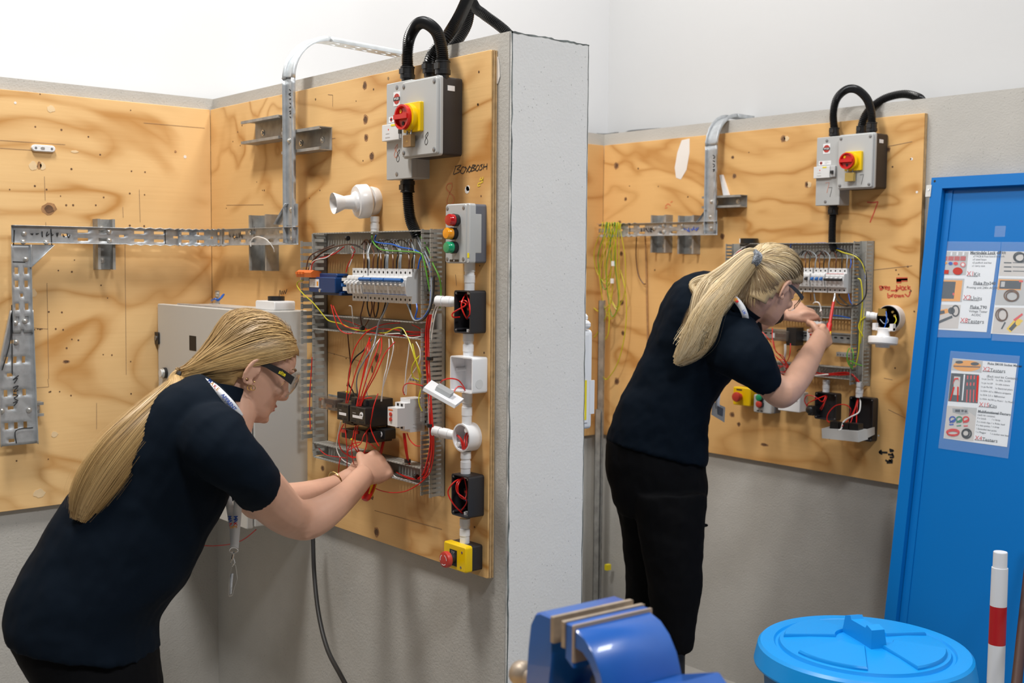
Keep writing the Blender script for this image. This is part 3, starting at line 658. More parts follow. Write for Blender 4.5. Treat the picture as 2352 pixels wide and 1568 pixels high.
sweep(m, path, wT, .012, lambda i: holes(i, 2) if i < 33 else (), zig=lambda i: (.003 if i % 2 == 0 else -.001) if i < 5 else 0); solid(m.build('tray_web', 'galv', tr))
aV = (B(26, 620, dT)[0]+B(70, 620, dT)[0])/2; wV = B(70, 620, dT)[0]-B(26, 620, dT)[0]
m = MB(); path = [(FB(aV, dT+.001, z), ey, ex) for z in rng(zT-.03, B(50, 764, dT)[2], .0095)]
sweep(m, path, wV, .010, lambda i: holes(i, 5) if i > 4 else ()); solid(m.build('tray_drop', 'galv', tr))
m = MB(); zz = rng(B(50, 712, dT)[2], B(60, 1020, dT)[2], .0095); zt0, zt1 = zz[0], zz[-1]; path = []; al0, ar0 = B(23, 714, dT)[0], B(72, 707, dT)[0]; al1, ar1 = B(-4, 845, dT)[0], B(84, 1018, dT)[0]
rows = []
for i, z in enumerate(zz):
    t = (z-zt0)/(zt1-zt0); l = al0+(al1-al0)*min(1, t/.42); r_ = ar0+(ar1-ar0)*t
    rows.append((z, l, r_))
vs = []; fs = []; cs = (0, .14, .24, .40, .50, .66, .76, 1); N = len(cs)+2
for z, l, r_ in rows: vs += [FB(l, dT+.014, z)]+[FB(l+(r_-l)*c, dT-.002, z) for c in cs]+[FB(r_, dT+.016, z)]
for i in range(len(rows)-1):
    j = i % 10; h = {2, 4, 6} if j in (4, 5) and i > 6 else ({3} if j == 9 and i > 6 else ())
    for c in range(N-1):
        if c in h: continue
        fs.append((i*N+c, i*N+c+1, (i+1)*N+c+1, (i+1)*N+c))
m.add(vs, fs); solid(m.build('tray_reducer', 'galv', tr))
aU = -2.872; m = MB(); path = [(FA(aU, dT+.001, z), ex, -ey) for z in rng(zT-.02, 2.12, .0155)]
sweep(m, path, .05, .013, lambda i: {6} if 4 < i < 27 and i % 4 < 2 else ()); solid(m.build('tray_riser', 'galv', tr))
m = MB(); Rb = .115; c0 = FA(aU, dT+.001-Rb, 2.12); path = []
for k in range(17):
    t = math.pi/2*k/16; path.append((c0+V((0, -math.cos(t), math.sin(t)))*Rb, ex, V((0, -math.cos(t), math.sin(t)))))
sweep(m, path, .05, .013, zig=lambda i: .0015 if i % 2 else -.001); solid(m.build('tray_bend', 'galv_light', tr))
m = MB(); path = [(FA(aU, dT+.001-Rb-t, 2.12+Rb-t*.03), ex, V((0, 0, 1))) for t in rng(0, .27, .0095)]
sweep(m, path, .05, .013, lambda i: holes(i, 3)); solid(m.build('tray_arm', 'galv_light', tr))
def gus(fn, tri, fl, d):
    fr, mp = fn; m = MB(fr); m.prism([(mp(x, y, d)[0], mp(x, y, d)[2]) for x, y in tri], d-.001, d+.0005); p, q = fl
    P_, Q_ = fr(*mp(*p, d)), fr(*mp(*q, d)); nr = fr(0, .012, 0)-fr(0, 0, 0); m.add([P_, Q_, Q_+nr, P_+nr], [(0, 1, 2, 3)]); solid(m.build('gusset', 'galv', tr))
gus(fB, ((66, 562), (122, 562), (68, 614)), ((122, 563), (69, 614)), dT+.002)
gus(fA, ((663, 468), (684, 468), (684, 518), (636, 516)), ((636, 515), (663, 468)), dT+.002)
bolts(tr, [wB(x, y, dT+.002) for x, y in ((55, 536), (53, 555), (106, 556), (59, 595), (251, 552), (250, 532), (35, 741), (57, 737), (37, 785), (67, 941), (4, 943))], ex)
bolts(tr, [wA(x, y, dT+.002) for x, y in ((652, 526), (671, 527), (671, 547), (669, 481), (575, 534), (664, 323))], -ey)
m = MB()
def scr(fn, box, n, seed):
    random.seed(seed); x0, y0, x1, y1 = box; fr, mp = fn; o = []
    for i in range(n):
        x = x0+(x1-x0)*i/(n-1); y = y0+(y1-y0)*i/(n-1); o.append([(x+random.uniform(-2, 2), y+random.uniform(-7, 0)), (x+random.uniform(-1, 4), y+random.uniform(0, 6)), (x+random.uniform(1, 6), y+random.uniform(-6, 4))])
    return o
strokes(tr, fB, scr(fB, (72, 537, 155, 541), 8, 1)+[[(33, 528), (31, 562)], [(117, 526), (119, 564)], [(379, 527), (380, 560)], [(455, 527), (455, 560)]], .003, 'marker_black', 'handwriting', dT+.0022)
strokes(tr, fB, [[(33, 880), (40, 868), (30, 872), (43, 862)], [(30, 890), (42, 886), (32, 899), (42, 896)], [(30, 905), (41, 908), (33, 914), (42, 920)], [(30, 925), (40, 922), (32, 932)], [(26, 720), (24, 780), (5, 850)], [(27, 601), (58, 602)], [(38, 1018), (37, 988), (76, 982)], [(27, 700), (28, 860)]], .003, 'marker_black', 'handwriting', dT+.0022)
strokes(tr, fA, scr(fA, (527, 543, 552, 541), 6, 4)+[[(512, 525), (511, 560)], [(584, 520), (583, 556)]], .003, 'marker_black', 'handwriting', dT+.003)
strokes(tr, fA, [[(664, 205), (670, 212), (663, 216), (671, 221)], [(664, 228), (671, 226)], [(665, 236), (671, 243), (664, 247)], [(664, 256), (672, 254), (665, 262)], [(665, 268), (673, 272)], [(647, 180), (668, 179)]], .003, 'marker_black', 'handwriting', dT+.003)
random.seed(5)
# strut offcuts
def stv(fn, x0, x1, y0, y1, dep, vert, label):
    fr, mp = fn; p, q = mp(x0, y0, dep), mp(x1, y1, dep); return strut(fr, p[0], q[0], q[2], p[2], dep, vert, label)
stv(fB, 224, 266, 502, 619, .041, True, 'upright strut channel crossing behind the tray on the far-left board')
stv(fA, 571, 612, 494, 622, .041, True, 'upright strut channel crossing behind the tray right of the room corner')
stv(fA, 553, 639, 279, 318, .05, False, 'lone horizontal strut channel holding no tray, left of the riser')
stv(fA, 646, 733, 303, 343, .041, False, 'horizontal strut channel clamped behind the tray riser')
stv(fB, 60, 101, 926, 955, .04, False, 'short strut channel behind the bottom of the tray at far left')
# white cable plate on the left board
o = thing('cord_cleat', 'small white oblong plate with two screws on the left board', 'plate', wB(100, 349)); p, q = B(73, 331, .01), B(128, 350, .01)
m = MB(FB); m.rbox(p[0], q[0], q[2], p[2], 0, .010, .011, .002); m.build('plate', 'plastic_white', o)
m = MB(FB)
for x in (.17, .84): m.m('steel_dark'); m.lathe((p[0]+(q[0]-p[0])*x, .0098, (p[2]+q[2])/2), (0, 1, 0), [(0, .0035), (.0008, .0035)], 10)
m.m('zinc'); m.rbox(p[0]+.025, p[0]+.037, (p[2]+q[2])/2-.004, (p[2]+q[2])/2+.004, .0098, .0108, .003, .0005); m.build('screws', None, o)
# ------------------------------------------------------------------ grey steel enclosure in the corner
eX0, eX1, eZ0, eZ1, eD = -3.462, -2.868, .870, 1.473, .19
o = thing('steel_enclosure', 'grey steel electrical enclosure behind the nearer worker’s head', 'cabinet', FA((eX0+eX1)/2, 0, eZ0))
m = MB(FA); m.rbox(eX0+.01, eX1, eZ0, eZ1, 0, eD-.022, .004, .002); m.build('body', 'enclosure', o)
m = MB(FA); m.box(eX0+.02, eX1-.012, eD-.022, eD-.017, eZ0+.012, eZ1-.012); m.build('gasket', 'rubber_black', o)
m = MB(FA); m.rbox(eX0, eX1-.003, eZ0-.004, eZ1+.003, eD-.017, eD, .005, .002); dr = m.build('door', 'enclosure', o)
p = A(362, 776, eD); m = MB(FA).m('plastic_black'); m.rbox(p[0]-.018, p[0]+.018, p[2]-.019, p[2]+.019, eD, eD+.006, .005, .001); m.m('steel_dark'); m.lathe((p[0], eD+.006, p[2]), (0, 1, 0), [(0, .008), (.002, .008)], 12); m.build('lock', None, dr)
p, q = A(435, 770, eD), A(451, 806, eD); m = MB(FA); m.box(p[0], q[0], eD-.001, eD+.0006, q[2], p[2]); part(m.build('cutout', 'dark_inside', dr), 'black rectangular opening')
p = A(381, 856, eD); m = MB(FA).m('plastic_black'); m.lathe((p[0], eD, p[2]), (0, 1, 0), [(0, .017), (.010, .017)], 18); m.m('zinc'); m.lathe((p[0], eD+.01, p[2]), (0, 1, 0), [(0, .016), (.006, .015)], 18); m.m('plastic_white_d'); m.lathe((p[0], eD+.016, p[2]), (0, 1, 0), [(0, .013), (.003, .012)], 18); m.build('push_button', None, dr)
p = A(443, 848, eD); m = MB(FA); m.box(p[0]-.013, p[0]+.013, eD, eD+.001, p[2]-.007, p[2]+.007); m.build('label_plate', 'box_grey_dark', dr)
p = A(436, 856, eD); m = MB(FA); m.box(p[0]-.013, p[0]+.02, eD, eD+.001, p[2]-.003, p[2]+.003); m.build('label_plate', 'box_grey_dark', dr)
# things on and over the enclosure
zt = eZ1
p = FA(-2.955, .055, zt); o = thing('white_box', 'flat white plastic box on top of the grey enclosure', 'box', p); m = MB(FA); m.rbox(-3.015, -2.9, zt, zt+.026, .02, .085, .006, .002); m.build('body', 'plastic_white', o)
m = MB(FA); m.lathe((-2.955, .05, zt+.026), (0, 0, 1), [(0, .024), (.012, .024), (.013, .022)], 20); part(m.build('knob', 'plastic_black', o), 'round black top')
m = MB(FA); P3 = [(-3.44, .135), (-3.40, .150), (-2.87, .160), (-2.87, .142), (-3.40, .118)]
m.loft([[FA(a, d, zt+z_) for a, d in P3] for z_ in (.0005, .004)]); m.m('galv'); tag(m.build('steel_strip', 'galv'), 'thin tapered steel strip lying along the top of the enclosure', 'strip')
p = A(500, 676, 0); o = thing('eye_bracket', 'small galvanised angle bracket screwed to board above the enclosure', 'bracket', FA(p[0], 0, p[2]-.03)); m = MB(FA); m.box(p[0]-.014, p[0]+.014, 0, .002, p[2]-.03, p[2]+.012); m.box(p[0]-.014, p[0]+.014, 0, .022, p[2]-.03, p[2]-.028); m.build('angle', 'galv', o, smooth=False); m = MB(FA); m.lathe((p[0], .002, p[2]), (0, 1, 0), [(0, .009), (.002, .009), (.006, .005)], 12); m.build('bolt', 'zinc', o)
wire([wA(486, 690, .05), wA(494, 686, .06), wA(502, 689, .05), wA(510, 680, .04), wA(514, 676, .03), wA(508, 684, .045), wA(498, 690, .055)], 'wire_blue', 'blue cord looped on the bracket over the enclosure', 'cord', r=.003, name='tie_cord')
# ------------------------------------------------------------------ isolator, rcd, padlock, conduits (bay 8)
isolator(FA, A, dict(iso0=(921, 189), iso1=(1004, 354), knob=(937, 270), rcd0=(888, 194), rcd1=(945, 408), dig1=(979, 317), dig2=(914, 357), dig3=(909, 346)), .076, .054, '8',
         ('grey and black isolator with red switch above the nearer panel', 'dull brass padlock on the red switch above the nearer panel', 'tall grey breaker enclosure above the nearer panel, left of its isolator'), 'brass')
zI = A(935, 185, .03)[2]
gL = A(936, 186, .03); gR = A(1017, 178, .05); gM = A(987, 168, .018)
gland(FA, (gL[0], .03, gL[2]-.004), .0165, .038, 'black gland on top of the nearer breaker enclosure'); gland(FA, (gR[0], .05, gR[2]-.004), .0165, .042, 'front black gland on top of the nearer isolator'); gland(FA, (gM[0], .018, gM[2]-.01), .0155, .036, 'rear black gland half hidden behind the conduit loop')
hose([FA(gL[0], .03, gL[2]+.03), wA(936, 120, .03), wA(941, 85, .035), wA(958, 57, .04), wA(978, 53, .045), wA(1002, 72, .05), wA(1013, 105, .05), FA(gR[0], .05, gR[2]+.035)], .0148, 'black corrugated conduit arching over the nearer isolator')
hose([FA(gM[0], .018, gM[2]+.025), wA(996, 122, .018), wA(1030, 80, .0), wA(1062, 25, -.05), wA(1086, -40, -.12), wA(1100, -120, -.2), wA(1108, -400, -.26), wA(1110, -900, -.28)], .0155, 'black corrugated conduit climbing over the pillar to the ceiling')
hose([U(1095, -900, 3.06), U(1092, -400, 3.05), U(1082, -90, 3.02), U(1079, 0, 3.0), U(1074, 50, 2.99), U(1055, 88, 2.98), U(1040, 105, 2.98), U(1030, 125, 2.98), U(1028, 170, 2.98)], .0145, 'black corrugated conduit dropping behind the partition top')
hose([U(1082, -900, 3.0), U(1078, -400, 2.99), U(1070, -60, 2.96), U(1088, 10, 2.93), U(1110, 32, 2.91), U(1140, 54, 2.90), U(1165, 75, 2.89), U(1178, 95, 2.89), U(1182, 140, 2.89)], .0135, 'black corrugated conduit sloping down behind the pillar corner')
gD = A(936, 408, .03); gland(FA, (gD[0], .03, gD[2]+.002), .0165, .038, 'black gland under the nearer breaker enclosure', -1)
hose([FA(gD[0], .03, gD[2]-.03), wA(938, 470, .03), wA(943, 505, .03), wA(954, 532, .028), wA(958, 546, .025)], .0142, 'black corrugated conduit dropping into the nearer wiring panel')
# batten lampholder
p = wA(861, 462, 0); o = thing('lampholder', 'white batten lampholder above the nearer wiring panel', 'lamp holder', p); ax = V((-.22, -1, -.10)).normalized()
m = MB(); m.ring(p, -ey, [(0, .036), (.012, .038), (.02, .036)], 26); m.build('pattress', 'lamp_white', o)
m = MB(); q = p-ey*.02; m.ring(q, ax, [(0, .040), (.004, .044), (.028, .044), (.034, .040)], 30); m.build('rose', 'lamp_white', o)
q = q+ax*.034; m = MB(); m.ring(q, ax, [(0, .027), (.006, .026), (.010, .019), (.032, .017), (.036, .0185), (.058, .027), (.062, .027), (.058, .0245), (.040, .016), (.038, .002)], 26); m.build('skirt', 'lamp_white', o)
m = MB(); m.ring(q+ax*.04, ax, [(0, .014), (.006, .012)], 16); m.build('contacts', 'steel_dark', o)
s0, s1 = wA(861, 497, .018), wA(861, 537, .018); conduit(s0, s1, .0105, 'short white conduit from the lampholder into the trunking')
# ------------------------------------------------------------------ slotted trunking frame (bay 8)
dp = .047; zt1, zt0 = 1.690, 1.634
trunk(FA, -2.821, -2.755, 1.071, 1.690, dp, True, 'upright slotted trunking on the left side of the nearer panel', .0188, open_={(0, 0), (0, 1), (0, 7), (0, 14), (0, 15), (0, 31), (0, 32)})
trunk(FA, -2.2465, -2.2095, 1.045, 1.694, dp, True, 'upright slotted trunking on the right side of the nearer panel', .0112, open_={(1, 36), (1, 37), (1, 38), (0, 36), (0, 37), (0, 14), (0, 15)})
trunk(FA, -2.754, -2.2475, zt0, zt1, dp, False, 'top run of slotted trunking on the nearer panel', open_={(0, 9), (0, 10), (0, 14), (0, 22), (0, 29), (0, 35)})
trunk(FA, -2.754, -2.2475, 1.427, 1.468, dp, False, 'middle run of slotted trunking on the nearer panel', open_={(1, 18), (1, 19), (0, 20)})
trunk(FA, -2.754, -2.2475, 1.071, 1.113, dp, False, 'bottom run of slotted trunking on the nearer panel')
dinrail(FA, -2.72, -2.26, 1.554, 'upper steel rail carrying the row of white breakers')
dinrail(FA, -2.74, -2.26, A(930, 950, 0)[2], 'lower steel rail carrying the black contactors')
zb = 1.512; g8 = 'breakers on the nearer panel'
breaker(FA, -2.548, zb, 4, 'white breaker at left end of the nearer row with blue lever', bar=False, tog='mcb_white', group=g8)
for i, (n, t_) in enumerate(((3, 'left of the two three-pole breakers with blue bar, nearer panel'), (3, 'right of the two three-pole breakers with blue bar, nearer panel'), (4, 'four-pole breaker with blue bar at right end of nearer row'))):
    breaker(FA, -2.548+(4+3*i)*.0192, zb, n, t_, group=g8, line='mcb_blue', mw=.0192)
# blue coil unit and orange connector
zB = A(740, 672, .06)[2]; x0, x1 = A(703, 650, .07)[0], A(779, 650, .05)[0]
o = thing('transformer', 'dark blue moulded unit at the left end of the upper rail', 'electrical device', FA((x0+x1)/2, 0, zB)); m = MB(FA); m.rbox(x0, x1, zB, zB+.042, .01, .062, .004, .002); m.rbox(x0+.02, x1-.01, zB+.04, zB+.052, .015, .05, .01, .002); m.rbox(x0+.01, x1+.012, zB-.006, zB+.004, .008, .05, .003, .001); m.build('body', 'dev_blue', o)
m = MB(FA).m('paper'); m.box(x0+.006, x0+.055, .062, .0627, zB+.014, zB+.036); m.m('print_orange'); m.box(x0+.044, x0+.052, .0627, .0630, zB+.018, zB+.03); m.m('print_grey'); m.box(x0+.024, x0+.04, .0627, .063, zB+.02, zB+.021); m.box(x0+.024, x0+.04, .0627, .063, zB+.025, zB+.026); m.build('label', None, o, smooth=False)
m = MB(FA); m.lathe((x0+.06, .062, zB+.006), (0, 1, 0), [(0, .005), (.002, .005)], 10); m.build('fixing_screw', 'zinc', o)
p, q = A(692, 622, .06), A(727, 637, .06); o = thing('lever_connector', 'orange wire connector on top of the blue unit', 'connector', FA(p[0], .05, q[2])); m = MB(FA); m.loft([[FA(a, d, z) for d, z in ((.045, q[2]), (.075, q[2]), (.078, p[2]-.004), (.068, p[2]+.003), (.045, p[2]))] for a in (p[0], q[0])]); m.build('body', 'orange', o, smooth=False)
m = MB(FA)
for i in range(3): a = p[0]+.006+i*.014; m.box(a, a+.010, .076, .082, p[2]-.008, p[2]-.002)
m.build('levers', 'orange', o, smooth=False)
o = thing('terminal_clip', 'black clip between the blue unit and the breakers', 'terminal', wA(793, 655, .03)); p = A(784, 660, .05); m = MB(FA).m('plastic_black'); m.box(p[0], p[0]+.05, .012, .045, p[2]-.004, p[2]+.03); m.m('wire_white'); m.box(p[0]+.02, p[0]+.044, .045, .058, p[2]-.008, p[2]+.002); m.box(p[0]+.026, p[0]+.046, .045, .065, p[2]+.018, p[2]+.026); m.m('mcb_blue'); m.box(p[0]+.044, p[0]+.052, .06, .078, p[2]+.004, p[2]+.012); m.build('body', None, o, smooth=False)
# relay, contactors, overloads, timer
def dev(nm, label, cat, x0, y0, x1, y1, d0, d1, mt, extra=None):
    p, q = A(x0, y0, d1), A(x1, y1, d1); o = thing(nm, label, cat, FA((p[0]+q[0])/2, d0, q[2])); m = MB(FA); m.rbox(p[0], q[0], q[2], p[2], d0, d1, .0025, .0012); b = m.build('body', mt, o)
    if extra: extra(o, p[0], q[0], q[2], p[2], d1)
    return o
def aux(o, a0, a1, z0, z1, d):
    w = a1-a0; h = z1-z0; m = MB(FA).m('paper'); m.box(a0+w*.2, a0+w*.82, d, d+.0006, z0+h*.32, z0+h*.48); m.m('dark_inside')
    for s in (.25, .75):
        for t in (.12, .86): m.box(a0+w*(s-.13), a0+w*(s+.13), d-.001, d+.0004, z0+h*(t-.06), z0+h*(t+.06))
    m.m('print_grey'); m.box(a0+w*.2, a0+w*.4, d, d+.0004, z0+h*.6, z0+h*.62); m.build('front_label', None, o, smooth=False)
def badge(px, py, d, par):
    pp = A(px, py, d); m = MB(FA).m('paper'); m.lathe((pp[0], d-.0005, pp[2]), (0, 1, 0), [(0, .0075), (.001, .0075)], 18); m.m('marker_black'); m.box(pp[0]-.0045, pp[0]+.0045, d+.0004, d+.0008, pp[2]-.0012, pp[2]+.0014); m.build('round_badge', None, par, smooth=False)
dev('relay', 'black relay socket at the left of the lower rail', 'relay', 774, 899, 806, 955, .008, .03, 'plastic_black')
def coil(o, a0, a1, z0, z1, d):
    m = MB(FA).m('wire_brown'); m.cyl((a0+.012, .04, (z0+z1)/2+.006), (a1-.03, .04, (z0+z1)/2+.006), .009); m.m('copper'); m.box(a0+.02, a0+.05, .035, .045, z0+.004, z0+.012); m.m('orange'); m.box(a0+.002, a0+.014, .056, .0615, z1-.010, z1-.004); m.m('paper'); m.box(a0+.016, a0+.024, .056, .0615, z0+.01, z1-.006); m.build('coil', None, o)
dev('relay', 'clear plug-in relay beside the left trunking', 'relay', 731, 911, 770, 944, .03, .062, 'smoke_plastic', coil)
o = dev('contactor', 'left black contactor with label on the nearer panel', 'contactor', 786, 920, 812, 977, .008, .08, 'plastic_black')
o = dev('auxiliary_block', 'left black auxiliary block with white label, nearer panel', 'contactor', 774, 925, 800, 968, .08, .108, 'plastic_black', aux)
o = dev('contactor', 'large black contactor body behind the right auxiliary block', 'contactor', 806, 911, 848, 981, .008, .08, 'plastic_black')
m = MB(FA); p = A(815, 914, .08)
for i in range(4): m.box(p[0]+i*.016, p[0]+i*.016+.012, .072, .086, p[2]-.014, p[2]-.001)
m.build('terminal_shroud', 'box_black', o, smooth=False)
o = dev('auxiliary_block', 'right black auxiliary block with white label, nearer panel', 'contactor', 803, 931, 839, 976, .08, .108, 'plastic_black', aux); badge(830, 953, .1085, o); 
o = dev('overload_relay', 'left black overload relay with red reset, nearer panel', 'relay', 784, 983, 812, 1010, .012, .08, 'plastic_black', lambda o, a0, a1, z0, z1, d: MB(FA).box(a0+.006, a0+.024, d, d+.004, z0+.014, z0+.022).build('reset_button', 'red_button', o))
o = dev('overload_relay', 'right black overload relay with red reset, nearer panel', 'relay', 812, 984, 849, 1018, .012, .08, 'plastic_black', lambda o, a0, a1, z0, z1, d: MB(FA).box(a0+.004, a0+.024, d, d+.004, z0+.018, z0+.026).build('reset_button', 'red_button', o))
o = dev('overload_relay', 'wide black block under the large contactor', 'relay', 862, 982, 884, 1010, .012, .045, 'plastic_black'); badge(874, 997, .0455, o)
p, q = A(893, 910, .06), A(944, 992, .045); o = thing('timer_relay', 'light grey timer relay with two red dials', 'relay', FA((p[0]+q[0])/2, 0, q[2]))
zc0, zc1 = q[2], p[2]; hh = zc1-zc0; a0_, a1_ = A(926, 950, .045)[0], A(946, 950, .045)[0]; a0_ = a1_-.042
m = MB(FA); pr = [(zc0, .006), (zc0, .05), (zc0+hh*.1, .05), (zc0+hh*.1, .066), (zc0+hh*.2, .066), (zc0+hh*.2, .088), (zc0+hh*.75, .088), (zc0+hh*.75, .066), (zc0+hh*.88, .066), (zc0+hh*.88, .05), (zc1, .05), (zc1, .006)]
m.loft([[FA(a, d, z) for z, d in pr] for a in (a0_, a1_)]); m.build('body', 'mcb_white', o, smooth=False)
for k in (.40, .55): MB(FA).lathe(((a0_+a1_)/2-.006, .088, zc0+hh*k), (0, 1, 0), [(0, .005), (.003, .005)], 12).build('dial', 'red_button', o)
m = MB(FA).m('orange'); m.box(a0_+.004, a1_-.02, .088, .0886, zc0+hh*.66, zc0+hh*.70); m.m('dark_inside')
for zz_ in (zc0+hh*.15, zc0+hh*.82):
    for k in (.3, .7): m.box(a0_+(a1_-a0_)*k-.004, a0_+(a1_-a0_)*k+.004, .0655, .0668, zz_-.003, zz_+.003)
m.build('front_print', None, o)
m = MB(FA).m('print_grey')
for k in range(6): m.box(a1_+.0002, a1_+.0008, .015, .03+.006*(k % 3), zc0+hh*(.06+.035*k), zc0+hh*(.07+.035*k))
for k in range(4): m.box(a1_+.0002, a1_+.0008, .012, .03, zc0+hh*(.72+.05*k), zc0+hh*(.73+.05*k))
for k in range(3): m.box(a1_+.0002, a1_+.0008, .014, .034, zc0+hh*(.40+.07*k), zc0+hh*(.405+.07*k))
m.build('side_print', None, o, smooth=False)
p, q = A(940, 868, .02), A(972, 878, .02); o = thing('earth_bar', 'small perforated metal terminal bar at the right of the panel', 'terminal', FA(p[0], 0, q[2])); m = MB(FA); m.box(p[0], q[0], .004, .02, q[2], p[2]); m.build('bar', 'strut_grey', o, smooth=False)
m = MB(FA)
for i in range(5): screwhead(m, FA, p[0]+(q[0]-p[0])*(i+.5)/5, .02, (p[2]+q[2])/2, .003)
m.build('clamp_screws', None, o)
# ------------------------------------------------------------------ column of boxes at the right
d = .052; p, q = A(1023, 470, d), A(1074, 604, d); o = thing('pilot_light_box', 'grey three-lamp box with red, amber and green lenses', 'indicator box', FA((p[0]+q[0])/2, 0, q[2]))
m = MB(FA); m.rbox(p[0], q[0]+.003, q[2], p[2], 0, d*.62, .006, .001); m.build('base', 'box_slate', o)
m = MB(FA).m('box_grey'); m.rbox(p[0]-.001, q[0]+.004, q[2]-.001, p[2]+.001, d*.62, d*.95, .006, .002); m.rbox(p[0], q[0]-.006, q[2], p[2], d*.9, d, .006, .002)
m.rbox(p[0]-.001, q[0]+.004, q[2]+.022, p[2]-.022, d*.3, d*.64, .003, .001)
for a in (p[0]+.008, q[0]-.016):
    for z in (q[2]+.009, p[2]-.009): screwhead(m, FA, a, d, z, .0045)
m.m('plastic_black'); m.box(p[0]+.018, p[0]+.052, d, d+.0006, q[2]+.003, q[2]+.008); m.m('paper'); m.box(p[0]+.032, p[0]+.037, d+.0006, d+.0009, q[2]+.004, q[2]+.007); m.m('label_yellow'); m.box(q[0]-.004, q[0]+.003, d*.955, d*.963, q[2]+.012, q[2]+.023); m.build('cover', None, o)
for (lx, ly), mt in (((1039, 505), 'lens_red'), ((1034, 536), 'lens_amber'), ((1035, 568), 'lens_green')):
    a, _, z = A(lx, ly, d+.014); m = MB(FA); m.lathe((a, d, z), (0, 1, 0), [(0, .0135), (.010, .0145), (.012, .0145)], 22); m.build('bezel', 'plastic_black', o); m = MB(FA); m.lathe((a, d+.012, z), (0, 1, 0), [(0, .0135), (.012, .0135), (.015, .0115), (.016, .004)], 22); m.build('lens', mt, o)
def vc(x, y0, y1, dd, r, label): return conduit(wA(x, y0, dd), wA(x-(y1-y0)*.012, y1, dd), r, label)
vc(1079, 604, 668, .022, .0115, 'white conduit between the lamp box and upper open black box')
b1, e1 = openbox(FA, A, (1043, 666), (1080, 767), .046, .003, 'box_black', 'upper open black box with red wires, right column', 'switch_box')
vc(1076, 766, 824, .022, .0115, 'white conduit above the open white box')
conduit(wA(1004, 691, .04), wA(1052, 693, .022), .0115, 'white conduit spur entering the upper open black box')
b2, e2 = openbox(FA, A, (1034, 816), (1085, 905), .044, .003, 'plastic_white', 'open square white box with its cover hanging off', 'socket_box', inner=False)
m = MB(FA); m.cyl((e2[0]+.006, .004, e2[2]+.05), (e2[0]+.006, .03, e2[2]+.05), .005, n=10); m.cyl((e2[1]-.008, .004, e2[3]-.012), (e2[1]-.008, .03, e2[3]-.012), .004, n=10); m.lathe((e2[0]+.04, .004, e2[2]+.045), (0, 1, 0), [(0, .011), (.0008, .011)], 18); m.lathe((e2[0]+.035, .004, e2[2]+.02), (0, 1, 0), [(0, .007), (.0008, .007)], 14); m.build('knockouts', 'plastic_white_d', b2)
m = MB(); m.ring(FA(e2[1], .024, e2[2]+.022), ex, [(0, .011), (.0006, .011)], 18); m.build('knockout', 'plastic_white_d', b2)
q0, q1, q2, q3 = wA(972, 893, .16), wA(990, 876, .10), wA(1064, 919, .07), wA(1045, 934, .13); nr = (q1-q0).cross(q2-q1).normalized(); nr = nr if nr.z > 0 else -nr
o = thing('socket_cover', 'white square cover plate dangling from the open white box', 'cover', (q0+q2)/2); m = MB(); m.loft([[v+nr*k for v in (q0, q1, q2, q3)] for k in (-.004, .004)]); m.build('plate', 'plastic_white', o, smooth=False)
c_ = (q0+q1+q2+q3)/4; m = MB(); m.loft([[c_+(v-c_)*.45+nr*k for v in (q0, q1, q2, q3)] for k in (.004, .014)]); m.build('switch_module', 'box_grey_dark', o, smooth=False)
vc(1073, 903, 975, .022, .0112, 'white conduit between the square box and round junction box')
c0 = wA(1059, 1005, .036); c0 = FA(A(1059, 1005, .036)[0], 0, A(1059, 1005, .036)[2]); o = thing('junction_box', 'round open white junction box with red wires', 'junction box', c0)
m = MB(); m.ring(c0, -ey, [(0, .0335), (.036, .0335), (.036, .0300), (.004, .0300), (.004, .001)], 30, False); m.build('body', 'plastic_white', o)
m = MB(FA)
for k in (.9, 4.0): m.cyl((c0.x+.024*math.cos(k), .004, c0.z+.024*math.sin(k)), (c0.x+.024*math.cos(k), .034, c0.z+.024*math.sin(k)), .0055, n=12)
m.build('screw_posts', 'plastic_white', o)
conduit(wA(996, 989, .045), wA(1046, 1000, .022), .0112, 'white conduit spur entering the round junction box')
vc(1070, 1036, 1090, .022, .0112, 'white conduit below the round junction box')
b3, e3 = openbox(FA, A, (1037, 1086), (1076, 1192), .046, .003, 'box_black', 'lower open black box with red wire loops, right column', 'switch_box')
vc(1068, 1190, 1246, .022, .0112, 'white conduit just above the yellow stop box')
for bb, e in ((b1, e1), (b3, e3)):
    m = MB(FA).m('plastic_black'); z = (e[2]+e[3])/2-.005; m.box(e[0]+.018, e[0]+.042, .006, .024, z-.012, z+.018); m.m('red_button'); m.box(e[0]+.024, e[0]+.030, .024, .0255, z+.008, z+.014); m.m('mcb_blue'); m.box(e[0]+.026, e[0]+.036, .024, .0255, z-.010, z-.006); m.build('contact_block', None, bb, smooth=False)
    m = MB(FA).m('plastic_white')
    for zz_ in (e[2]+.0055, e[3]-.0055): m.lathe((e[0]+.036, .024, zz_), (0, 0, 1), [(-.0035, .010), (.0035, .010)], 12)
    m.build('conduit_nut', None, bb)
d = .05; p, q = A(1019, 1242, d), A(1068, 1316, d); o = thing('emergency_stop', 'yellow emergency stop box at the foot of the right column', 'switch', FA((p[0]+q[0])/2, 0, q[2]))
m = MB(FA); m.rbox(p[0]+.001, q[0]+.002, q[2], p[2], 0, d*.66, .005, .001); m.build('base', 'box_black', o)
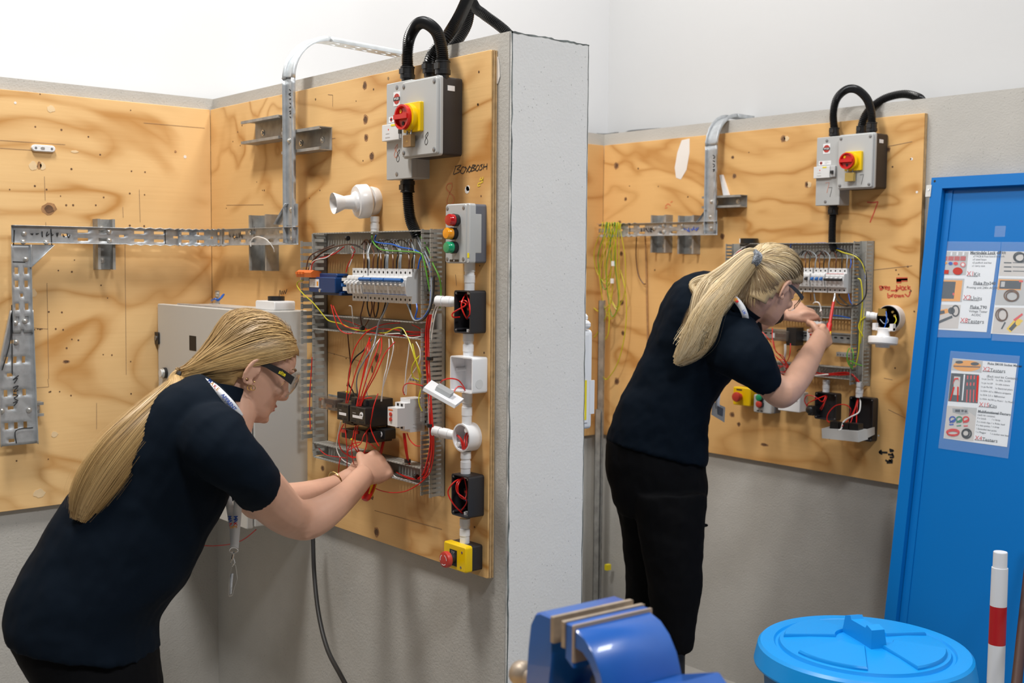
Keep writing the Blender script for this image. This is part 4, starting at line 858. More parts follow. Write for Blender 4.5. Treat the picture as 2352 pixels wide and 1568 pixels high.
m = MB(FA).m('yellow'); m.rbox(p[0]-.001, q[0]+.003, q[2]-.001, p[2]+.001, d*.62, d, .006, .003); m.m('steel_dark'); m.lathe((q[0]-.012, d, p[2]-.014), (0, 1, 0), [(0, .003), (.0006, .003)], 10); m.lathe((p[0]+.012, d, q[2]+.010), (0, 1, 0), [(0, .003), (.0006, .003)], 10); m.lathe((q[0]-.016, d, q[2]+.010), (0, 1, 0), [(0, .003), (.0006, .003)], 10); m.build('cover', None, o)
a, _, z = A(1041, 1281, d); m = MB(FA).m('marker_black'); m.box(a-.013, a+.014, d, d+.0008, z-.018, z+.020); m.build('legend_plate', None, o, smooth=False); txt('STOP', .008, FA(a, d+.0008, z+.014), ex, ez, 'print_grey', o, align='CENTER', sx=.7)
m = MB(FA); m.lathe((a, d, z), (0, 1, 0), [(0, .012), (.012, .012), (.013, .014)], 18); m.build('stem', 'box_black', o)
m = MB(FA); m.lathe((a, d+.013, z), (0, 1, 0), [(0, .014), (.003, .019), (.010, .0195), (.014, .018), (.016, .010)], 24); bt = m.build('mushroom_button', 'red_button', o)
for st in (0, 2.1, 4.2):
    m = MB(); pts = [FA(a+.012*math.cos(st+k*.16), d+.0292, z+.012*math.sin(st+k*.16)) for k in range(9)]; m.ribbon(pts, .0018, -ey); e_ = pts[-1]; m.build('arrow_mark', 'paper', bt, smooth=False, norm=False)
# ------------------------------------------------------------------ cables of the bay
wire([wA(719, 1195, .03), wA(719, 1240, .035), wA(722, 1320, .05), wA(732, 1410, .075), wA(752, 1490, .10), wA(785, 1555, .13), wA(830, 1640, .16), wA(900, 1790, .2)], 'rubber_black', 'thick black cable hanging down the wall from the nearer panel', 'cable', r=.0062, name='black_cable', sides=12)
wire([wA(460, 1252, .06), wA(492, 1253, .06), wA(530, 1249, .06), wA(560, 1238, .06), wA(588, 1216, .06)], 'wire_red', 'loose red wire curving below the grey enclosure', r=.0016)
wire([wA(576, 566, .07), wA(577, 553, .07), wA(588, 544, .07), wA(606, 547, .075), wA(618, 556, .07), wA(628, 570, .06), wA(630, 578, .055)], 'wire_white', 'white wire looped over the tray beside the upright strut', r=.0018)
# ------------------------------------------------------------------ loose wiring on the nearer panel (pixel traces with their own depth)
def k4(*p): return [(680+q[0]/4.356, 500+q[1]/4.356)+tuple(q[2:]) for q in p]
def k5(*p): return [(680+q[0]/4.356, 820+q[1]/4.356)+tuple(q[2:]) for q in p]
def R(lines, mt, label, group, r=.0014): cable_run(lines, A, FA, mt, label, group, r=r)
R([k4((350, 870, .05), (385, 1000, .055), (430, 1110, .05), (520, 1160, .05), (640, 1130, .035)), k4((370, 880, .05), (430, 1010, .055), (500, 1090, .05), (650, 1105, .04))], 'wire_red', 'red wire with bare end leaning out of the middle trunking, left', 'two red wires at the left of the middle trunking')
R([k4((500, 1855, .100), (512, 1740, .098), (545, 1480, .09), (590, 1300, .08), (700, 1150, .06), (860, 1070, .04), (1040, 1050, .03)), k4((515, 1855, .100), (570, 1640, .094), (620, 1480, .085), (700, 1300, .07), (745, 1190, .04)), k4((612, 1885, .100), (640, 1720, .096), (690, 1520, .085), (735, 1330, .07), (740, 1190, .04)), k4((622, 1885, .100), (660, 1760, .098), (720, 1560, .09), (800, 1350, .07), (840, 1210, .045)), k4((636, 1885, .100), (690, 1740, .096), (780, 1540, .09), (850, 1330, .07), (855, 1200, .045)), k4((648, 1885, .100), (702, 1740, .096), (800, 1560, .09), (890, 1360, .07), (990, 1240, .045)), k4((604, 1885, .100), (655, 1640, .09), (700, 1420, .08), (720, 1300, .07), (735, 1190, .04))], 'wire_red', 'red wire running from the middle trunking down to the contactors', 'red wires above the contactors')
R([k4((680, 1120, .03), (900, 1110, .036), (1080, 1135, .038), (1280, 1140, .03)), k4((690, 1135, .03), (860, 1165, .036), (1060, 1180, .036), (1280, 1175, .03)), k4((430, 1010, .02), (560, 1050, .03), (700, 1110, .03)), k4((840, 1110, .03), (1000, 1120, .04), (1150, 1150, .035), (1290, 1150, .03)), k4((900, 1180, .03), (1050, 1185, .03), (1290, 1165, .025)), k4((1160, 1070, .03), (1240, 1110, .035), (1285, 1190, .03), (1300, 1280, .03))], 'wire_red', 'red wire lying inside the middle trunking', 'red wires lying in the middle trunking')
# right riser bundle
random.seed(11); ln = []
for i in range(14):
    o = random.uniform(-8, 8); e = random.uniform(-.006, .006)
    ln.append([(987+o*.5, 722, .038+e), (982+o*.6, 760, .04+e), (982+o*.5, 830, .042+e), (987+o*.4, 910, .042+e), (991+o*.5, 985, .045+e), (992+o*.6, 1020, .045+e), (987+o*.9, 1060, .045+e), (975+o, 1092, .04+e), (950+o*.8, 1100, .034+e), (918+o, 1088+o*.5, .03+e)])
R(ln, 'wire_red', 'red wire in the thick bundle rising inside the right-hand trunking', 'bundle of red wires in the right trunking')
R([[(1012, 690, .03), (1000, 705, .04), (992, 735, .045), (986, 790, .045), (985, 860, .045), (984, 940, .045), (986, 1000, .04)], [(1012, 694, .03), (1003, 712, .04), (996, 740, .045), (989, 800, .042), (988, 900, .04)]], 'wire_white', 'white wire running down the right trunking from the conduit spur', 'white wires in the right trunking')
R([k5((950, 1150, .034), (1000, 1200, .036), (1080, 1225, .036), (1200, 1225, .03))], 'wire_white', 'white wire in the bottom trunking beside the worker’s hand', None)
R([k5((770, 1300, .06), (850, 1335, .06), (960, 1355, .06), (1080, 1345, .06), (1180, 1300, .055), (1270, 1235, .045), (1320, 1180, .04))], 'wire_red', 'red wire sagging below the bottom trunking', None)
R([k5((1080, 760, .045), (1095, 880, .05), (1115, 1000, .048), (1130, 1070, .04)), k5((1090, 760, .045), (1105, 880, .048), (1120, 1000, .045), (1140, 1075, .038)), k5((1072, 760, .045), (1085, 880, .05), (1105, 1000, .048), (1118, 1060, .04))], 'wire_red', 'red wire dropping from the timer relay into the bottom trunking', 'three red wires under the timer relay')
R([k5((1110, 760, .045), (1140, 830, .05), (1200, 885, .05), (1270, 885, .04)), k5((1085, 380, .045), (1070, 330, .05), (1090, 275, .055), (1150, 262, .055), (1270, 288, .045))], 'wire_red', 'red wire looping from the timer relay to the right trunking', 'red loops beside the timer relay')
R([k5((490, 660, .085), (500, 800, .10), (510, 960, .09), (510, 1100, .06)), k5((475, 670, .085), (430, 780, .10), (440, 900, .10), (500, 970, .08), (600, 1000, .06)), k5((600, 680, .09), (570, 800, .10), (555, 900, .10), (570, 1040, .08), (590, 1080, .06)), k5((620, 680, .09), (590, 820, .1), (620, 920, .09), (660, 1000, .06)), k5((740, 700, .075), (680, 780, .1), (640, 870, .1), (540, 920, .105), (515, 960, .1), (560, 1005, .095), (640, 990, .09), (690, 930, .09), (710, 830, .085), (705, 730, .08)), k5((600, 880, .09), (640, 950, .08), (700, 1000, .06)), k5((640, 850, .095), (560, 870, .1), (520, 930, .1), (530, 990, .09), (620, 1000, .08)), k5((700, 840, .08), (760, 880, .08), (800, 915, .07)), k5((560, 850, .09), (600, 930, .09), (650, 960, .08), (740, 950, .06))], 'wire_red', 'red wire loop tangled below the contactors', 'tangle of red wires below the contactors')
R([k5((820, 365, .075), (780, 480, .09), (760, 580, .095), (745, 700, .09), (790, 820, .085), (830, 890, .08)), k5((640, 450, .09), (690, 415, .085), (760, 405, .07))], 'wire_red', 'red wire crossing the face of the large contactor', 'red wires over the large contactor')
R([k5((225, 910, .04), (290, 970, .04), (360, 990, .04), (440, 1000, .04), (500, 1010, .04)), k5((445, 1000, .05), (430, 1080, .055), (425, 1170, .05))], 'wire_red', 'red wire in the bottom trunking at its left end', 'red wires at the left of the bottom trunking')
R([[(717, 820, .055), (712, 900, .055), (711, 940, .05), (713, 985, .05)]], 'wire_red', 'red wire hanging down the outside of the left trunking', None)
R([k5((450, 640, .05), (420, 780, .05), (405, 900, .05), (430, 980, .05), (480, 1040, .045), (560, 1075, .04))], 'wire_white', 'white wire dropping from the relay into the bottom trunking', None)
R([k4((500, 545, .05), (520, 470, .05), (560, 400, .05), (580, 340, .045)), k4((480, 290, .04), (400, 350, .05), (330, 380, .055), (230, 410, .06), (170, 450, .066), (150, 525, .066)), k4((560, 290, .035), (590, 330, .04), (570, 380, .045))], 'wire_red', 'red wire arching from the top trunking towards the blue unit', 'red wires at the top left of the nearer panel')
R([k4((530, 490, .05), (555, 420, .05), (565, 350, .045), (540, 290, .04)), k4((430, 295, .04), (370, 350, .05), (300, 400, .06), (200, 420, .065), (150, 460, .066), (138, 525, .066)), k4((530, 880, .04), (555, 890, .045), (565, 980, .045), (575, 1060, .035), (595, 1095, .03))], 'wire_white', 'white wire curling out of the trunking on the left half', 'white wires at the left of the nearer panel')
R([k4((640, 290, .035), (560, 265, .045), (430, 280, .05), (300, 320, .058), (190, 400, .064), (150, 460, .066), (120, 530, .066)), k4((100, 520, .066), (130, 400, .06), (210, 340, .05), (380, 270, .03))], 'wire_brown', 'brown wire arching over to the orange connector', 'brown wires to the orange connector', .0016)
R([k4((520, 265, .045), (400, 285, .05), (280, 340, .058), (200, 400, .06), (170, 440, .06)), k4((700, 330, .04), (600, 280, .045), (510, 262, .045))], 'wire_black', 'black wire arching over to the orange connector', 'black wires to the orange connector', .0016)
def arch(xs, mt, label, grp):
    o = []
    for x, dx in xs: o.append(k4((x, 505, .05), (x+2, 430, .052), (x-dx*.1, 350, .045), (x+dx*.4, 250, .03), (x+dx*.8, 220, .028), (x+dx*1.3, 270, .03)))
    R(o, mt, label, grp, .0019)
arch(((680, 20), (770, -90), (850, 30), (970, 20), (1130, 25)), 'wire_brown', 'brown wire feeding the top of the nearer breaker row', 'brown wires above the nearer breakers')
arch(((715, 40), (815, -70), (885, -60), (1005, -120), (1160, -150)), 'wire_black', 'black wire feeding the top of the nearer breaker row', 'black wires above the nearer breakers')
arch(((730, 60), (915, -60), (1045, -70), (1180, -60), (900, -80), (1030, -90)), 'wire_grey', 'grey wire feeding the top of the nearer breaker row', 'grey wires above the nearer breakers')
R([k4((1220, 510, .05), (1235, 430, .05), (1250, 370, .045), (1180, 320, .04), (1050, 295, .04), (960, 265, .04), (860, 255, .04), (790, 235, .035), (800, 175, .025)), k4((1205, 860, .05), (1210, 920, .055), (1190, 1000, .055)), k4((1195, 1010, .05), (1270, 1000, .055), (1330, 900, .055), (1350, 760, .05), (1355, 560, .04), (1320, 400, .035), (1260, 290, .03), (1210, 190, .025))], 'wire_blue', 'blue wire looping past the right end of the nearer breakers', 'blue wires of the nearer panel', .0019)
R([k4((760, 175, .025), (765, 230, .035), (810, 290, .045), (880, 325, .05), (1060, 335, .05), (1230, 350, .05), (1270, 400, .05), (1300, 530, .05), (1340, 740, .045)), k4((1240, 180, .025), (1290, 260, .03), (1340, 360, .035), (1360, 440, .04), (1430, 590, .045), (1450, 720, .04), (1440, 900, .03))], 'wire_green', 'green and yellow earth wire crossing the top of the nearer panel', 'earth wires at the top of the nearer panel', .0019)
R([k4((70, 628, .07), (20, 640, .07), (15, 690, .07), (80, 770, .07), (160, 840, .065), (230, 920, .06), (270, 970, .055), (330, 1030, .05), (450, 1060, .045), (560, 1110, .04), (680, 1130, .035), (780, 1105, .035)), k4((830, 1150, .035), (900, 1150, .04), (980, 1110, .045), (1060, 1105, .045), (1110, 1180, .045), (1140, 1250, .05), (1180, 1380, .055), (1230, 1560, .05), (1240, 1660, .045)), k4((1265, 1355, .04), (1200, 1420, .055), (1160, 1500, .06), (1170, 1590, .055), (1230, 1625, .045), (1268, 1630, .04)), k4((1165, 1260, .05), (1200, 1420, .055), (1245, 1560, .05), (1255, 1630, .04)), k5((1255, 310, .045), (1230, 400, .05), (1235, 480, .05), (1262, 540, .045))], 'wire_yellow', 'yellow and green earth wire trailing across the nearer panel', 'loose earth wires on the nearer panel', .0016)
R([k4((1200, 180, .025), (1240, 280, .035), (1300, 420, .04), (1345, 560, .042), (1355, 750, .05), (1330, 900, .055), (1260, 1010, .055), (1180, 1020, .055), (1130, 900, .05), (1110, 860, .05)), k4((1215, 185, .03), (1270, 300, .036), (1340, 440, .04))], 'wire_grey', 'thick grey wire bowing round the right end of the breakers', 'grey supply wires of the nearer panel', .0022)
R([k4((1380, 590, .045), (1375, 760, .05), (1340, 920, .058), (1270, 1020, .058), (1190, 1030, .055), (1150, 960, .05), (1140, 860, .05))], 'wire_black', 'thick black wire bowing round the right end of the breakers', None, .0022)
R([k4((680, 835, .05), (660, 920, .045), (645, 990, .04), (660, 1080, .03)), k4((755, 835, .05), (760, 900, .045), (740, 990, .04), (690, 1080, .03)), k4((785, 840, .05), (775, 920, .045), (790, 1000, .04)), k4((515, 1140, .03), (525, 1250, .012), (540, 1400, .01), (545, 1500, .01), (540, 1560, .02), (510, 1680, .06))], 'wire_brown', 'brown wire below the nearer breakers', 'brown wires below the nearer breakers', .0018)
R([k4((712, 835, .05), (715, 900, .048), (735, 985, .045)), k4((825, 845, .05), (820, 910, .048), (800, 990, .04)), k4((895, 848, .05), (870, 940, .05), (820, 1060, .045), (800, 1130, .04)), k4((760, 1210, .045), (680, 1320, .07), (590, 1400, .085), (540, 1500, .085), (525, 1650, .07), (560, 1720, .06), (600, 1800, .055))], 'wire_black', 'black wire below the nearer breakers', 'black wires below the nearer breakers', .0019)
R([k4((920, 850, .05), (880, 950, .05), (825, 1060, .05), (800, 1180, .05), (770, 1290, .07), (700, 1400, .08), (630, 1530, .085), (605, 1640, .08), (615, 1760, .07), (620, 1800, .06))], 'wire_grey', 'long grey wire dropping from the breakers to the contactors', None, .002)
R([k4((930, 1210, .045), (930, 1330, .05), (905, 1500, .06), (880, 1600, .065), (862, 1760, .062), (856, 1835, .06)), k4((960, 1200, .045), (975, 1290, .05), (950, 1420, .055), (910, 1560, .06), (870, 1700, .062), (850, 1835, .06)), k4((1135, 1250, .05), (1120, 1380, .05), (1100, 1530, .05), (1085, 1760, .045)), k4((1200, 1240, .05), (1240, 1330, .05), (1230, 1450, .05), (1150, 1580, .05), (1110, 1660, .05), (1100, 1770, .045)), k4((840, 1210, .045), (790, 1280, .06), (740, 1400, .07), (700, 1560, .075), (700, 1680, .07), (716, 1800, .06), (718, 1830, .055)), k4((890, 1165, .04), (960, 1160, .045), (1050, 1160, .045), (1150, 1200, .045), (1280, 1180, .035))], 'wire_white', 'white wire falling across the middle of the nearer panel', 'white wires in the middle of the nearer panel')
# wires in the open boxes of the right column
R([[(1070, 674, .03), (1062, 690, .05), (1060, 705, .055), (1068, 725, .05), (1073, 732, .03)], [(1072, 676, .03), (1078, 695, .045), (1079, 720, .05), (1073, 730, .03)], [(1056, 692, .035), (1070, 700, .05), (1041, 718, .06), (1041, 728, .06), (1056, 728, .04)], [(1052, 693, .02), (1068, 690, .045), (1076, 700, .04), (1078, 712, .02)]], 'wire_red', 'red wire looped inside the upper open black box', 'red wires in the upper black box', .0017)
R([[(1063, 1096, .03), (1042, 1108, .055), (1029, 1130, .062), (1040, 1155, .055), (1058, 1175, .035), (1066, 1180, .02)], [(1063, 1096, .03), (1052, 1115, .05), (1055, 1138, .05), (1068, 1145, .04), (1072, 1125, .03), (1067, 1098, .03)], [(1065, 1098, .03), (1050, 1108, .055), (1050, 1130, .055), (1072, 1150, .04), (1060, 1172, .03)]], 'wire_red', 'red wire looped inside the lower open black box', 'red wires in the lower black box', .0017)
R([[(1010, 884, .07), (1016, 874, .08), (1034, 869, .07), (1054, 874, .05), (1068, 893, .03)], [(1042, 900, .07), (1050, 889, .06), (1060, 888, .05), (1068, 896, .03)]], 'wire_red', 'red wire joining the hanging white cover to its box', 'red wires of the hanging cover', .0016)
R([[(1046, 996, .02), (1056, 1004, .03), (1064, 1018, .03), (1066, 1030, .03)], [(1048, 998, .024), (1058, 1010, .03), (1062, 1024, .03), (1063, 1032, .03)], [(1074, 992, .02), (1068, 1004, .025), (1067, 1020, .03), (1066, 1032, .03)], [(1078, 994, .02), (1073, 1006, .025), (1072, 1022, .03), (1069, 1031, .03)]], 'wire_red', 'red wire inside the round junction box', 'red wires in the round junction box', .002)
for (px, py, dd), wh in zip(((798, 547, .045), (832, 753, .045), (925, 762, .045), (987, 823, .045), (988, 977, .048), (936, 1058, .042), (956, 1094, .042)), ('on the brown wires in the top trunking', 'left of centre in the middle trunking', 'at the right of the middle trunking', 'on the upper part of the red bundle', 'half way down the red bundle', 'on the red wires under the timer', 'in the bottom trunking at right')):
    m = MB(); c = wA(px, py, dd); m.ring(c-ex*.004, ex, [(0, .0065), (.008, .0065)], 10) if px not in (987, 988, 936) else m.ring(c-ez*.004, ez, [(0, .0085), (.008, .0085)], 10); tag(m.build('cable_tie', 'plastic_black'), 'small black cable tie '+wh, 'cable tie', 'cable ties on the nearer panel')
for px, py in ((798, 900), (809, 1009)):
    m = MB(); c = wA(px, py, .09); m.ring(c-ex*.004, ex, [(0, .003), (.008, .003)], 8); tag(m.build('wire_marker', 'label_yellow'), 'tiny yellow marker sleeve '+('above' if py < 950 else 'below')+' the contactors', 'marker', 'yellow wire markers')
# ------------------------------------------------------------------ bay with the second worker
def k7(*p): return [(1600+q[0]/3.733, 700+q[1]/3.733)+tuple(q[2:]) for q in p]
def k6(*p): return [(1640+q[0]/5.113, 530+q[1]/5.113)+tuple(q[2:]) for q in p]
def R7(lines, mt, label, group=None, r=.0017): cable_run(lines, S7, F7, mt, label, group, r=r)
z7 = 1.750; t7 = thing('cable_tray', 'galvanised cable tray right of the pillar, rising behind the second worker', 'cable tray', F7(-3.1, dT, 1.7))
e7 = S7(1648, 520, dT)[0]
m = MB(); path = [(F7(x, dT, z7), ez, -ey) for x in rng(xB+.02, e7, .0155)]; sweep(m, path, .051, .012, lambda i: holes(i, 1) if i < 33 else (), zig=lambda i: (.003 if i % 2 == 0 else -.001) if i < 15 else 0); solid(m.build('tray_web', 'galv', t7))
aU7 = -2.846; m = MB(); path = [(F7(aU7, dT+.001, z), ex, -ey) for z in rng(z7-.02, 2.06, .0155)]; sweep(m, path, .05, .013, lambda i: {6} if 4 < i < 18 and i % 4 < 2 else ()); solid(m.build('tray_riser', 'galv', t7))
m = MB(); Rb = .115; c0 = F7(aU7, dT+.001-Rb, 2.06); path = []
for k in range(15):
    t = math.pi/2*k/14; path.append((c0+V((0, -math.cos(t), math.sin(t)))*Rb, ex, V((0, -math.cos(t), math.sin(t)))))
sweep(m, path, .05, .013, zig=lambda i: .0015 if i % 2 else -.001); solid(m.build('tray_bend', 'galv', t7))
m = MB(); path = [(F7(aU7, dT+.001-Rb-t, 2.06+Rb), ex, ez) for t in rng(0, .10, .01)]; sweep(m, path, .05, .013); solid(m.build('tray_arm', 'galv', t7))
m = MB(F7); m.prism([(S7(x, y, dT)[0], S7(x, y, dT)[2]) for x, y in ((1624, 482), (1648, 482), (1648, 512), (1602, 512))], dT+.001, dT+.003); P_, Q_ = w7(1602, 512, dT), w7(1624, 482, dT); m.add([P_, Q_, Q_-ey*.012, P_-ey*.012], [(0, 1, 2, 3)]); m.build('gusset', 'galv', t7, smooth=False)
bolts(t7, [w7(x, y, dT+.002) for x, y in ((1503, 524), (1524, 518), (1524, 532), (1567, 518), (1617, 515), (1632, 498), (1634, 524), (1634, 463))], -ey)
strokes(t7, f7, scr(f7, (1473, 528, 1500, 528), 7, 9)+[[(1446, 514), (1446, 540)]], .003, 'marker_black', 'handwriting', dT+.003); strokes(t7, f7, scr(f7, (1571, 527, 1600, 526), 6, 12), .0035, 'marker_blue', 'handwriting', dT+.003)
strokes(t7, f7, [[(1637, 356), (1642, 360), (1638, 364)], [(1637, 369), (1643, 371)], [(1637, 376), (1642, 380), (1638, 384)], [(1637, 390), (1642, 388), (1638, 394)]], .0035, 'marker_black', 'handwriting', dT+.003)
random.seed(21)
stv(f7, 1495, 1528, 494, 580, .041, True, 'left of the two upright strut channels right of the pillar'); stv(f7, 1557, 1592, 495, 583, .041, True, 'right of the two upright strut channels right of the pillar'); stv(f7, 1612, 1700, 451, 475, .041, False, 'horizontal strut channel behind the second tray riser')
o = MB(F7); o.prism([(S7(x, y, .01)[0], S7(x, y, .01)[2]) for x, y in ((1653, 402), (1658, 401), (1673, 448), (1662, 450))], 0, .012); tag(o.build('white_wedge', 'plastic_white'), 'white plastic sliver standing on the strut behind the second riser', 'offcut')
# isolator set
isolator(F7, S7, dict(iso0=(1925, 311), iso1=(2003, 431), knob=(1951, 370), rcd0=(1877, 317), rcd1=(1927, 470), dig1=(1979, 411), dig2=(1907, 440), dig3=(1900, 430)), .088, .06, '7',
         ('grey and black isolator with red switch beside the blue door', 'bright brass padlock on the red switch beside the blue door', 'tall grey breaker enclosure above the second worker, left of its isolator'), 'brass_bright')
gL, gR, gM = S7(1916, 314, .03), S7(2002, 305, .06), S7(1978, 306, .02)
gland(F7, (gL[0], .03, gL[2]-.006), .0165, .036, 'black gland on top of the farther breaker enclosure'); gland(F7, (gR[0], .06, gR[2]-.006), .0165, .040, 'front black gland on top of the farther isolator'); gland(F7, (gM[0], .02, gM[2]-.012), .0155, .036, 'rear black gland on top of the farther isolator')
hose([F7(gL[0], .03, gL[2]+.025), w7(1914, 262, .03), w7(1922, 227, .035), w7(1944, 206, .04), w7(1968, 206, .05), w7(1991, 227, .055), w7(2001, 258, .06), F7(gR[0], .06, gR[2]+.03)], .0142, 'black corrugated conduit arching over the farther isolator', pitch=.005)
hose([F7(gM[0], .02, gM[2]+.02), w7(1985, 270, .02), w7(2004, 245, .0), w7(2035, 225, -.03), w7(2075, 216, -.07), w7(2105, 222, -.11), w7(2118, 232, -.14), w7(2124, 260, -.15)], .0145, 'black corrugated conduit going over the wall above the blue door', pitch=.005)
gD = S7(1914, 470, .03); gland(F7, (gD[0], .03, gD[2]+.002), .0165, .036, 'black gland under the farther breaker enclosure', -1)
hose([F7(gD[0], .03, gD[2]-.03), w7(1912, 510, .03), w7(1911, 545, .03), w7(1912, 562, .03), w7(1917, 574, .03)], .0142, 'black corrugated conduit dropping into the second wiring panel', pitch=.005)
# trunking
trunk(F7, -2.772, -2.706, 1.224, 1.691, dp, True, 'upright slotted trunking left of the second worker’s head'); trunk(F7, -2.222, -2.172, 1.205, 1.697, dp, True, 'upright slotted trunking on the right of the second panel')
trunk(F7, -2.705, -2.223, 1.638, 1.691, dp, False, 'top run of slotted trunking on the second panel', open_={(0, k) for k in (14, 15, 16, 20, 21, 24, 25, 26)}); trunk(F7, -2.705, -2.223, 1.431, 1.471, dp, False, 'middle run of slotted trunking on the second panel'); trunk(F7, -2.705, -2.223, 1.224, 1.263, dp, False, 'bottom run of slotted trunking on the second panel')
dinrail(F7, -2.7, -2.225, 1.562, 'upper steel rail on the second panel'); zr = S7(1840, 770, .005)[2]; dinrail(F7, -2.7, -2.225, zr, 'lower steel rail on the second panel')
g7 = 'breakers on the second panel'; a4 = -2.242-4*.0185; zb7 = 1.519
breaker(F7, a4, zb7, 4, 'four-pole breaker with black toggles and red line, second panel', 'plastic_black', True, 'print_red', .0185, g7)
breaker(F7, a4-.004-3*.0185, zb7, 3, 'three-pole breaker with blue toggles on the second panel', 'mcb_blue', False, None, .0185, g7); breaker(F7, a4-.010-7*.0185, zb7, 4, 'breaker half hidden behind the second worker’s forehead', 'plastic_black', False, None, .0185, g7)
def dev7(nm, label, cat, x0, y0, x1, y1, d0, d1, mt, extra=None):
    p, q = S7(x0, y0, d1), S7(x1, y1, d1); o = thing(nm, label, cat, F7((p[0]+q[0])/2, d0, q[2])); m = MB(F7); m.rbox(p[0], q[0], q[2], p[2], d0, d1, .003, .0015); m.build('body', mt, o)
    if extra: extra(o, p[0], q[0], q[2], p[2], d1)
    return o
dev7('relay', 'clear plug-in relay in a black base on the second panel', 'relay', 1773, 758, 1808, 784, .03, .06, 'smoke_plastic', lambda o, a0, a1, z0, z1, d: (MB(F7).box(a1-.012, a1+.03, .006, .05, z0-.014, z1+.012).build('base', 'plastic_black', o), MB(F7).box(a0+.012, a1-.02, .036, .054, z0+.012, z1-.012).build('coil', 'wire_brown', o), MB(F7).box(a0+.004, a0+.012, .0585, .0612, z0+.01, z1-.01).build('flag', 'paper', o)))
def dial7(o, a0, a1, z0, z1, d):
    for k in (.35, .6): MB(F7).lathe(((a0+a1)/2, d, z0+(z1-z0)*k), (0, 1, 0), [(0, .004), (.003, .004)], 10).build('dial', 'red_button', o)
    m = MB(F7); m.box(a0+.006, a1+.006, .006, .05, z1, z1+.028); m.box(a0, a1+.006, .006, .05, z0-.02, z0); m.build('terminal_steps', 'mcb_white', o, smooth=False)
dev7('timer_relay', 'light grey timer relay beside the second worker’s hand', 'relay', 1853, 756, 1872, 786, .006, .075, 'mcb_white', dial7)
p, q = S7(1921, 808, .02), S7(1960, 821, .02); o = thing('earth_bar', 'small perforated terminal bar on the second panel', 'terminal', F7(p[0], 0, q[2])); m = MB(F7); m.box(p[0], q[0], .004, .02, q[2], p[2]); m.build('bar', 'strut_grey', o, smooth=False); m = MB(F7)
for i in range(6): screwhead(m, F7, p[0]+(q[0]-p[0])*(i+.5)/6, .02, (p[2]+q[2])/2, .0028)
m.build('clamp_screws', None, o)
p = S7(1720, 553, .025); o = thing('tape_roll', 'black roll of insulating tape standing on the second panel’s trunking', 'tape', F7(p[0], .025, 1.692)); m = MB(F7); m.lathe((p[0], .024, 1.692), (0, 0, 1), [(0, .033), (.018, .033), (.018, .019), (.0, .019)], 26); m.build('roll', 'plastic_black', o); m = MB(F7); m.box(p[0]-.024, p[0]-.016, .0475, .0505, 1.693, 1.709); m.build('end_tab', 'paper', o)
# row of boxes under the second panel
d = .055; p, q = S7(1684, 888, d), S7(1722, 933, d); o = thing('emergency_stop', 'yellow emergency stop box beside the second worker’s waist', 'switch', F7(p[0], 0, q[2])); m = MB(F7); m.rbox(p[0], q[0], q[2], p[2], 0, d*.6, .005, .001); m.build('base', 'box_black', o); m = MB(F7).m('yellow'); m.rbox(p[0]-.001, q[0]+.001, q[2]-.001, p[2]+.001, d*.3, d, .006, .003); m.m('marker_black'); m.box(p[0]+.016, p[0]+.042, d, d+.0006, p[2]-.011, p[2]-.006); m.build('cover', None, o); m = MB(F7); pb = S7(1690, 911, d+.02); m.lathe((pb[0]+.004, d, pb[2]), (0, 1, 0), [(0, .012), (.012, .012), (.013, .017), (.022, .019), (.028, .016), (.03, .008)], 22); m.build('mushroom_button', 'red_button', o)
p, q = S7(1731, 905, d), S7(1770, 951, d); o = thing('start_stop_box', 'grey push-button box with red and green buttons', 'switch', F7(p[0], 0, q[2])); m = MB(F7); m.rbox(p[0], q[0]+.002, q[2], p[2], 0, d*.6, .005, .001); m.build('base', 'box_slate', o); m = MB(F7).m('box_grey'); m.rbox(p[0], q[0], q[2], p[2], d*.55, d, .006, .003); m.m('marker_black'); m.box(p[0]+.016, p[0]+.028, d, d+.0006, q[2]+.005, q[2]+.009); m.box(p[0]+.032, p[0]+.044, d, d+.0006, q[2]+.005, q[2]+.009); m.build('cover', None, o)
for py, mt in ((928, 'red_button'), (913, 'lens_green')):
    pb = S7(1743, py, d+.012); m = MB(F7); m.lathe((pb[0], d, pb[2]), (0, 1, 0), [(0, .014), (.009, .014)], 18); m.build('bezel', 'plastic_black', o); m = MB(F7); m.lathe((pb[0], d+.009, pb[2]), (0, 1, 0), [(0, .012), (.007, .012), (.009, .009)], 18); m.build('button', mt, o)
p, q = S7(1788, 897, .05), S7(1836, 947, .05); o = thing('socket_box', 'closed white square box under the second worker’s forearm', 'box', F7(p[0], 0, q[2])); m = MB(F7); m.rbox(p[0], q[0], q[2], p[2], 0, .04, .004, .001); m.build('back_box', 'plastic_white', o); m = MB(F7).m('plastic_white'); m.rbox(p[0]-.001, q[0]+.001, q[2]-.001, p[2]+.001, .04, .05, .004, .002); m.m('box_grey_dark'); m.lathe((q[0]-.012, .0495, (p[2]+q[2])/2+.004), (0, 1, 0), [(0, .003), (.001, .003)], 10); m.build('cover', None, o)
def vc7(x0, y0, x1, y1, dd, r, label): return conduit(w7(x0, y0, dd), w7(x1, y1, dd), r, label)
b4, e4 = openbox(F7, S7, (1872, 899), (1920, 967), .03, .003, 'box_black', 'open black box with looping red wires under the second panel', 'switch_box'); vc7(1898, 872, 1897, 900, .018, .0115, 'left white conduit below the second panel')
p, q = S7(1954, 909, .03), S7(2004, 1014, .03); b5, e5 = openbox(F7, S7, (1951, 909), (2003, 1015), .03, .003, 'box_black', 'tall open black box with its grey cover hanging', 'switch_box'); vc7(1976, 877, 1973, 912, .022, .0115, 'right white conduit below the second panel')
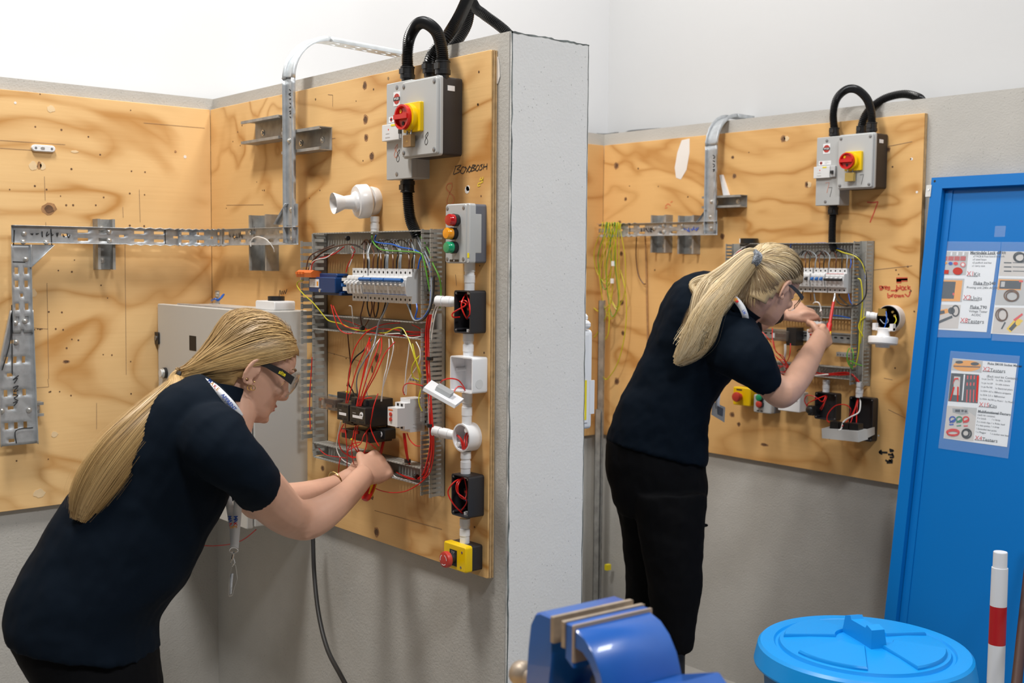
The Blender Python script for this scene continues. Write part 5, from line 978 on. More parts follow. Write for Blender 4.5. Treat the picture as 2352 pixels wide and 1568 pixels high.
# hanging grey cover
q0, q1, q2, q3 = w7(1887, 984, .12), w7(1970, 991, .14), w7(1972, 1015, .15), w7(1888, 1006, .13); r0, r1 = w7(2006, 981, .03), w7(2006, 998, .04)
o = thing('enclosure_cover', 'grey box cover hanging below the tall black box', 'cover', (q0+q2)/2); m = MB(); bk = V((0, .055, .004)); m.loft([[q0, q1, q2, q3], [v+bk for v in (q0, q1, q2, q3)]]); m.loft([[q1, r0, r1, q2], [v+V((0, .008, .0)) for v in (q1, r0, r1, q2)]]); m.build('shell', 'box_grey', o, smooth=False)
for i in range(3):
    c = q0.lerp(q1, .28+.27*i)+V((0, .03, .012)); m = MB(); m.box(c.x-.017, c.x+.017, c.y-.015, c.y+.015, c.z-.016, c.z+.012); m.build('contact_block', 'plastic_black', o, smooth=False)
m = MB(); c = w7(1862, 941, .085); m.ring(c-ex*.012, ex, [(0, .012), (.008, .016), (.02, .016), (.024, .012)], 12); m.box(c.x-.004, c.x+.016, c.y-.01, c.y+.01, c.z-.018, c.z+.016); tag(m.build('contact_block', 'plastic_black'), 'loose black contact block dangling left of the open black box', 'contact block')
# lampholder with black base
c0 = F7(S7(2041, 731, .03)[0], 0, S7(2041, 731, .03)[2]); o = thing('lampholder', 'round open lampholder base with white holder hanging below it', 'lamp holder', c0)
m = MB(); m.ring(c0, -ey, [(0, .044), (.032, .044)], 30); m.build('pattress', 'lamp_white', o); m = MB(); m.ring(c0-ey*.032, -ey, [(0, .0425), (.002, .0425), (.002, .040), (-.001, .039)], 30); m.build('black_face', 'plastic_black', o)
m = MB(F7); m.box(c0.x-.034, c0.x-.006, .033, .040, c0.z+.008, c0.z+.032); m.lathe((c0.x+.018, .033, c0.z+.022), (0, 1, 0), [(0, .004), (.005, .004)], 10); m.lathe((c0.x+.026, .033, c0.z+.010), (0, 1, 0), [(0, .0045), (.005, .0045)], 10); m.build('terminals', 'brass_bright', o)
h = w7(2030, 755, .07); m = MB(); m.box(h.x-.038, h.x+.038, h.y-.006, h.y+.006, h.z-.006, h.z+.004); m.box(h.x-.038, h.x-.026, h.y-.008, h.y+.008, h.z-.004, h.z+.018); m.box(h.x+.026, h.x+.038, h.y-.008, h.y+.008, h.z-.004, h.z+.018); m.build('bracket', 'lamp_white', o, smooth=False)
m = MB(); m.ring(h, V((.03, -.12, -1)), [(0, .022), (.012, .019), (.024, .022), (.026, .046), (.030, .048), (.048, .047), (.052, .043), (.053, .024), (.062, .022), (.062, .016), (.05, .012)], 30); m.build('holder', 'lamp_white', o)
conduit(w7(1989, 723, .04), w7(2016, 727, .02), .0115, 'white conduit spur entering the round lampholder base')
R7([k6((2020, 945, .045), (2028, 1010, .05), (2015, 1100, .055), (1990, 1155, .06))], 'wire_blue', 'blue wire inside the round lampholder base'); R7([k6((2125, 1000, .045), (2140, 1050, .055), (2110, 1100, .06), (2050, 1140, .06))], 'wire_yellow', 'yellow earth wire inside the round lampholder base')
R7([k6((1950, 1040, .04), (2000, 1090, .05), (2045, 1060, .05), (2010, 980, .045))], 'wire_grey', 'grey wire inside the round lampholder base')
# wiring of the second panel
def arch7(xs, mt, label, grp): R7([k6((x, 440, .05), (x, 380, .052), (x-dx*.1, 300, .045), (x+dx*.4, 245, .03), (x+dx*.9, 240, .028), (x+dx*1.4, 290, .03)) for x, dx in xs], mt, label, grp, .002)
arch7(((1075, 50), (1240, 60), (1430, -60)), 'wire_brown', 'brown wire feeding the second panel’s breakers', 'brown wires above the second breakers'); arch7(((1120, -70), (1290, -80), (1500, -60), (1000, 90)), 'wire_black', 'black wire feeding the second panel’s breakers', 'black wires above the second breakers'); arch7(((1190, -110), (1350, -90), (1560, -60)), 'wire_grey', 'grey wire feeding the second panel’s breakers', 'grey wires above the second breakers')
R7([k6((1600, 435, .05), (1610, 380, .05), (1605, 330, .045)), k6((900, 260, .03), (900, 180, .02), (920, 150, .02), (1080, 150, .02), (1330, 145, .02), (1420, 200, .03), (1560, 240, .035), (1690, 300, .04), (1760, 430, .04), (1780, 600, .035)), k6((1580, 740, .05), (1600, 830, .05), (1640, 880, .04)), k6((1380, 990, .03), (1480, 1000, .03), (1600, 1025, .03))], 'wire_blue', 'blue wire curving through the second panel’s trunking', 'blue wires of the second panel', .002)
R7([k6((1430, 215, .03), (1520, 255, .04), (1640, 290, .045), (1720, 350, .045), (1760, 430, .045), (1785, 540, .04)), k6((1690, 560, .045), (1725, 590, .045), (1745, 780, .045), (1730, 1000, .045), (1710, 1200, .045), (1705, 1400, .04)), k6((1780, 1010, .05), (1720, 1060, .05), (1700, 1140, .05), (1740, 1220, .045), (1765, 1270, .04)), k7((1415, 40, .045), (1400, 200, .045), (1390, 400, .045), (1365, 520, .04)), k7((1440, 30, .045), (1420, 200, .045), (1405, 330, .04))], 'wire_yellow', 'green and yellow earth wire down the second panel’s right trunking', 'earth wires of the second panel', .0022)
R7([k7((1310, 370, .05), (1290, 420, .06), (1300, 500, .06), (1340, 550, .05)), k7((1330, 370, .05), (1345, 430, .055), (1330, 540, .05), (1310, 480, .055), (1380, 510, .05), (1440, 525, .04))], 'wire_green', 'loose earth wire loop below the second terminal bar', 'loose earth loops on the second panel', .002)
R7([k6((1420, 210, .03), (1560, 240, .04), (1690, 300, .045), (1770, 420, .045), (1790, 600, .045), (1780, 760, .05), (1700, 860, .055), (1600, 880, .055), (1480, 780, .05), (1470, 740, .05)), k6((1420, 740, .05), (1450, 830, .05), (1540, 880, .05), (1660, 870, .05))], 'wire_black', 'thick black wire round the right end of the second breakers', 'black supply wires of the second panel', .0024)
R7([k6((1135, 740, .05), (1135, 820, .05)), k6((1300, 300, .03), (1250, 270, .03), (1180, 330, .04))], 'wire_brown', 'short brown wire near the second breakers', 'short brown wires of the second panel', .002)
R7([k6((260, 440, .05), (290, 370, .05), (360, 310, .045), (420, 250, .035), (470, 230, .03)), k6((1175, 735, .05), (1185, 800, .05), (1190, 830, .05))], 'wire_grey', 'grey wire beside the second worker’s hair', 'grey wires near the second worker', .0022)
R7([k6((155, 450, .06), (200, 330, .06), (280, 250, .055), (370, 225, .05), (450, 230, .045), (510, 260, .04)), k6((330, 290, .05), (420, 310, .05))], 'wire_red', 'red wire arching beside the second worker’s hair', 'red wires above the second worker'); R7([k6((195, 360, .06), (240, 280, .058), (320, 210, .05), (430, 150, .03)), k6((500, 150, .03), (550, 180, .045), (570, 240, .05))], 'wire_white', 'white wire arching beside the second worker’s hair', 'white wires above the second worker')
R7([k7((650, 200, .06), (650, 290, .08), (670, 380, .085), (730, 450, .07), (800, 540, .05)), k7((660, 310, .07), (680, 400, .08), (740, 440, .07), (770, 500, .05)), k7((805, 330, .06), (800, 420, .07), (770, 490, .06), (690, 560, .05)), k7((645, 400, .07), (680, 440, .08), (760, 520, .06), (850, 600, .04)), k7((690, 460, .06), (760, 490, .06), (800, 590, .05)), k7((690, 520, .05), (770, 540, .05), (740, 590, .04)), k7((1040, 440, .03), (1045, 480, .03), (1035, 520, .03)), k7((560, 230, .09), (600, 270, .09), (640, 320, .08))], 'wire_red', 'red wire tangled under the relay of the second panel', 'tangle of red wires on the second panel')
R7([k7((755, 335, .06), (755, 420, .06), (745, 500, .05), (765, 570, .04)), k7((765, 335, .06), (765, 400, .06), (755, 480, .05))], 'wire_white', 'white wire dropping from the second panel’s relay', 'white wires under the second relay', .002)
R7([k7((720, 590, .035), (900, 600, .035), (1050, 600, .035), (1200, 585, .036), (1290, 580, .038), (1350, 610, .04), (1385, 665, .03)), k7((700, 575, .035), (880, 590, .035), (1100, 605, .033), (1250, 590, .034), (1340, 600, .038), (1375, 660, .03)), k7((990, 570, .03), (1080, 590, .035), (1220, 600, .035), (1330, 600, .035), (1395, 660, .03))], 'wire_red', 'red wire in the bundle along the second panel’s bottom trunking', 'red bundle along the second panel', .003)
R7([k7((970, 612, .04), (1030, 605, .042), (1130, 595, .04))], 'wire_white', 'white wire along the second panel’s bottom trunking', None, .0025)
R7([k7((1110, 770, .02), (1080, 830, .05), (1020, 790, .07), (950, 775, .085), (925, 820, .085), (950, 870, .08)), k7((1115, 775, .02), (1090, 860, .04), (1070, 900, .03)), k7((1110, 775, .02), (1020, 810, .06), (960, 840, .08), (945, 870, .08)), k7((1118, 780, .02), (1100, 830, .03), (1060, 890, .02))], 'wire_red', 'red wire looping out of the open black box below the second panel', 'red loops of the black box', .0018)
R7([k7((1310, 950, .05), (1320, 890, .06), (1270, 855, .07), (1190, 865, .08), (1130, 930, .09), (1120, 990, .09), (1170, 1015, .09), (1240, 1015, .1)), k7((1380, 800, .02), (1360, 880, .04), (1320, 960, .07), (1250, 1040, .12)), k7((1390, 800, .02), (1375, 900, .04), (1370, 1040, .1)), k7((1385, 800, .02), (1370, 860, .04), (1310, 1040, .1))], 'wire_red', 'red wire between the tall black box and its hanging cover', 'red wires of the hanging grey cover', .0018)
R7([k7((1400, 800, .02), (1405, 850, .035), (1390, 920, .05), (1320, 960, .08), (1260, 1000, .11), (1240, 1060, .12), (1215, 1075, .13))], 'wire_white', 'white wire between the tall black box and its hanging cover', None, .0025)
R7([k7((860, 400, .02), (880, 380, .02), (910, 395, .02), (905, 430, .02), (880, 440, .02), (862, 420, .02))], 'wire_black', 'thin black wire curl on the second panel', None, .0012)
# earth-wire hank on the tray, cords, straight edges
random.seed(31)
for i in range(9):
    x = 1386+i*4.4+random.uniform(-2, 2); L_ = random.uniform(110, 215); w_ = random.uniform(8, 30); j = lambda k=7: random.uniform(-k, k)
    xa, xb = x-w_*random.uniform(.4, 1.0), x+w_*random.uniform(.2, .8)
    wire([w7(x+4, 548, .03), w7(x+3, 518, .05), w7(x, 511, .062), w7(x-3, 530, .068), w7(xa+j(), 520+L_*.45, .058), w7(xa+j(4), 520+L_*.8, .045), w7((xa+xb)/2+j(), 520+L_, .04), w7(xb+j(4), 520+L_*.82, .045), w7(xb+j(), 520+L_*.4, .058), w7(x+5, 530, .068), w7(x+6, 512, .062)], 'wire_green' if i in (2, 6) else 'wire_yellow', 'earth wire strand in the hank over the second tray, '+('first', 'second', 'third', 'fourth', 'fifth', 'sixth', 'seventh', 'eighth', 'ninth')[i]+' from left', 'wire', 'hank of earth wire over the second tray', .0018, 'earth_wire')
for l in ([(1408, 640, .05), (1405, 680, .05), (1395, 720, .05), (1375, 760, .05), (1365, 775, .05)], [(1425, 620, .04), (1438, 680, .04), (1436, 760, .04), (1420, 830, .04), (1395, 870, .04), (1383, 862, .05)], [(1400, 700, .05), (1398, 760, .05), (1390, 780, .05)], [(1350, 690, .04), (1375, 715, .05), (1400, 700, .05)]):
    wire([w7(*q) for q in l], 'wire_yellow', 'loose tail of earth wire below the hank '+{1408: 'drooping left', 1425: 'swinging far right', 1400: 'short and hooked', 1350: 'coming from behind the pillar'}[l[0][0]], 'wire', 'loose earth-wire tails', .0022, 'earth_wire')
for px, py in ((1408, 605), (1406, 645)):
    m = MB(); c = w7(px, py, .06); m.box(c.x-.008, c.x+.008, c.y-.002, c.y+.002, c.z-.010, c.z+.010); tag(m.build('paper_tag', 'paper', smooth=False), 'upper white tag on the earth-wire hank' if py < 620 else 'lower white tag on the earth-wire hank', 'tag')
wire([w7(1462, 544, .02), w7(1461, 590, .015), w7(1466, 630, .015), w7(1477, 650, .012), w7(1483, 652, .012)], 'wire_brown', 'short brown cord curving down from the second tray', 'cord', r=.0022, name='cord'); wire([w7(1482, 542, .02), w7(1484, 600, .012), w7(1486, 700, .012), w7(1488, 790, .012), w7(1490, 900, .012)], 'knot_mid', 'long tan cord hanging straight from the second tray', 'cord', r=.003, name='cord')
def angle_(x, y0, a1, z0, label, w_=.036):
    p = wB(x, y0, .05); m = MB(FB); m.box(p.y-.002, p.y+w_, .044, .047, z0, p.z); m.box(p.y-.002, p.y, .044, .075, z0, p.z); o = tag(m.build('slotted_angle', 'strut_grey', smooth=False), label, 'steel strip'); k = MB(FB).m('dark_inside')
    for i in range(int((p.z-z0)/.05)): k.box(p.y+w_*.5-.004, p.y+w_*.5+.004, .0468, .0478, z0+.02+i*.05, z0+.032+i*.05)
    k.build('slots', None, o, smooth=False); return o
angle_(1378, 690, 0, .001, 'tall slotted steel angle standing in the corner right of the pillar'); angle_(1370, 940, 0, .001, 'shorter slotted steel angle beside the tall one', .02)
m = MB(); c = wB(1396, 1302, .08); m.box(c.x-.008, c.x+.008, c.y-.012, c.y+.012, c.z-.012, c.z+.012); tag(m.build('tape_flag', 'label_yellow', smooth=False), 'small bright yellow tape flag on the steel angle', 'tape')
# white switch box on the back of the partition
yb = cyA+TH; o = thing('switch_box', 'white box with yellow label peeking round the pillar', 'box', V((-2.12, yb, 1.195))); m = MB(lambda a, dd, z: V((a, yb+dd, z))); m.rbox(-2.19, -2.06, 1.197, 1.448, 0, .088, .01, .003); m.build('body', 'plastic_white', o); m = MB(); m.box(-2.061, -2.057, yb+.005, yb+.072, 1.215, 1.435); m.build('side_panel', 'plastic_white', o); m = MB(); m.box(-2.058, -2.0562, yb+.03, yb+.066, 1.222, 1.322); m.build('warning_label', 'label_yellow', o, smooth=False); m = MB(); m.box(-2.064, -2.059, yb+.08, yb+.096, 1.235, 1.32); m.build('catch', 'plastic_white', o)
random.seed(41); m = MB()
for i in range(9): c = V((-2.06-random.uniform(0, .03), yb+.05+random.uniform(-.015, .03), 1.455+random.uniform(0, .035))); m.ell(c, V((.014, .004, 0)), V((-.004, .012, 0)), V((0, 0, .012)), 8, 5)
tag(m.build('crumpled_tissue', 'paper', ang=.3), 'crumpled white tissue on top of the box behind the pillar', 'tissue')
# ------------------------------------------------------------------ leaning blue door with laminated sheets
_r = ray(2140, 408); dTop = CP+_r*((cy7-.034)/_r.y); dBot = V((dTop.x, dTop.y-.265, .004)); du = (dTop-dBot).normalized(); dn = V((1, 0, 0)).cross(du).normalized(); dn = dn if dn.y < 0 else -dn; dH = (dTop-dBot).length
def FD(a, d, z): return dBot+ex*a+du*z+dn*d
def D(px, py, d=0):
    r = ray(px, py); t = (dBot+dn*d-CP).dot(dn)/r.dot(dn); q = CP+r*t-dBot; return (q.x, d, q.dot(du))
o = thing('steel_door', 'blue painted steel door leaning against the back wall', 'door', dBot+ex*.45)
m = MB(FD); m.box(.0, .9, -.0255, -.024, 0, dH); m.build('panel', 'door_blue', o, smooth=False)
m = MB(FD)
m.box(0, .04, -.0255, 0, 0, dH); m.box(.04, .9, -.0255, 0, dH-.036, dH); m.box(.86, .9, -.0255, 0, 0, dH-.036); m.box(.04, .86, -.0255, 0, 0, .036); m.build('rim', 'door_blue', o, smooth=False)
m = MB(FD); m.box(.041, .066, -.024, -.0205, .04, dH-.04); m.build('stiffener', 'door_blue', o, smooth=False)
m = MB(FD); m.lathe((.012, 0, dH-.012), (0, 1, 0), [(0, .004), (.0005, .004)], 10); m.build('hole', 'dark_inside', o)
m = MB(FD); m.box(-.014, .004, -.012, .003, dH-.062, dH-.024); hb = m.build('hinge', 'zinc', o, smooth=False); m = MB(FD); m.lathe((-.004, .003, dH-.04), (0, 1, 0), [(0, .004), (.002, .003)], 10); m.build('rivet', 'chrome', hb)
pd = -.0238
def pq(*p): return [(2080+x/3.732, 380+y/3.732) for x, y in p]
def pr3(*p): return [(2080+x/4.61, 760+y/4.61) for x, y in p]
def sheet(nm, label, corners, film):
    c = [FD(*D(x, y, pd)) for x, y in corners]; o = thing(nm, label, 'poster', c[3]); m = MB(); m.loft([[q+dn*k for q in c] for k in (.0002, .0007)]); m.build('paper', 'paper', o, smooth=False)
    c2 = [FD(*D(x, y, pd)) for x, y in film]; m = MB(); m.loft([[q+dn*k for q in c2] for k in (.0022, .0026)]); m.build('laminate_film', 'sleeve_film', o, smooth=False); return o
p1 = sheet('equipment_sheet', 'white equipment sheet headed by a red lock-off kit', pq((258, 730), (790, 735), (695, 1428), (178, 1400)), pq((262, 650), (822, 655), (735, 1480), (140, 1470)))
p2 = sheet('equipment_sheet', 'white equipment sheet cut off at the right frame edge', pq((825, 735), (1340, 742), (1250, 1470), (730, 1440)), pq((826, 655), (1400, 660), (1290, 1530), (740, 1500)))
p3 = sheet('equipment_sheet', 'lowest equipment sheet with tool kit and testers', pr3((500, 287), (1182, 345), (1075, 1228), (403, 1135)), pr3((480, 210), (1215, 265), (1090, 1350), (350, 1240)))
def pp(par, cv, nm, items):
    m = MB()
    for i, (mt, pts) in enumerate(items):
        m.m(mt); k = .0010+.0001*i; m.quad(*[FD(*D(x, y, pd))+dn*k for x, y in cv(*pts)])
    return m.build(nm, None, par, smooth=False, norm=False)
def circ(cx, cy, rx, ry, n=14): return [(cx+rx*math.cos(6.283*i/n), cy+ry*math.sin(6.283*i/n)) for i in range(n)]
def rct(x0, y0, x1, y1, sk=-.12): return [(x0+sk*(0), y0), (x1, y0+(x1-x0)*.02), (x1+(y1-y0)*sk, y1+(x1-x0)*.02), (x0+(y1-y0)*sk, y1)]
def lp(par, cv, px, mt, loops, wid):
    m = MB()
    for l in loops: m.ribbon(spl([FD(*D(x, y, pd))+dn*.0022 for x, y in cv(*l)], 4), wid, dn)
    return m.build(px, mt, par, smooth=False, norm=False)
def ring_(cx, cy, rx, ry, n=14): return [(cx+rx*math.cos(6.283*i/n), cy+ry*math.sin(6.283*i/n)) for i in range(n+1)]
it = [('print_grey', rct(258, 735, 542, 935))]
for i in range(5): it += [('red_button', rct(266+i*52, 778, 312+i*52, 815)), ('paper', rct(285+i*52, 742, 300+i*52, 772))]
it += [('print_green', circ(310, 835, 16, 12)), ('print_orange', circ(345, 835, 16, 10)), ('print_blue', circ(388, 840, 18, 14)), ('print_red', circ(432, 840, 20, 14)), ('print_pink', circ(495, 850, 24, 22)), ('paper', circ(495, 850, 13, 12)), ('red_button', rct(250, 895, 300, 928)), ('red_button', rct(325, 895, 375, 928)), ('red_button', circ(450, 905, 42, 32))]
pp(p1, pq, 'lockoff_picture', it)
pp(p1, pq, 'proving_unit_picture', [('print_grey', rct(235, 965, 507, 1165)), ('print_orange', rct(250, 980, 490, 1160)), ('print_black', rct(302, 993, 432, 1140)), ('print_red', rct(245, 1035, 256, 1090)), ('print_red', circ(412, 1102, 8, 12))])
pp(p1, pq, 'tester_picture', [('print_pale', rct(205, 1190, 475, 1392)), ('print_orange', [(262, 1245), (362, 1225), (372, 1262), (262, 1290)]), ('print_black', [(270, 1252), (335, 1240), (338, 1268), (268, 1282)]), ('print_black', circ(395, 1245, 30, 30)), ('print_black', [(230, 1375), (300, 1325), (400, 1285), (405, 1305), (310, 1345), (235, 1382)]), ('print_red', [(205, 1292), (258, 1278), (260, 1288), (205, 1298)])])
lp(p1, pq, 'lead_loop', 'print_black', [ring_(430, 1245, 30, 45)], .004)
xd = FD(*D(2290, 577, pd))-FD(*D(2149, 576, pd)); ud = FD(*D(2149, 576, pd))-FD(*D(2128, 755, pd))
def tx(par, cv, s, x, y, px, mt='print_black', al='LEFT', b=0):
    q = cv((x, y))[0]; return txt(s, px, FD(*D(*q, pd)), ex, du, mt, par, 'lettering', al, 1, b, .0012)
k = .000407   # metres per crop pixel, sheets one and two
tx(p1, pq, 'Martindale Lock off kit', 556, 748, .0125, b=.0003); tx(p1, pq, 'x7 MCB & Fuse board lock offs', 580, 780, .008); tx(p1, pq, 'x3 steel hasps', 577, 806, .008); tx(p1, pq, 'x2 padlock and key', 574, 833, .008); tx(p1, pq, 'x1 carry case', 570, 860, .008)
tx(p1, pq, 'X1', 525, 928, .021, 'print_red'); tx(p1, pq, 'Kit', 585, 934, .018); tx(p1, pq, 'Fluke Prv240', 584, 1008, .0135, b=.0002); tx(p1, pq, 'Proving unit 240v AC/DC', 525, 1045, .010); tx(p1, pq, 'X2', 496, 1132, .021, 'print_red'); tx(p1, pq, 'Units', 556, 1138, .018)
tx(p1, pq, 'Fluke T90', 554, 1212, .0135, b=.0002); tx(p1, pq, 'Voltage Tester', 544, 1248, .010); tx(p1, pq, 'AC/DC', 566, 1280, .010); tx(p1, pq, 'X8', 470, 1327, .021, 'print_red'); tx(p1, pq, 'Testers', 530, 1334, .018)
lp(p1, pq, 'underlines', 'print_black', [[(556, 760), (775, 762)], [(525, 946), (622, 950)], [(582, 1020), (712, 1024)], [(495, 1152), (630, 1158)], [(552, 1225), (648, 1228)], [(470, 1347), (634, 1354)]], .0012)
pp(p2, pq, 'leads_picture', [('print_pale', rct(825, 738, 1100, 945))]+[('print_black', rct(845, 828+i*36, 910, 838+i*36)) for i in range(3)]+[('print_black', rct(920, 830+i*36, 1060, 835+i*36)) for i in range(3)])
lp(p2, pq, 'lead_loop', 'print_black', [ring_(975, 785, 45, 40), ring_(990, 790, 50, 35)], .004)
pp(p2, pq, 'multimeter_picture', [('print_grey', rct(795, 965, 1100, 1195)), ('print_orange', rct(800, 975, 1000, 1065)), ('print_black', rct(812, 985, 995, 1056)), ('print_grey', rct(822, 995, 855, 1040)), ('print_black', circ(915, 1022, 32, 30)), ('print_red', rct(975, 985, 1010, 1000))]); lp(p2, pq, 'lead_loop', 'knot_dark', [ring_(910, 1115, 62, 48), ring_(915, 1120, 50, 40)], .004)
pp(p2, pq, 'clamp_meter_picture', [('print_pale', rct(768, 1215, 1100, 1435)), ('yellow', [(865, 1400), (950, 1300), (1010, 1330), (900, 1432)]), ('print_black', [(885, 1400), (945, 1335), (975, 1350), (910, 1420)]), ('yellow', circ(965, 1350, 22, 22)), ('print_red', [(925, 1320), (1000, 1265), (1008, 1280), (940, 1335)]), ('print_black', [(818, 1400), (850, 1340), (862, 1345), (830, 1402)])]); lp(p2, pq, 'lead_loop', 'knot_dark', [ring_(825, 1280, 48, 52), ring_(835, 1280, 40, 48)], .004)
pp(p3, pr3, 'socket_tester_picture', [('print_grey', [(500, 290), (820, 318), (805, 440), (482, 415)]), ('print_orange', circ(652, 370, 148, 58, 24)), ('print_black', circ(570, 330, 42, 16)), ('print_black', circ(735, 348, 45, 18)), ('knot_dark', [(510, 365), (795, 375), (790, 388), (512, 378)])])
it = [('print_black', [(485, 445), (780, 462), (765, 765), (452, 742)]), ('print_pale', [(515, 480), (582, 484), (570, 680), (505, 676)]), ('paper', [(618, 460), (634, 461), (608, 735), (595, 734)])]
for i in range(4): it += [('print_red', [(654+i*36, 470), (668+i*36, 471), (660+i*36, 580), (646+i*36, 578)]), ('print_red', [(648+i*36, 620), (660+i*36, 621), (654+i*36, 755), (642+i*36, 754)]), ('print_black', [(652+i*36, 510), (670+i*36, 511), (666+i*36, 545), (648+i*36, 544)])]
it += [('print_red', [(500, 570), (520, 500), (560, 495), (575, 540), (560, 510), (530, 512)]), ('print_red', [(470, 735), (510, 590), (524, 594), (482, 738)]), ('print_red', [(548, 745), (552, 590), (566, 590), (562, 747)]), ('print_red', [(760, 480), (782, 472), (765, 735), (748, 730)])]
pp(p3, pr3, 'toolkit_picture', it)
pp(p3, pr3, 'multifunction_tester_picture', [('print_pale', [(440, 790), (757, 815), (720, 1165), (410, 1130)]), ('print_grey', [(600, 802), (757, 815), (745, 908)]), ('box_grey_dark', [(498, 818), (660, 825), (668, 875), (600, 890), (500, 862)]), ('print_black', [(528, 830), (580, 833), (578, 860), (526, 856)]), ('print_black', circ(605, 845, 14, 12)), ('print_black', circ(640, 850, 14, 12)), ('print_blue', [(460, 985), (510, 980), (512, 995), (470, 1000)]), ('print_green', [(540, 1000), (592, 992), (590, 1006), (545, 1010)]), ('print_red', [(614, 1000), (664, 998), (660, 1010), (620, 1012)])])
for mt, cx in (('print_blue', 500), ('print_green', 572), ('print_red', 642)): lp(p3, pr3, 'lead_loop', mt, [ring_(cx, 935, 30, 28), [(cx-30, 970), (cx, 950), (cx+30, 935)]], .004)
lp(p3, pr3, 'lead_loop', 'print_red', [ring_(505, 1070, 66, 30), ring_(505, 1082, 60, 26)], .004); lp(p3, pr3, 'lead_loop', 'print_black', [ring_(650, 1085, 48, 46), ring_(640, 1080, 36, 36)], .005)
for s, x, y, sz, mt, b in (('Fluke SM100 Socket Master', 870, 345, .0095, 'print_black', .0002), ('X2', 820, 402, .019, 'print_red', 0), ('Testers', 895, 415, .016, 'print_black', 0), ('(Each tool kit Contains)', 862, 478, .010, 'print_black', 0), ('1x pz 2x175', 806, 505, .0075, 'print_black', 0), ('1x 0X6- 3x100', 955, 520, .0075, 'print_black', 0), ('1x pz 1x159', 802, 548, .0075, 'print_black', 0), ('1x side cutters', 952, 562, .0075, 'print_black', 0), ('1x pz 0x100', 797, 588, .0075, 'print_black', 0), ('1x Electrical pliers', 947, 606, .0075, 'print_black', 0), ('1x 0X4- 6.5 x 150', 792, 632, .0075, 'print_black', 0), ('1x wire strippers', 942, 648, .0075, 'print_black', 0), ('1x 0X4- 5.5 x 125', 788, 674, .0075, 'print_black', 0), ('1x hammer', 938, 690, .0075, 'print_black', 0), ('1x 0X4- 4x100', 783, 716, .0075, 'print_black', 0), ('1x Mod-1  1x Mod-2', 938, 735, .0075, 'print_black', 0), ('X15', 780, 777, .019, 'print_red', 0), ('Kits', 885, 792, .016, 'print_black', 0), ('Multifunctional Testers', 768, 848, .011, 'print_black', .0002), ('(each kit contains)', 764, 886, .0075, 'print_black', 0), ('4 x Leads', 760, 920, .0075, 'print_black', 0), ('1 x Strap', 912, 936, .0075, 'print_black', 0), ('3 x crock clips', 755, 958, .0075, 'print_black', 0), ('1 x Robo lead', 908, 975, .0075, 'print_black', 0), ('4 x test points', 750, 994, .0075, 'print_black', 0), ('1 x strap', 903, 1010, .0075, 'print_black', 0), ('1 Extended test point', 746, 1032, .0075, 'print_black', 0), ('1 x Megger', 742, 1066, .0075, 'print_black', 0), ('1 x socket test lead', 893, 1085, .0075, 'print_black', 0), ('X4', 736, 1130, .019, 'print_red', 0), ('Testers', 812, 1145, .016, 'print_black', 0)): tx(p3, pr3, s, x, y, sz, mt, b=b)
lp(p3, pr3, 'underlines', 'print_black', [[(818, 425), (1030, 438)], [(778, 798), (950, 812)], [(766, 858), (1032, 878)], [(734, 1150), (945, 1170)]], .0012)
m = MB(FD); p = D(2293, 535, pd); m.box(p[0]-.012, p[0]+.022, pd, pd+.0006, p[2]-.012, p[2]+.022); m.build('tape_patch', 'sleeve_film', p1, smooth=False)
# ------------------------------------------------------------------ bin
bc = U(1984, 1484, 2.6); zl = bc.z; bx_, by_ = bc.x, bc.y; o = thing('dustbin', 'bright blue round dustbin with lid in front of the blue door', 'bin', V((bx_, by_, 0)))
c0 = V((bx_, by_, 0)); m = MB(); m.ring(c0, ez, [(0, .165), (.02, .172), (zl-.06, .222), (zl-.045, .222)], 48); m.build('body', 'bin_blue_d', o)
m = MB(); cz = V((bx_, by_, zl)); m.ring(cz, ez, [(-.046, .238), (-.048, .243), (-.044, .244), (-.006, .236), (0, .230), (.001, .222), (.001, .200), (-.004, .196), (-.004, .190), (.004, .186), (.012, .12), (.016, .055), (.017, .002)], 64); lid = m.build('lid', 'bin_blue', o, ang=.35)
th = math.atan2(-Rt.y*0+1, 0)
def lp3(a, r, h): return cz+V((math.cos(a)*r, math.sin(a)*r, h))
for k in range(4):
    a0 = YAW+.25+k*math.pi/2+.12; a1 = a0+math.pi/2-.62; vs = []; n = 9
    lo = [lp3(a0+(a1-a0)*i/n, .178, .004) for i in range(n+1)]+[lp3(a1-(a1-a0)*i/n, .062, .014) for i in range(n+1)]
    cen = sum(lo, V())/len(lo); m = MB(); m.loft([[q-ez*.004 for q in lo], [cen+(q-cen)*.99+ez*.005 for q in lo], [cen+(q-cen)*.95+ez*.009 for q in lo]]); m.build('lid_rib', 'bin_blue', lid, ang=.5)
hd = V((math.sin(YAW)+.25*math.cos(YAW), -math.cos(YAW)+.25*math.sin(YAW), 0)).normalized(); hs = V((-hd.y, hd.x, 0)); m = MB(); P_ = [(-.062, 0), (-.056, .042), (-.035, .048), (-.03, .040), (.03, .040), (.035, .048), (.056, .042), (.062, 0)]
m.loft([[cz+hd*x+hs*s*(1-z*5)+ez*(.014+z) for x, z in P_] for s in (-.020, .020)]); m.build('handle', 'bin_blue', lid, ang=.3)
m = MB(); m.ring(cz+ez*.0145, ez, [(0, .062), (.0012, .061), (.0016, .057), (.0016, .002)], 40); m.build('handle_boss', 'bin_blue', lid)
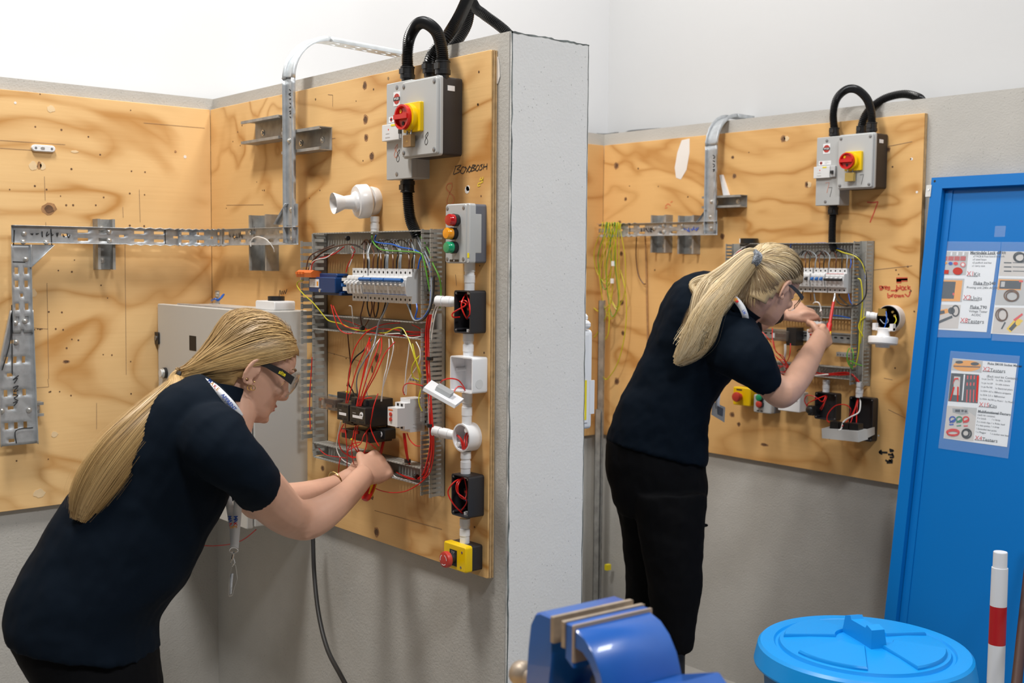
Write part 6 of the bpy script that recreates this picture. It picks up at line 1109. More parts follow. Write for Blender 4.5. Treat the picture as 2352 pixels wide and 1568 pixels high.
# ------------------------------------------------------------------ marker pole and brown pole
pt = U(2298, 1268, 2.95); o = thing('marker_pole', 'red and white banded plastic pole beside the bin', 'pole', V((pt.x, pt.y, 0))); zt_ = pt.z; h_ = zt_
def pc(z0, z1, r0, r1, mt, nm):
    m = MB(); m.ring(V((pt.x, pt.y, z0)), ez, [(0, r0), (z1-z0, r1)], 24); m.build(nm, mt, o)
pc(zt_-.042, zt_, .0178, .0174, 'pole_white', 'spigot'); m = MB(); m.ring(V((pt.x, pt.y, zt_-.0005)), ez, [(0, .0174), (.002, .0166), (.002, .001)], 24); m.build('spigot_cap', 'pole_white', o)
pc(zt_-.14, zt_-.040, .0208, .0202, 'pole_white', 'white_band'); pc(zt_-.241, zt_-.14, .0211, .0208, 'pole_red', 'red_band'); pc(zt_-.345, zt_-.241, .0213, .0211, 'pole_white', 'white_band'); pc(zt_-.45, zt_-.345, .0215, .0213, 'pole_red', 'red_band'); pc(zt_-.55, zt_-.45, .0217, .0215, 'pole_white', 'white_band'); pc(.05, zt_-.55, .022, .0217, 'pole_red', 'red_band')
m = MB(); m.ring(V((pt.x, pt.y, 0)), ez, [(0, .11), (.03, .105), (.05, .04), (.06, .024)], 32); m.build('foot', 'rubber_black', o)
q0, q1 = U(2370, 1240, 3.2), U(2336, 1560, 2.75); dd_ = (q1-q0); q2 = q0+dd_*((q0.z-.002)/(q0.z-q1.z)); m = MB(); m.tube([q0-dd_*.12, q0, q1, q2], .0125, 14); tag(m.build('broom_handle', 'brown_wood'), 'dark brown round handle leaning at the right frame edge', 'handle')
# ------------------------------------------------------------------ bench vise in the foreground
vo = U(1371, 1402, 1.65); awy = V((-math.sin(YAW), math.cos(YAW), 0)); rg = V((math.cos(YAW), math.sin(YAW), 0))
vj = (rg*.118+awy*.0845).normalized(); vs_ = V((vj.y, -vj.x, 0))
def FV(j, s, z): return vo+vj*j*.97+vs_*(s-.005)*.74+ez*z
vb = FV(0, 0, -.235); bz = vb.z
o = thing('bench_vise', 'blue engineer’s bench vise in the foreground', 'vise', FV(0, 0, -.235))
def vx(prof, j0, j1, mt, nm, ch=.004, par=None):
    m = MB(); c = (sum(p[0] for p in prof)/len(prof), sum(p[1] for p in prof)/len(prof))
    m.loft([[FV(j, c[0]+(s-c[0])*k, c[1]+(z-c[1])*k) for s, z in prof] for j, k in ((j0, .96), (j0+ch, 1), (j1-ch, 1), (j1, .96))]); return m.build(nm, mt, par or o, ang=.5)
vx([(-.012, 0), (-.012, -.06), (-.020, -.10), (-.02, -.235), (-.105, -.235), (-.095, -.12), (-.088, -.06), (-.080, -.022), (-.066, -.005), (-.05, 0)], -.074, .074, 'vise_blue', 'fixed_jaw')
vx([(-.012, .002), (-.012, -.036), (-.002, -.036), (-.002, .002)], -.077, .077, 'vise_jaw', 'jaw_plate', .001); vx([(.022, .002), (.022, -.036), (.032, -.036), (.032, .002)], -.077, .077, 'vise_jaw', 'jaw_plate', .001)
vx([(.032, 0), (.032, -.05), (.055, -.06), (.055, -.004), (.050, 0)], -.075, .075, 'vise_blue', 'moving_jaw'); vx([(.0515, .001), (.0515, -.052), (.056, -.052), (.056, .001)], -.0752, .0752, 'vise_wear', 'worn_edge', .001)
ar = [(.055, -.004), (.082, -.010), (.108, -.025), (.130, -.048), (.146, -.080), (.156, -.118), (.160, -.160)]; ai = [(.146, -.160), (.142, -.120), (.132, -.086), (.116, -.058), (.098, -.040), (.078, -.030), (.055, -.028)]
vx(ar+ai, -.073, .073, 'vise_blue', 'curved_body', .003)
vx([(.055, -.03), (.085, -.035), (.115, -.06), (.135, -.10), (.142, -.16), (.10, -.16), (.085, -.10), (.055, -.08)], -.030, .030, 'vise_blue', 'web'); vx([(-.02, -.11), (-.02, -.165), (.26, -.165), (.26, -.11)], -.036, .036, 'vise_blue', 'slide_bar', .004)
vx([(.150, -.075), (.150, -.2), (.262, -.2), (.272, -.11), (.262, -.064), (.240, -.052), (.20, -.062)], -.055, .075, 'vise_blue', 'front_block', .006)
m = MB(); m.ring(FV(0, .01, -.10), vs_, [(0, .014), (.16, .014)], 18); m.build('screw', 'steel_dark', o)
m = MB(); m.ring(FV(-.055, -.16, -.115), vs_, [(0, .012), (.004, .018), (.012, .020), (.022, .019), (.03, .012), (.07, .012)], 18); m.build('rear_stud', 'vise_jaw', o)
vx([(-.115, -.235), (.09, -.235), (.085, -.215), (-.11, -.215)], -.09, .09, 'vise_blue', 'base_plate', .006)
o = thing('workbench', 'workbench under the vise below the frame', 'bench', V((vb.x, vb.y, 0)))
def FQ(j, s, z): return V((vo.x, vo.y, 0))+rg*j-awy*s+ez*z
m = MB(FQ); m.box(-.5, .5, -.14, .55, bz-.05, bz-.001); m.build('bench_top', 'ply_edge_light', o, smooth=False)
for j in (-.45, .45):
    for s in (-.1, .5): m = MB(FQ); m.box(j-.03, j+.03, s-.03, s+.03, 0, bz-.05); m.build('leg', 'ply_edge_dark', o, smooth=False)
# ------------------------------------------------------------------ people
def limb(mb, rings, N=22, sub=3, ex_=2.0, cap=True):
    # rings: (a_px, b_px, Z or (Za, Zb), half depth); silhouette points unprojected at their own distance
    As = []; Bs = []; Ds = []
    for a, b, Z, d in rings:
        za, zb = Z if isinstance(Z, tuple) else (Z, Z); As.append(U(*a, za)); Bs.append(U(*b, zb)); Ds.append(V((d, 0, 0)))
    As, Bs, Ds = spl(As, sub), spl(Bs, sub), spl(Ds, sub); C = [(p+q)/2 for p, q in zip(As, Bs)]; out = []
    for i, c in enumerate(C):
        t = C[min(i+1, len(C)-1)]-C[max(i-1, 0)]; e1 = (As[i]-Bs[i])/2; e2 = e1.cross(t)
        e2 = e2.normalized()*Ds[i].x; r = []
        for k in range(N):
            u = 2*math.pi*k/N; cu, su = math.cos(u), math.sin(u); r.append(c+e1*math.copysign(abs(cu)**(2/ex_), cu)+e2*math.copysign(abs(su)**(2/ex_), su))
        out.append(r)
    mb.loft(out, cap); return out
def chain(mb, pts, rs, N=10, sub=4):
    c = spl(pts, sub); rr = spl([V((r, 0, 0)) for r in rs], sub); mb.tube(c, [q.x for q in rr], N)
    mb.ell(c[-1], V((rs[-1], 0, 0)), V((0, rs[-1], 0)), V((0, 0, rs[-1])), 8, 6)
def hand(mb, wr, dr, pn, th, curl, thumb, s=1.0, spread=1.0):
    # wr wrist point, dr towards the knuckles, pn palm normal, th thumb-side axis
    dr = dr.normalized(); pn = (pn-dr*pn.dot(dr)).normalized(); sd = dr.cross(pn).normalized()
    if sd.dot(th) < 0: sd = -sd
    rings = []
    for t, w, h in ((-.012, .024, .018), (.0, .026, .017), (.025, .034, .0165), (.055, .040, .015), (.078, .041, .0135), (.09, .038, .010)):
        c = wr+dr*t*s+pn*.004*s; rings.append([c+sd*math.cos(2*math.pi*k/18)*w*s+pn*math.sin(2*math.pi*k/18)*h*s for k in range(18)])
    mb.loft(rings)
    tips = []
    for i, (off, L, r) in enumerate(((.030, .070, .0086), (.0105, .078, .0088), (-.0095, .073, .0084), (-.029, .057, .0074))):
        k = wr+dr*(.080-.004*abs(i-1))*s+sd*off*s; a = 0; pts = [k-dr*.018*s, k]; rs = [r*1.05*s, r*1.08*s]; p = k; cr = curl[i]
        for fr_, ang in zip((.44, .31, .25), cr):
            a += math.radians(ang); v = (dr*math.cos(a)+pn*math.sin(a)+sd*(off*2.2*spread*math.cos(a))).normalized(); p = p+v*L*fr_*s; pts.append(p); rs.append(r*s*(1.0 if fr_ > .4 else .93 if fr_ > .3 else .80))
        chain(mb, pts, rs); tips.append(p)
    b = wr+dr*.022*s+sd*.022*s+pn*.006*s; p = b; pts = [b-dr*.01*s, b]; rs = [.013*s, .0125*s]
    for (x, y, z), L, r in zip(thumb, (.040, .033, .026), (.0112, .0096, .0082)):
        v = (dr*x+sd*y+pn*z).normalized(); p = p+v*L*s; pts.append(p); rs.append(r*s)
    chain(mb, pts, rs); tips.append(p); return tips
HS = [(-.120, .066, .034, .014), (-.113, .082, .012, .030), (-.100, .088, -.008, .043), (-.085, .0895, -.022, .051), (-.068, .0885, -.040, .057), (-.05, .0900, -.058, .062), (-.03, .0915, -.074, .066), (-.012, .0895, -.084, .0685), (.005, .0880, -.091, .0705), (.022, .0955, -.096, .073), (.045, .0925, -.100, .0755), (.068, .0815, -.099, .0745), (.088, .061, -.088, .067), (.103, .037, -.067, .052), (.112, .014, -.040, .032), (.115, -.006, -.018, .010)]
def hsl(z):
    for i in range(len(HS)-1):
        if HS[i][0] <= z <= HS[i+1][0]:
            t = (z-HS[i][0])/(HS[i+1][0]-HS[i][0]); return [HS[i][k]+(HS[i+1][k]-HS[i][k])*t for k in (1, 2, 3)]
    return HS[-1][1:] if z > 0 else HS[0][1:]
def capsl(z):
    yf, yb, w = hsl(min(z, .1149))
    if z < .005:
        t = min(1, (.005-z)/.095); yb = min(yb, -.0955+.008*t); w = max(w, .0705-.009*t)
    return yf, yb, w
def head(mb, H, N=36):
    rs = []
    for z, yf, yb, w in HS:
        yc = (yf+yb)/2-.006; r = []
        for k in range(N):
            a = 2*math.pi*k/N; c, s = math.cos(a), math.sin(a); y = yc+(yf-yc)*abs(c)**.85 if c >= 0 else yc-(yc-yb)*abs(c)**.95; r.append(H(w*math.copysign(abs(s)**.92, s), y, z))
        rs.append(r)
    mb.loft(rs)
    nr = []
    for z, y, w, b in ((.016, .094, .006, .010), (.004, .0985, .0065, .014), (-.012, .105, .008, .02), (-.026, .1135, .0115, .026), (-.035, .1165, .014, .030), (-.042, .1135, .0155, .028), (-.047, .104, .013, .02), (-.05, .095, .008, .01)):
        nr.append([H(w*math.sin(2*math.pi*k/14), y-b*.5+b*.5*math.cos(2*math.pi*k/14), z) for k in range(14)])
    mb.loft(nr)
    def el(x, y, z, a, b, c): mb.ell(H(x, y, z), H(x+a, y, z)-H(x, y, z), H(x, y+b, z)-H(x, y, z), H(x, y, z+c)-H(x, y, z), 14, 10)
    for sx in (-1, 1):
        el(sx*.030, .080, .024, .020, .012, .006); el(sx*.030, .074, .003, .016, .013, .010); el(sx*.038, .068, -.03, .022, .018, .018)
        e = []
        for k in range(17):
            t = -1.9+k*4.3/16; e.append(H(sx*(.071+.012*math.cos((t-.6)*.5)**2), -.014-.015*math.cos(t-.2)+.006*math.sin(t), -.016+.031*math.sin(t)))
        mb.tube(e, [.004]*3+[.0046]*11+[.0055, .006, .005], 8)
        el(sx*.0755, -.013, -.010, .0045, .0165, .027); el(sx*.0775, -.001, -.012, .004, .005, .008); el(sx*.076, -.006, -.043, .0045, .0075, .0095)
    el(0, .0885, -.064, .021, .0088, .0055); el(0, .0875, -.0755, .0185, .0092, .0062); el(0, .082, -.102, .018, .014, .012)
def face_bits(par, H):
    def el(m, x, y, z, a, b, c): m.ell(H(x, y, z), H(x+a, y, z)-H(x, y, z), H(x, y+b, z)-H(x, y, z), H(x, y, z+c)-H(x, y, z), 16, 10)
    m = MB(); el(m, 0, .0895, -.0645, .0205, .0085, .0046); el(m, 0, .0885, -.0745, .0175, .0090, .0052); m.build('lips', 'lips', par)
    for sx in (-1, 1):
        m = MB(); m.tube([H(sx*x, y, z) for x, y, z in ((.012, .0955, .026), (.024, .0945, .0305), (.036, .0885, .0315), (.048, .0775, .0275))], [.0016, .0028, .0026, .001], 8); m.build('eyebrow', 'brow', par)
def hairline(z):
    T_ = [(-.10, -.055), (-.075, -.045), (-.05, -.032), (-.02, -.024), (.006, -.014), (.020, .004), (.034, .026), (.05, .052), (.064, .073), (.077, .088), (.087, .12)]
    for i in range(len(T_)-1):
        if z <= T_[i+1][0]:
            t = max(0, (z-T_[i][0])/(T_[i+1][0]-T_[i][0])); return T_[i][1]+(T_[i+1][1]-T_[i][1])*t
    return .2
def hair_mesh(name, parent, ribs, mt='hair_gold'):
    # ribs: list of (points, widths, normals, colour)
    o0 = WL[parent]; vs = []; fs = []; cs = []
    for pts, wd, nm, col in ribs:
        n = len(pts); b = len(vs)
        for i, p in enumerate(pts):
            t = (pts[min(i+1, n-1)]-pts[max(i-1, 0)]).normalized(); q = t.cross(nm[i] if isinstance(nm, list) else nm)
            q = q.normalized()*wd[i]*.5 if q.length > 1e-6 else V((0, 0, 0)); vs += [p-q-o0, p+q-o0]; cs += [col, col]
        fs += [(b+2*i, b+2*i+1, b+2*i+3, b+2*i+2) for i in range(n-1)]
    me = bpy.data.meshes.new(name); me.from_pydata([tuple(v) for v in vs], [], fs); at = me.color_attributes.new('Col', 'FLOAT_COLOR', 'POINT'); at.data.foreach_set('color', [k for c in cs for k in (*c, 1)])
    me.materials.append(MATS[mt]); me.polygons.foreach_set('use_smooth', [True]*len(me.polygons)); ob = bpy.data.objects.new(name, me); COL.objects.link(ob); ob.parent = parent; WL[ob] = o0; return ob
def mixc(pal): 
    a, b = random.sample(pal, 2); t = random.random(); return tuple(a[i]*(1-t)+b[i]*t for i in range(3))
def scalp(parent, H, tie, pal, root=None, n=2600, vol=1.0):
    # solid cap that follows the skull, then combed strands over it
    m = MB(); N = 40; grid = []
    zs = [-.092+.0085*i for i in range(25)]
    for z in zs:
        yf, yb, w = capsl(z); yc = (yf+yb)/2-.006; k_ = 1+.030*vol; r = []
        for k in range(N):
            a = 2*math.pi*k/N; c, s = math.cos(a), math.sin(a); y = yc+(yf-yc)*abs(c)**.85 if c >= 0 else yc-(yc-yb)*abs(c)**.95; r.append((w*math.copysign(abs(s)**.92, s)*k_, yc+(y-yc)*k_, .012+(z-.012)*(1.025 if z > 0 else 1.0)))
        grid.append(r)
    vs = [H(*q) for r in grid for q in r]; fs = []
    for j in range(len(zs)-1):
        for k in range(N):
            q = [grid[j][k], grid[j][(k+1) % N], grid[j+1][(k+1) % N], grid[j+1][k]]
            if sum(v[1] for v in q)/4 < hairline(sum(v[2] for v in q)/4)+.002: fs.append((j*N+k, j*N+(k+1) % N, (j+1)*N+(k+1) % N, (j+1)*N+k))
    top = len(vs); vs.append(H(0, -.012, .1185)); fs += [((len(zs)-1)*N+k, (len(zs)-1)*N+(k+1) % N, top) for k in range(N)]
    o0 = WL[parent]; me = bpy.data.meshes.new('hair'); me.from_pydata([tuple(v-o0) for v in vs], [], fs); at = me.color_attributes.new('Col', 'FLOAT_COLOR', 'POINT'); c0 = root or pal[0]; c0 = tuple(.5*c0[j]+.5*pal[0][j] for j in range(3)); at.data.foreach_set('color', [k for _ in vs for k in (*c0, 1)])
    me.materials.append(MATS['hair_gold']); me.polygons.foreach_set('use_smooth', [True]*len(me.polygons)); cap = bpy.data.objects.new('hair', me); COL.objects.link(cap); cap.parent = parent; WL[cap] = o0
    so = cap.modifiers.new('t', 'SOLIDIFY'); so.thickness = .004; so.offset = -1
    ribs = []; c_ = V((0, -.006, .008)); tl = V(tie)
    def rad(d):
        # surface distance along unit direction from c_
        lo, hi = .02, .2
        for _ in range(14):
            mid = (lo+hi)/2; p = c_+d*mid; z = p.z
            if z > .1149 or z < -.119: hi = mid; continue
            yf, yb, w = capsl(z); yc = (yf+yb)/2-.006; ins = (p.x/w)**2+((p.y-yc)/((yf-yc) if p.y > yc else (yc-yb)))**2 < 1
            if ins: lo = mid
            else: hi = mid
        return lo
    for i in range(n):
        for _ in range(40):
            a = random.uniform(0, 2*math.pi); zc = random.uniform(-.93, 1); d = V((math.sqrt(max(0, 1-zc*zc))*math.cos(a), math.sqrt(max(0, 1-zc*zc))*math.sin(a), zc)); r = rad(d); p = c_+d*r
            if p.y < min(hairline(p.z)+.002, .066) and (random.random() < .5 or p.y > hairline(p.z)-.05): break
        d0 = (p-c_).normalized(); d1 = (tl-c_).normalized(); L1 = (tl-c_).length; pts = []; wd = []; nm = []; lift = random.uniform(.0055, .0125)*vol; jz = V((random.uniform(-1, 1), random.uniform(-1, 1), random.uniform(-1, 1)))*.010
        K = 9; loc_ = []
        for k in range(K):
            t = k/(K-1); te = t**1.15; dd = d0.lerp(d1, te); dd = dd.normalized(); rr = rad(dd)+(-.004 if k == 0 else .0005)+lift*min(1, .02+t*3)
            rr = rr*(1-te**4)+max(rr, L1)*te**4; q = c_+dd*rr; q = q*(1-te**5)+(tl+jz)*te**5; q = V(q)
            if t > .55: q = q+jz*((t-.55)*.9)
            loc_.append(tuple(q)); pts.append(H(*q)); nm.append((H(*(q+dd))-H(*q)).normalized()); wd.append(.0019*(1-.35*t)*random.uniform(.7, 1.3)*min(1, .15+t*4))
        if any(abs(e_[0]) > .063 and -.026 < e_[1] < .012 and -.048 < e_[2] < .004 for e_ in loc_[:4]): continue
        col = mixc(pal)
        if root and p.z < -.015 and random.random() < .75: col = tuple(col[j]*.3+root[j]*.7 for j in range(3))
        if root and p.y > hairline(p.z)-.012 or (root and random.random() < .18): col = tuple(col[j]*.45+root[j]*.55 for j in range(3))
        ribs.append((spl(pts, 2), [wd[min(len(wd)-1, j//2)] for j in range(2*(K-1)+1)], [nm[min(len(nm)-1, j//2)] for j in range(2*(K-1)+1)], col))
    part(hair_mesh('hair_strands', cap, ribs), 'combed-back blonde strands'); return cap
def ponytail(parent, pts, hw, flat, pal, n=900, wav=0, fray=.10, seed=1):
    # pts: (px, py, Z); hw: half widths in px
    random.seed(seed); C = spl([U(*p) for p in pts], 6); Wd = spl([V((h*p[2]/FPX, 0, 0)) for h, p in zip(hw, pts)], 6); n_ = len(C); ribs = []; view = (C[n_//2]-CP).normalized()
    m = MB(); rings = []
    for i in range(n_):
        t = (C[min(i+1, n_-1)]-C[max(i-1, 0)]).normalized(); e1 = t.cross(view).normalized(); e2 = e1.cross(t).normalized(); rings.append([C[i]+e1*math.cos(k*.3927)*Wd[i].x*.72+e2*math.sin(k*.3927)*Wd[i].x*flat*.66 for k in range(16)])
    m.loft(rings); o0 = WL[parent]; core = m.build('ponytail', 'hair_gold', parent); me = core.data; at = me.color_attributes.new('Col', 'FLOAT_COLOR', 'POINT'); c0 = pal[0]; at.data.foreach_set('color', [k for _ in me.vertices for k in (*c0, 1)])
    clumps = [(random.uniform(0, 6.283), math.sqrt(random.uniform(.1, .85)), random.uniform(0, 6.28), random.uniform(.7, 1.3), random.uniform(-.4, .4), random.uniform(.66, 1.0) if wav > .004 else random.uniform(.9, 1.0), random.choice(pal)) for _ in range(26)]
    for s in range(n):
        ca, cr, ph, wk, tw, ce, cc = random.choice(clumps); out = random.random() < fray; k1 = random.uniform(1.05, 1.5) if out else 1; P_ = []; N_ = []; W_ = []
        end = max(5, int(n_*min(1, ce*random.uniform(.93, 1.04)))); st = 0 if random.random() < .85 else random.randint(0, n_//3); ja, jr = random.uniform(0, 6.283), math.sqrt(random.random())*.34; ph2 = ph+random.uniform(-.5, .5)
        ox, oy = cr*math.cos(ca)+jr*math.cos(ja), cr*math.sin(ca)+jr*math.sin(ja)
        for i in range(st, min(end, n_)):
            f = i/(n_-1); t = (C[min(i+1, n_-1)]-C[max(i-1, 0)]).normalized(); e1 = t.cross(view).normalized(); e2 = e1.cross(t).normalized(); w_ = Wd[i].x*(1+(k1-1)*f); wv = wav*wk*(math.sin(ph2+f*8)+.5*math.sin(ph2*1.7+f*15))*min(1, f*2.5); ct, st_ = math.cos(tw*f), math.sin(tw*f); x, y = ox*ct-oy*st_, ox*st_+oy*ct
            q = C[i]+e1*(x*w_+wv)+e2*(y*w_*flat+wv*.6); P_.append(q); N_.append((e1*x*.9+e2*y-view*.25).normalized()); W_.append((.0007 if out else .0019)*(1-.5*f))
        c1 = mixc(pal)
        if len(P_) > 3: ribs.append((P_, W_, N_, tuple(c1[j]*.55+cc[j]*.45 for j in range(3))))
    part(hair_mesh('hair_strands', core, ribs), 'long loose blonde strands'); return core
def soften(o, vox, it=6, fac=.5, disp=0, size=.12):
    r = o.modifiers.new('remesh', 'REMESH'); r.mode = 'VOXEL'; r.voxel_size = vox; r.use_smooth_shade = True
    if disp:
        tx_ = bpy.data.textures.new('folds', 'CLOUDS'); tx_.noise_scale = size; tx_.noise_depth = 2; d = o.modifiers.new('folds', 'DISPLACE'); d.texture = tx_; d.strength = disp; d.mid_level = .5; d.texture_coords = 'LOCAL'
    s = o.modifiers.new('smooth', 'SMOOTH'); s.factor = fac; s.iterations = it; return o
def pose(al, th, ro, c, s):
    hz = rg*math.cos(al)+awy*math.sin(al); f_ = hz*math.cos(th)-ez*math.sin(th); u_ = hz*math.sin(th)+ez*math.cos(th); r_ = f_.cross(u_); r2 = r_*math.cos(ro)+u_*math.sin(ro); u2 = -r_*math.sin(ro)+u_*math.cos(ro)
    return lambda x, y, z: c+(r2*x+f_*y+u2*z)*s
def shoe(par, heel, dr, nm='shoe'):
    sd = V((dr.y, -dr.x, 0)); m = MB(); rs = []
    for t, w, h in ((-.03, .022, .05), (-.015, .034, .085), (.03, .037, .09), (.08, .04, .075), (.13, .046, .05), (.18, .045, .042), (.215, .03, .03), (.225, .012, .018)):
        c = V((heel.x, heel.y, 0))+dr*t; rs.append([c+sd*w*math.cos(a_*.4488)+ez*(h*.5+h*.5*math.sin(a_*.4488)) for a_ in range(14)])
    m.loft(rs); return m.build(nm, 'shoe', par)
PAL1 = [(.37, .225, .085), (.46, .295, .12), (.56, .375, .165), (.33, .195, .075), (.50, .33, .135)]
PAL2 = [(.66, .50, .27), (.76, .60, .36), (.86, .73, .50), (.56, .41, .20), (.70, .54, .31)]
# ---- nearer worker
random.seed(51); HC = U(578, 837, 2.57); H1 = pose(.50, .47, 0, HC, .965)
P1 = thing('person', 'nearer worker in navy polo shirt and safety glasses bending to the panel', 'person', V((U(245, 1500, 2.45).x, U(245, 1500, 2.45).y, 0)))
m = MB(); head(m, H1)
nb = H1(0, -.03, -.055); nc = U(525, 965, 2.53); m.tube(spl([H1(0, -.025, -.02), nb, (nb+nc)/2+V((0, 0, .004)), nc, U(490, 1005, 2.51)], 4), [.056]*5+[.054]*4+[.056]*4+[.062]*3+[.07], 20)
limb(m, [((120, 1380), (330, 1420), 2.44, .11), ((200, 1220), (430, 1260), 2.46, .11), ((290, 1100), (500, 1130), 2.48, .12), ((380, 1000), (530, 1040), 2.50, .13), ((440, 960), (525, 985), 2.51, .09)], 20)
limb(m, [((445, 1060), (530, 960), 2.40, .06), ((490, 1090), (580, 1010), 2.38, .052), ((535, 1140), (622, 1060), 2.42, .048), ((562, 1168), (655, 1098), 2.47, .046), ((612, 1208), (688, 1140), 2.54, .043), ((655, 1232), (700, 1148), 2.60, .040), ((700, 1241), (708, 1146), 2.63, .039), ((742, 1226), (724, 1141), 2.655, .039), ((775, 1198), (755, 1126), 2.69, .037), ((812, 1160), (790, 1103), 2.75, .032), ((838, 1130), (812, 1079), 2.80, .027), ((850, 1113), (829, 1067), 2.83, .023)], 20)
m.ell(U(699, 1222, 2.615), Rt*.021, Up*.019, Fw*.02, 12, 8)
w0, k0 = U(838, 1090, 2.825), U(884, 1060, 2.905)
hand(m, w0, k0-w0, (awy*.9-rg*.28-ez*.40), ez+rg*.3, [(62, 62, 40), (72, 78, 45), (80, 84, 45), (84, 84, 45)], [(.75, .55, .35), (.80, .10, .65), (.72, -.30, .75)], 1.08)
limb(m, [((470, 1020), (540, 990), 2.66, .05), ((520, 1120), (590, 1060), 2.70, .045), ((552, 1172), (628, 1105), 2.72, .042), ((575, 1188), (620, 1112), 2.74, .040), ((630, 1183), (640, 1110), 2.77, .038), ((700, 1160), (700, 1105), 2.83, .034), ((765, 1126), (768, 1092), 2.90, .027), ((800, 1110), (800, 1074), 2.93, .024)], 18)
wl = U(803, 1090, 2.93); kl = U(838, 1060, 2.985); hand(m, wl, kl-wl, (awy*.3+rg*.3-ez*.9), rg*.6-awy*.6, [(30, 40, 20), (35, 45, 25), (40, 50, 25), (45, 50, 25)], [(.8, .45, .3), (.9, .1, .4), (.9, -.1, .4)], .93)
bd = soften(m.build('body', 'skin', P1), .0032, 8)
random.seed(52); m = MB()
# polo shirt
limb(m, [((40, 1446), (356, 1502), 2.45, .175), ((29, 1405), (352, 1440), 2.45, .175), ((45, 1340), (372, 1402), 2.45, .165), ((100, 1240), (432, 1325), 2.46, .155), ((150, 1160), (478, 1228), 2.47, .150), ((215, 1075), (512, 1165), 2.48, .155), ((290, 985), (535, 1105), 2.49, .165), ((360, 915), (545, 1030), 2.50, .165), ((415, 880), (548, 975), 2.515, .13), ((450, 868), (550, 945), 2.525, .085)], 30, 4, 2.25)
limb(m, [((395, 1060), (500, 925), 2.44, .07), ((452, 1085), (545, 945), 2.36, .078), ((505, 1120), (592, 1012), 2.37, .068), ((530, 1140), (622, 1055), 2.41, .064), ((545, 1152), (638, 1079), 2.44, .060)], 24, 4)
limb(m, [((430, 1040), (530, 960), 2.62, .07), ((480, 1100), (570, 1030), 2.66, .065), ((520, 1148), (585, 1090), 2.68, .06)], 20, 4)
soften(m.build('polo_shirt', 'shirt_navy', P1), .006, 2, .5, .015, .10)
def band(parent, nm, mt, ringpts, thick, h, up):
    m = MB(); n = len(ringpts); c = sum(ringpts, V())/n; rs = []
    for dr_, z in ((0, 0), (thick, 0), (thick, h), (0, h)): rs.append([p+(p-c).normalized()*dr_+up*z for p in ringpts])
    rs.append(rs[0]); m.loft(rs, False); return m.build(nm, mt, parent)
ax = (H1(0, -.03, -.05)-U(515, 975, 2.52)).normalized(); c0 = U(497, 926, 2.525); e1 = (U(556, 962, 2.525)-U(468, 880, 2.525)).normalized(); e1 = (e1-ax*e1.dot(ax)).normalized(); e2 = ax.cross(e1)
band(P1, 'collar', 'shirt_navy', [c0+e1*.063*math.cos(k*.2618)+e2*.066*math.sin(k*.2618) for k in range(24)], .004, .030, ax)
m = MB(); rs = []
for k in range(25):
    t = -2.1+k*4.2/24+math.pi*0; q = c0+e1*-.0755*math.cos(t)+e2*-.0755*math.sin(t); rs.append(q)
# lanyard round the neck (ribbon standing on the collar)
nk = [U(x, y, z) for x, y, z in ((452, 862, 2.50), (464, 873, 2.445), (492, 889, 2.415), (520, 915, 2.41), (540, 938, 2.42), (552, 957, 2.44))]
m = MB(); sp = spl(nk, 5); m.ribbon([p-(awy*.004) for p in sp], .017, (CP-nk[3]).normalized()); ln_ = m.build('lanyard', 'paper', P1, norm=False); solid(ln_, .001)
def lt(s, px, py, Z, size, mt, ang, par, al='LEFT'):
    q = U(px, py, Z); n = (CP-q).normalized(); xr = (Rt*math.cos(ang)-Up*math.sin(ang)); ud = (Rt*math.sin(ang)+Up*math.cos(ang)); return txt(s, size, q, xr, ud, mt, par, 'lettering', al, 1, .0003, .0006)
lt('M', 479, 872, 2.405, .0105, 'print_blue', .8, ln_); lt('A', 485, 878.5, 2.403, .0105, 'print_orange', .8, ln_); lt('K', 491.5, 885, 2.40, .0105, 'print_red', .8, ln_); lt('E', 498, 891.5, 2.398, .0105, 'print_orange', .8, ln_); lt('APPRENT', 510, 905, 2.402, .0105, 'print_blue', .86, ln_)
m = MB(); m.ribbon(spl([U(515, 1110, 2.52), U(526, 1155, 2.52), U(533, 1200, 2.52), U(538, 1248, 2.52)], 4), .016, -awy); l2 = m.build('lanyard_strap', 'paper', P1, norm=False); solid(l2, .001); m = MB(); m.ribbon(spl([U(548, 1100, 2.50), U(546, 1160, 2.505), U(542, 1210, 2.51), U(538, 1258, 2.515)], 4), .019, -awy); l3 = m.build('lanyard_strap', 'paper', P1, norm=False); solid(l3, .001)
for i, (s, mt) in enumerate((('M', 'print_blue'), ('A', 'print_blue'), ('K', 'print_red'), ('E', 'print_orange'))): lt(s, 541-i*.6, 1184+i*7.5, 2.498, .012, mt, 1.5, l3); lt(s, 527+i*1.5, 1168+i*8+16, 2.51, .011, mt, 1.45, l2)
m = MB(); c = U(537, 1262, 2.515); m.tube([c+rg*.009*math.cos(k*.3927)+ez*(.006*math.sin(k*.3927)-.001) for k in range(17)], .0012, 6); q = U(536, 1272, 2.515); m.tube([q, U(534, 1283, 2.515)], .003, 8); m.tube([U(536, 1280, 2.515), U(530, 1292, 2.515), U(534, 1300, 2.515), U(540, 1292, 2.515), U(536, 1280, 2.515)], .0011, 6); m.build('clip', 'chrome', P1)
m = MB(); pts = [(534, 1296), (541, 1298), (543, 1312), (545, 1330), (538, 1350), (533, 1368), (525, 1369), (526, 1330), (530, 1312)]; m.loft([[U(x, y, 2.515)+awy*k for x, y in pts] for k in (0, .003)]); m.build('card_holder', 'clear_plastic', P1, smooth=False); m = MB(); m.quad(*[U(x, y, 2.5165) for x, y in ((529, 1318), (536, 1316), (532, 1364), (527, 1365))]); solid(m.build('pass_card', 'paper', P1, norm=False), .001)
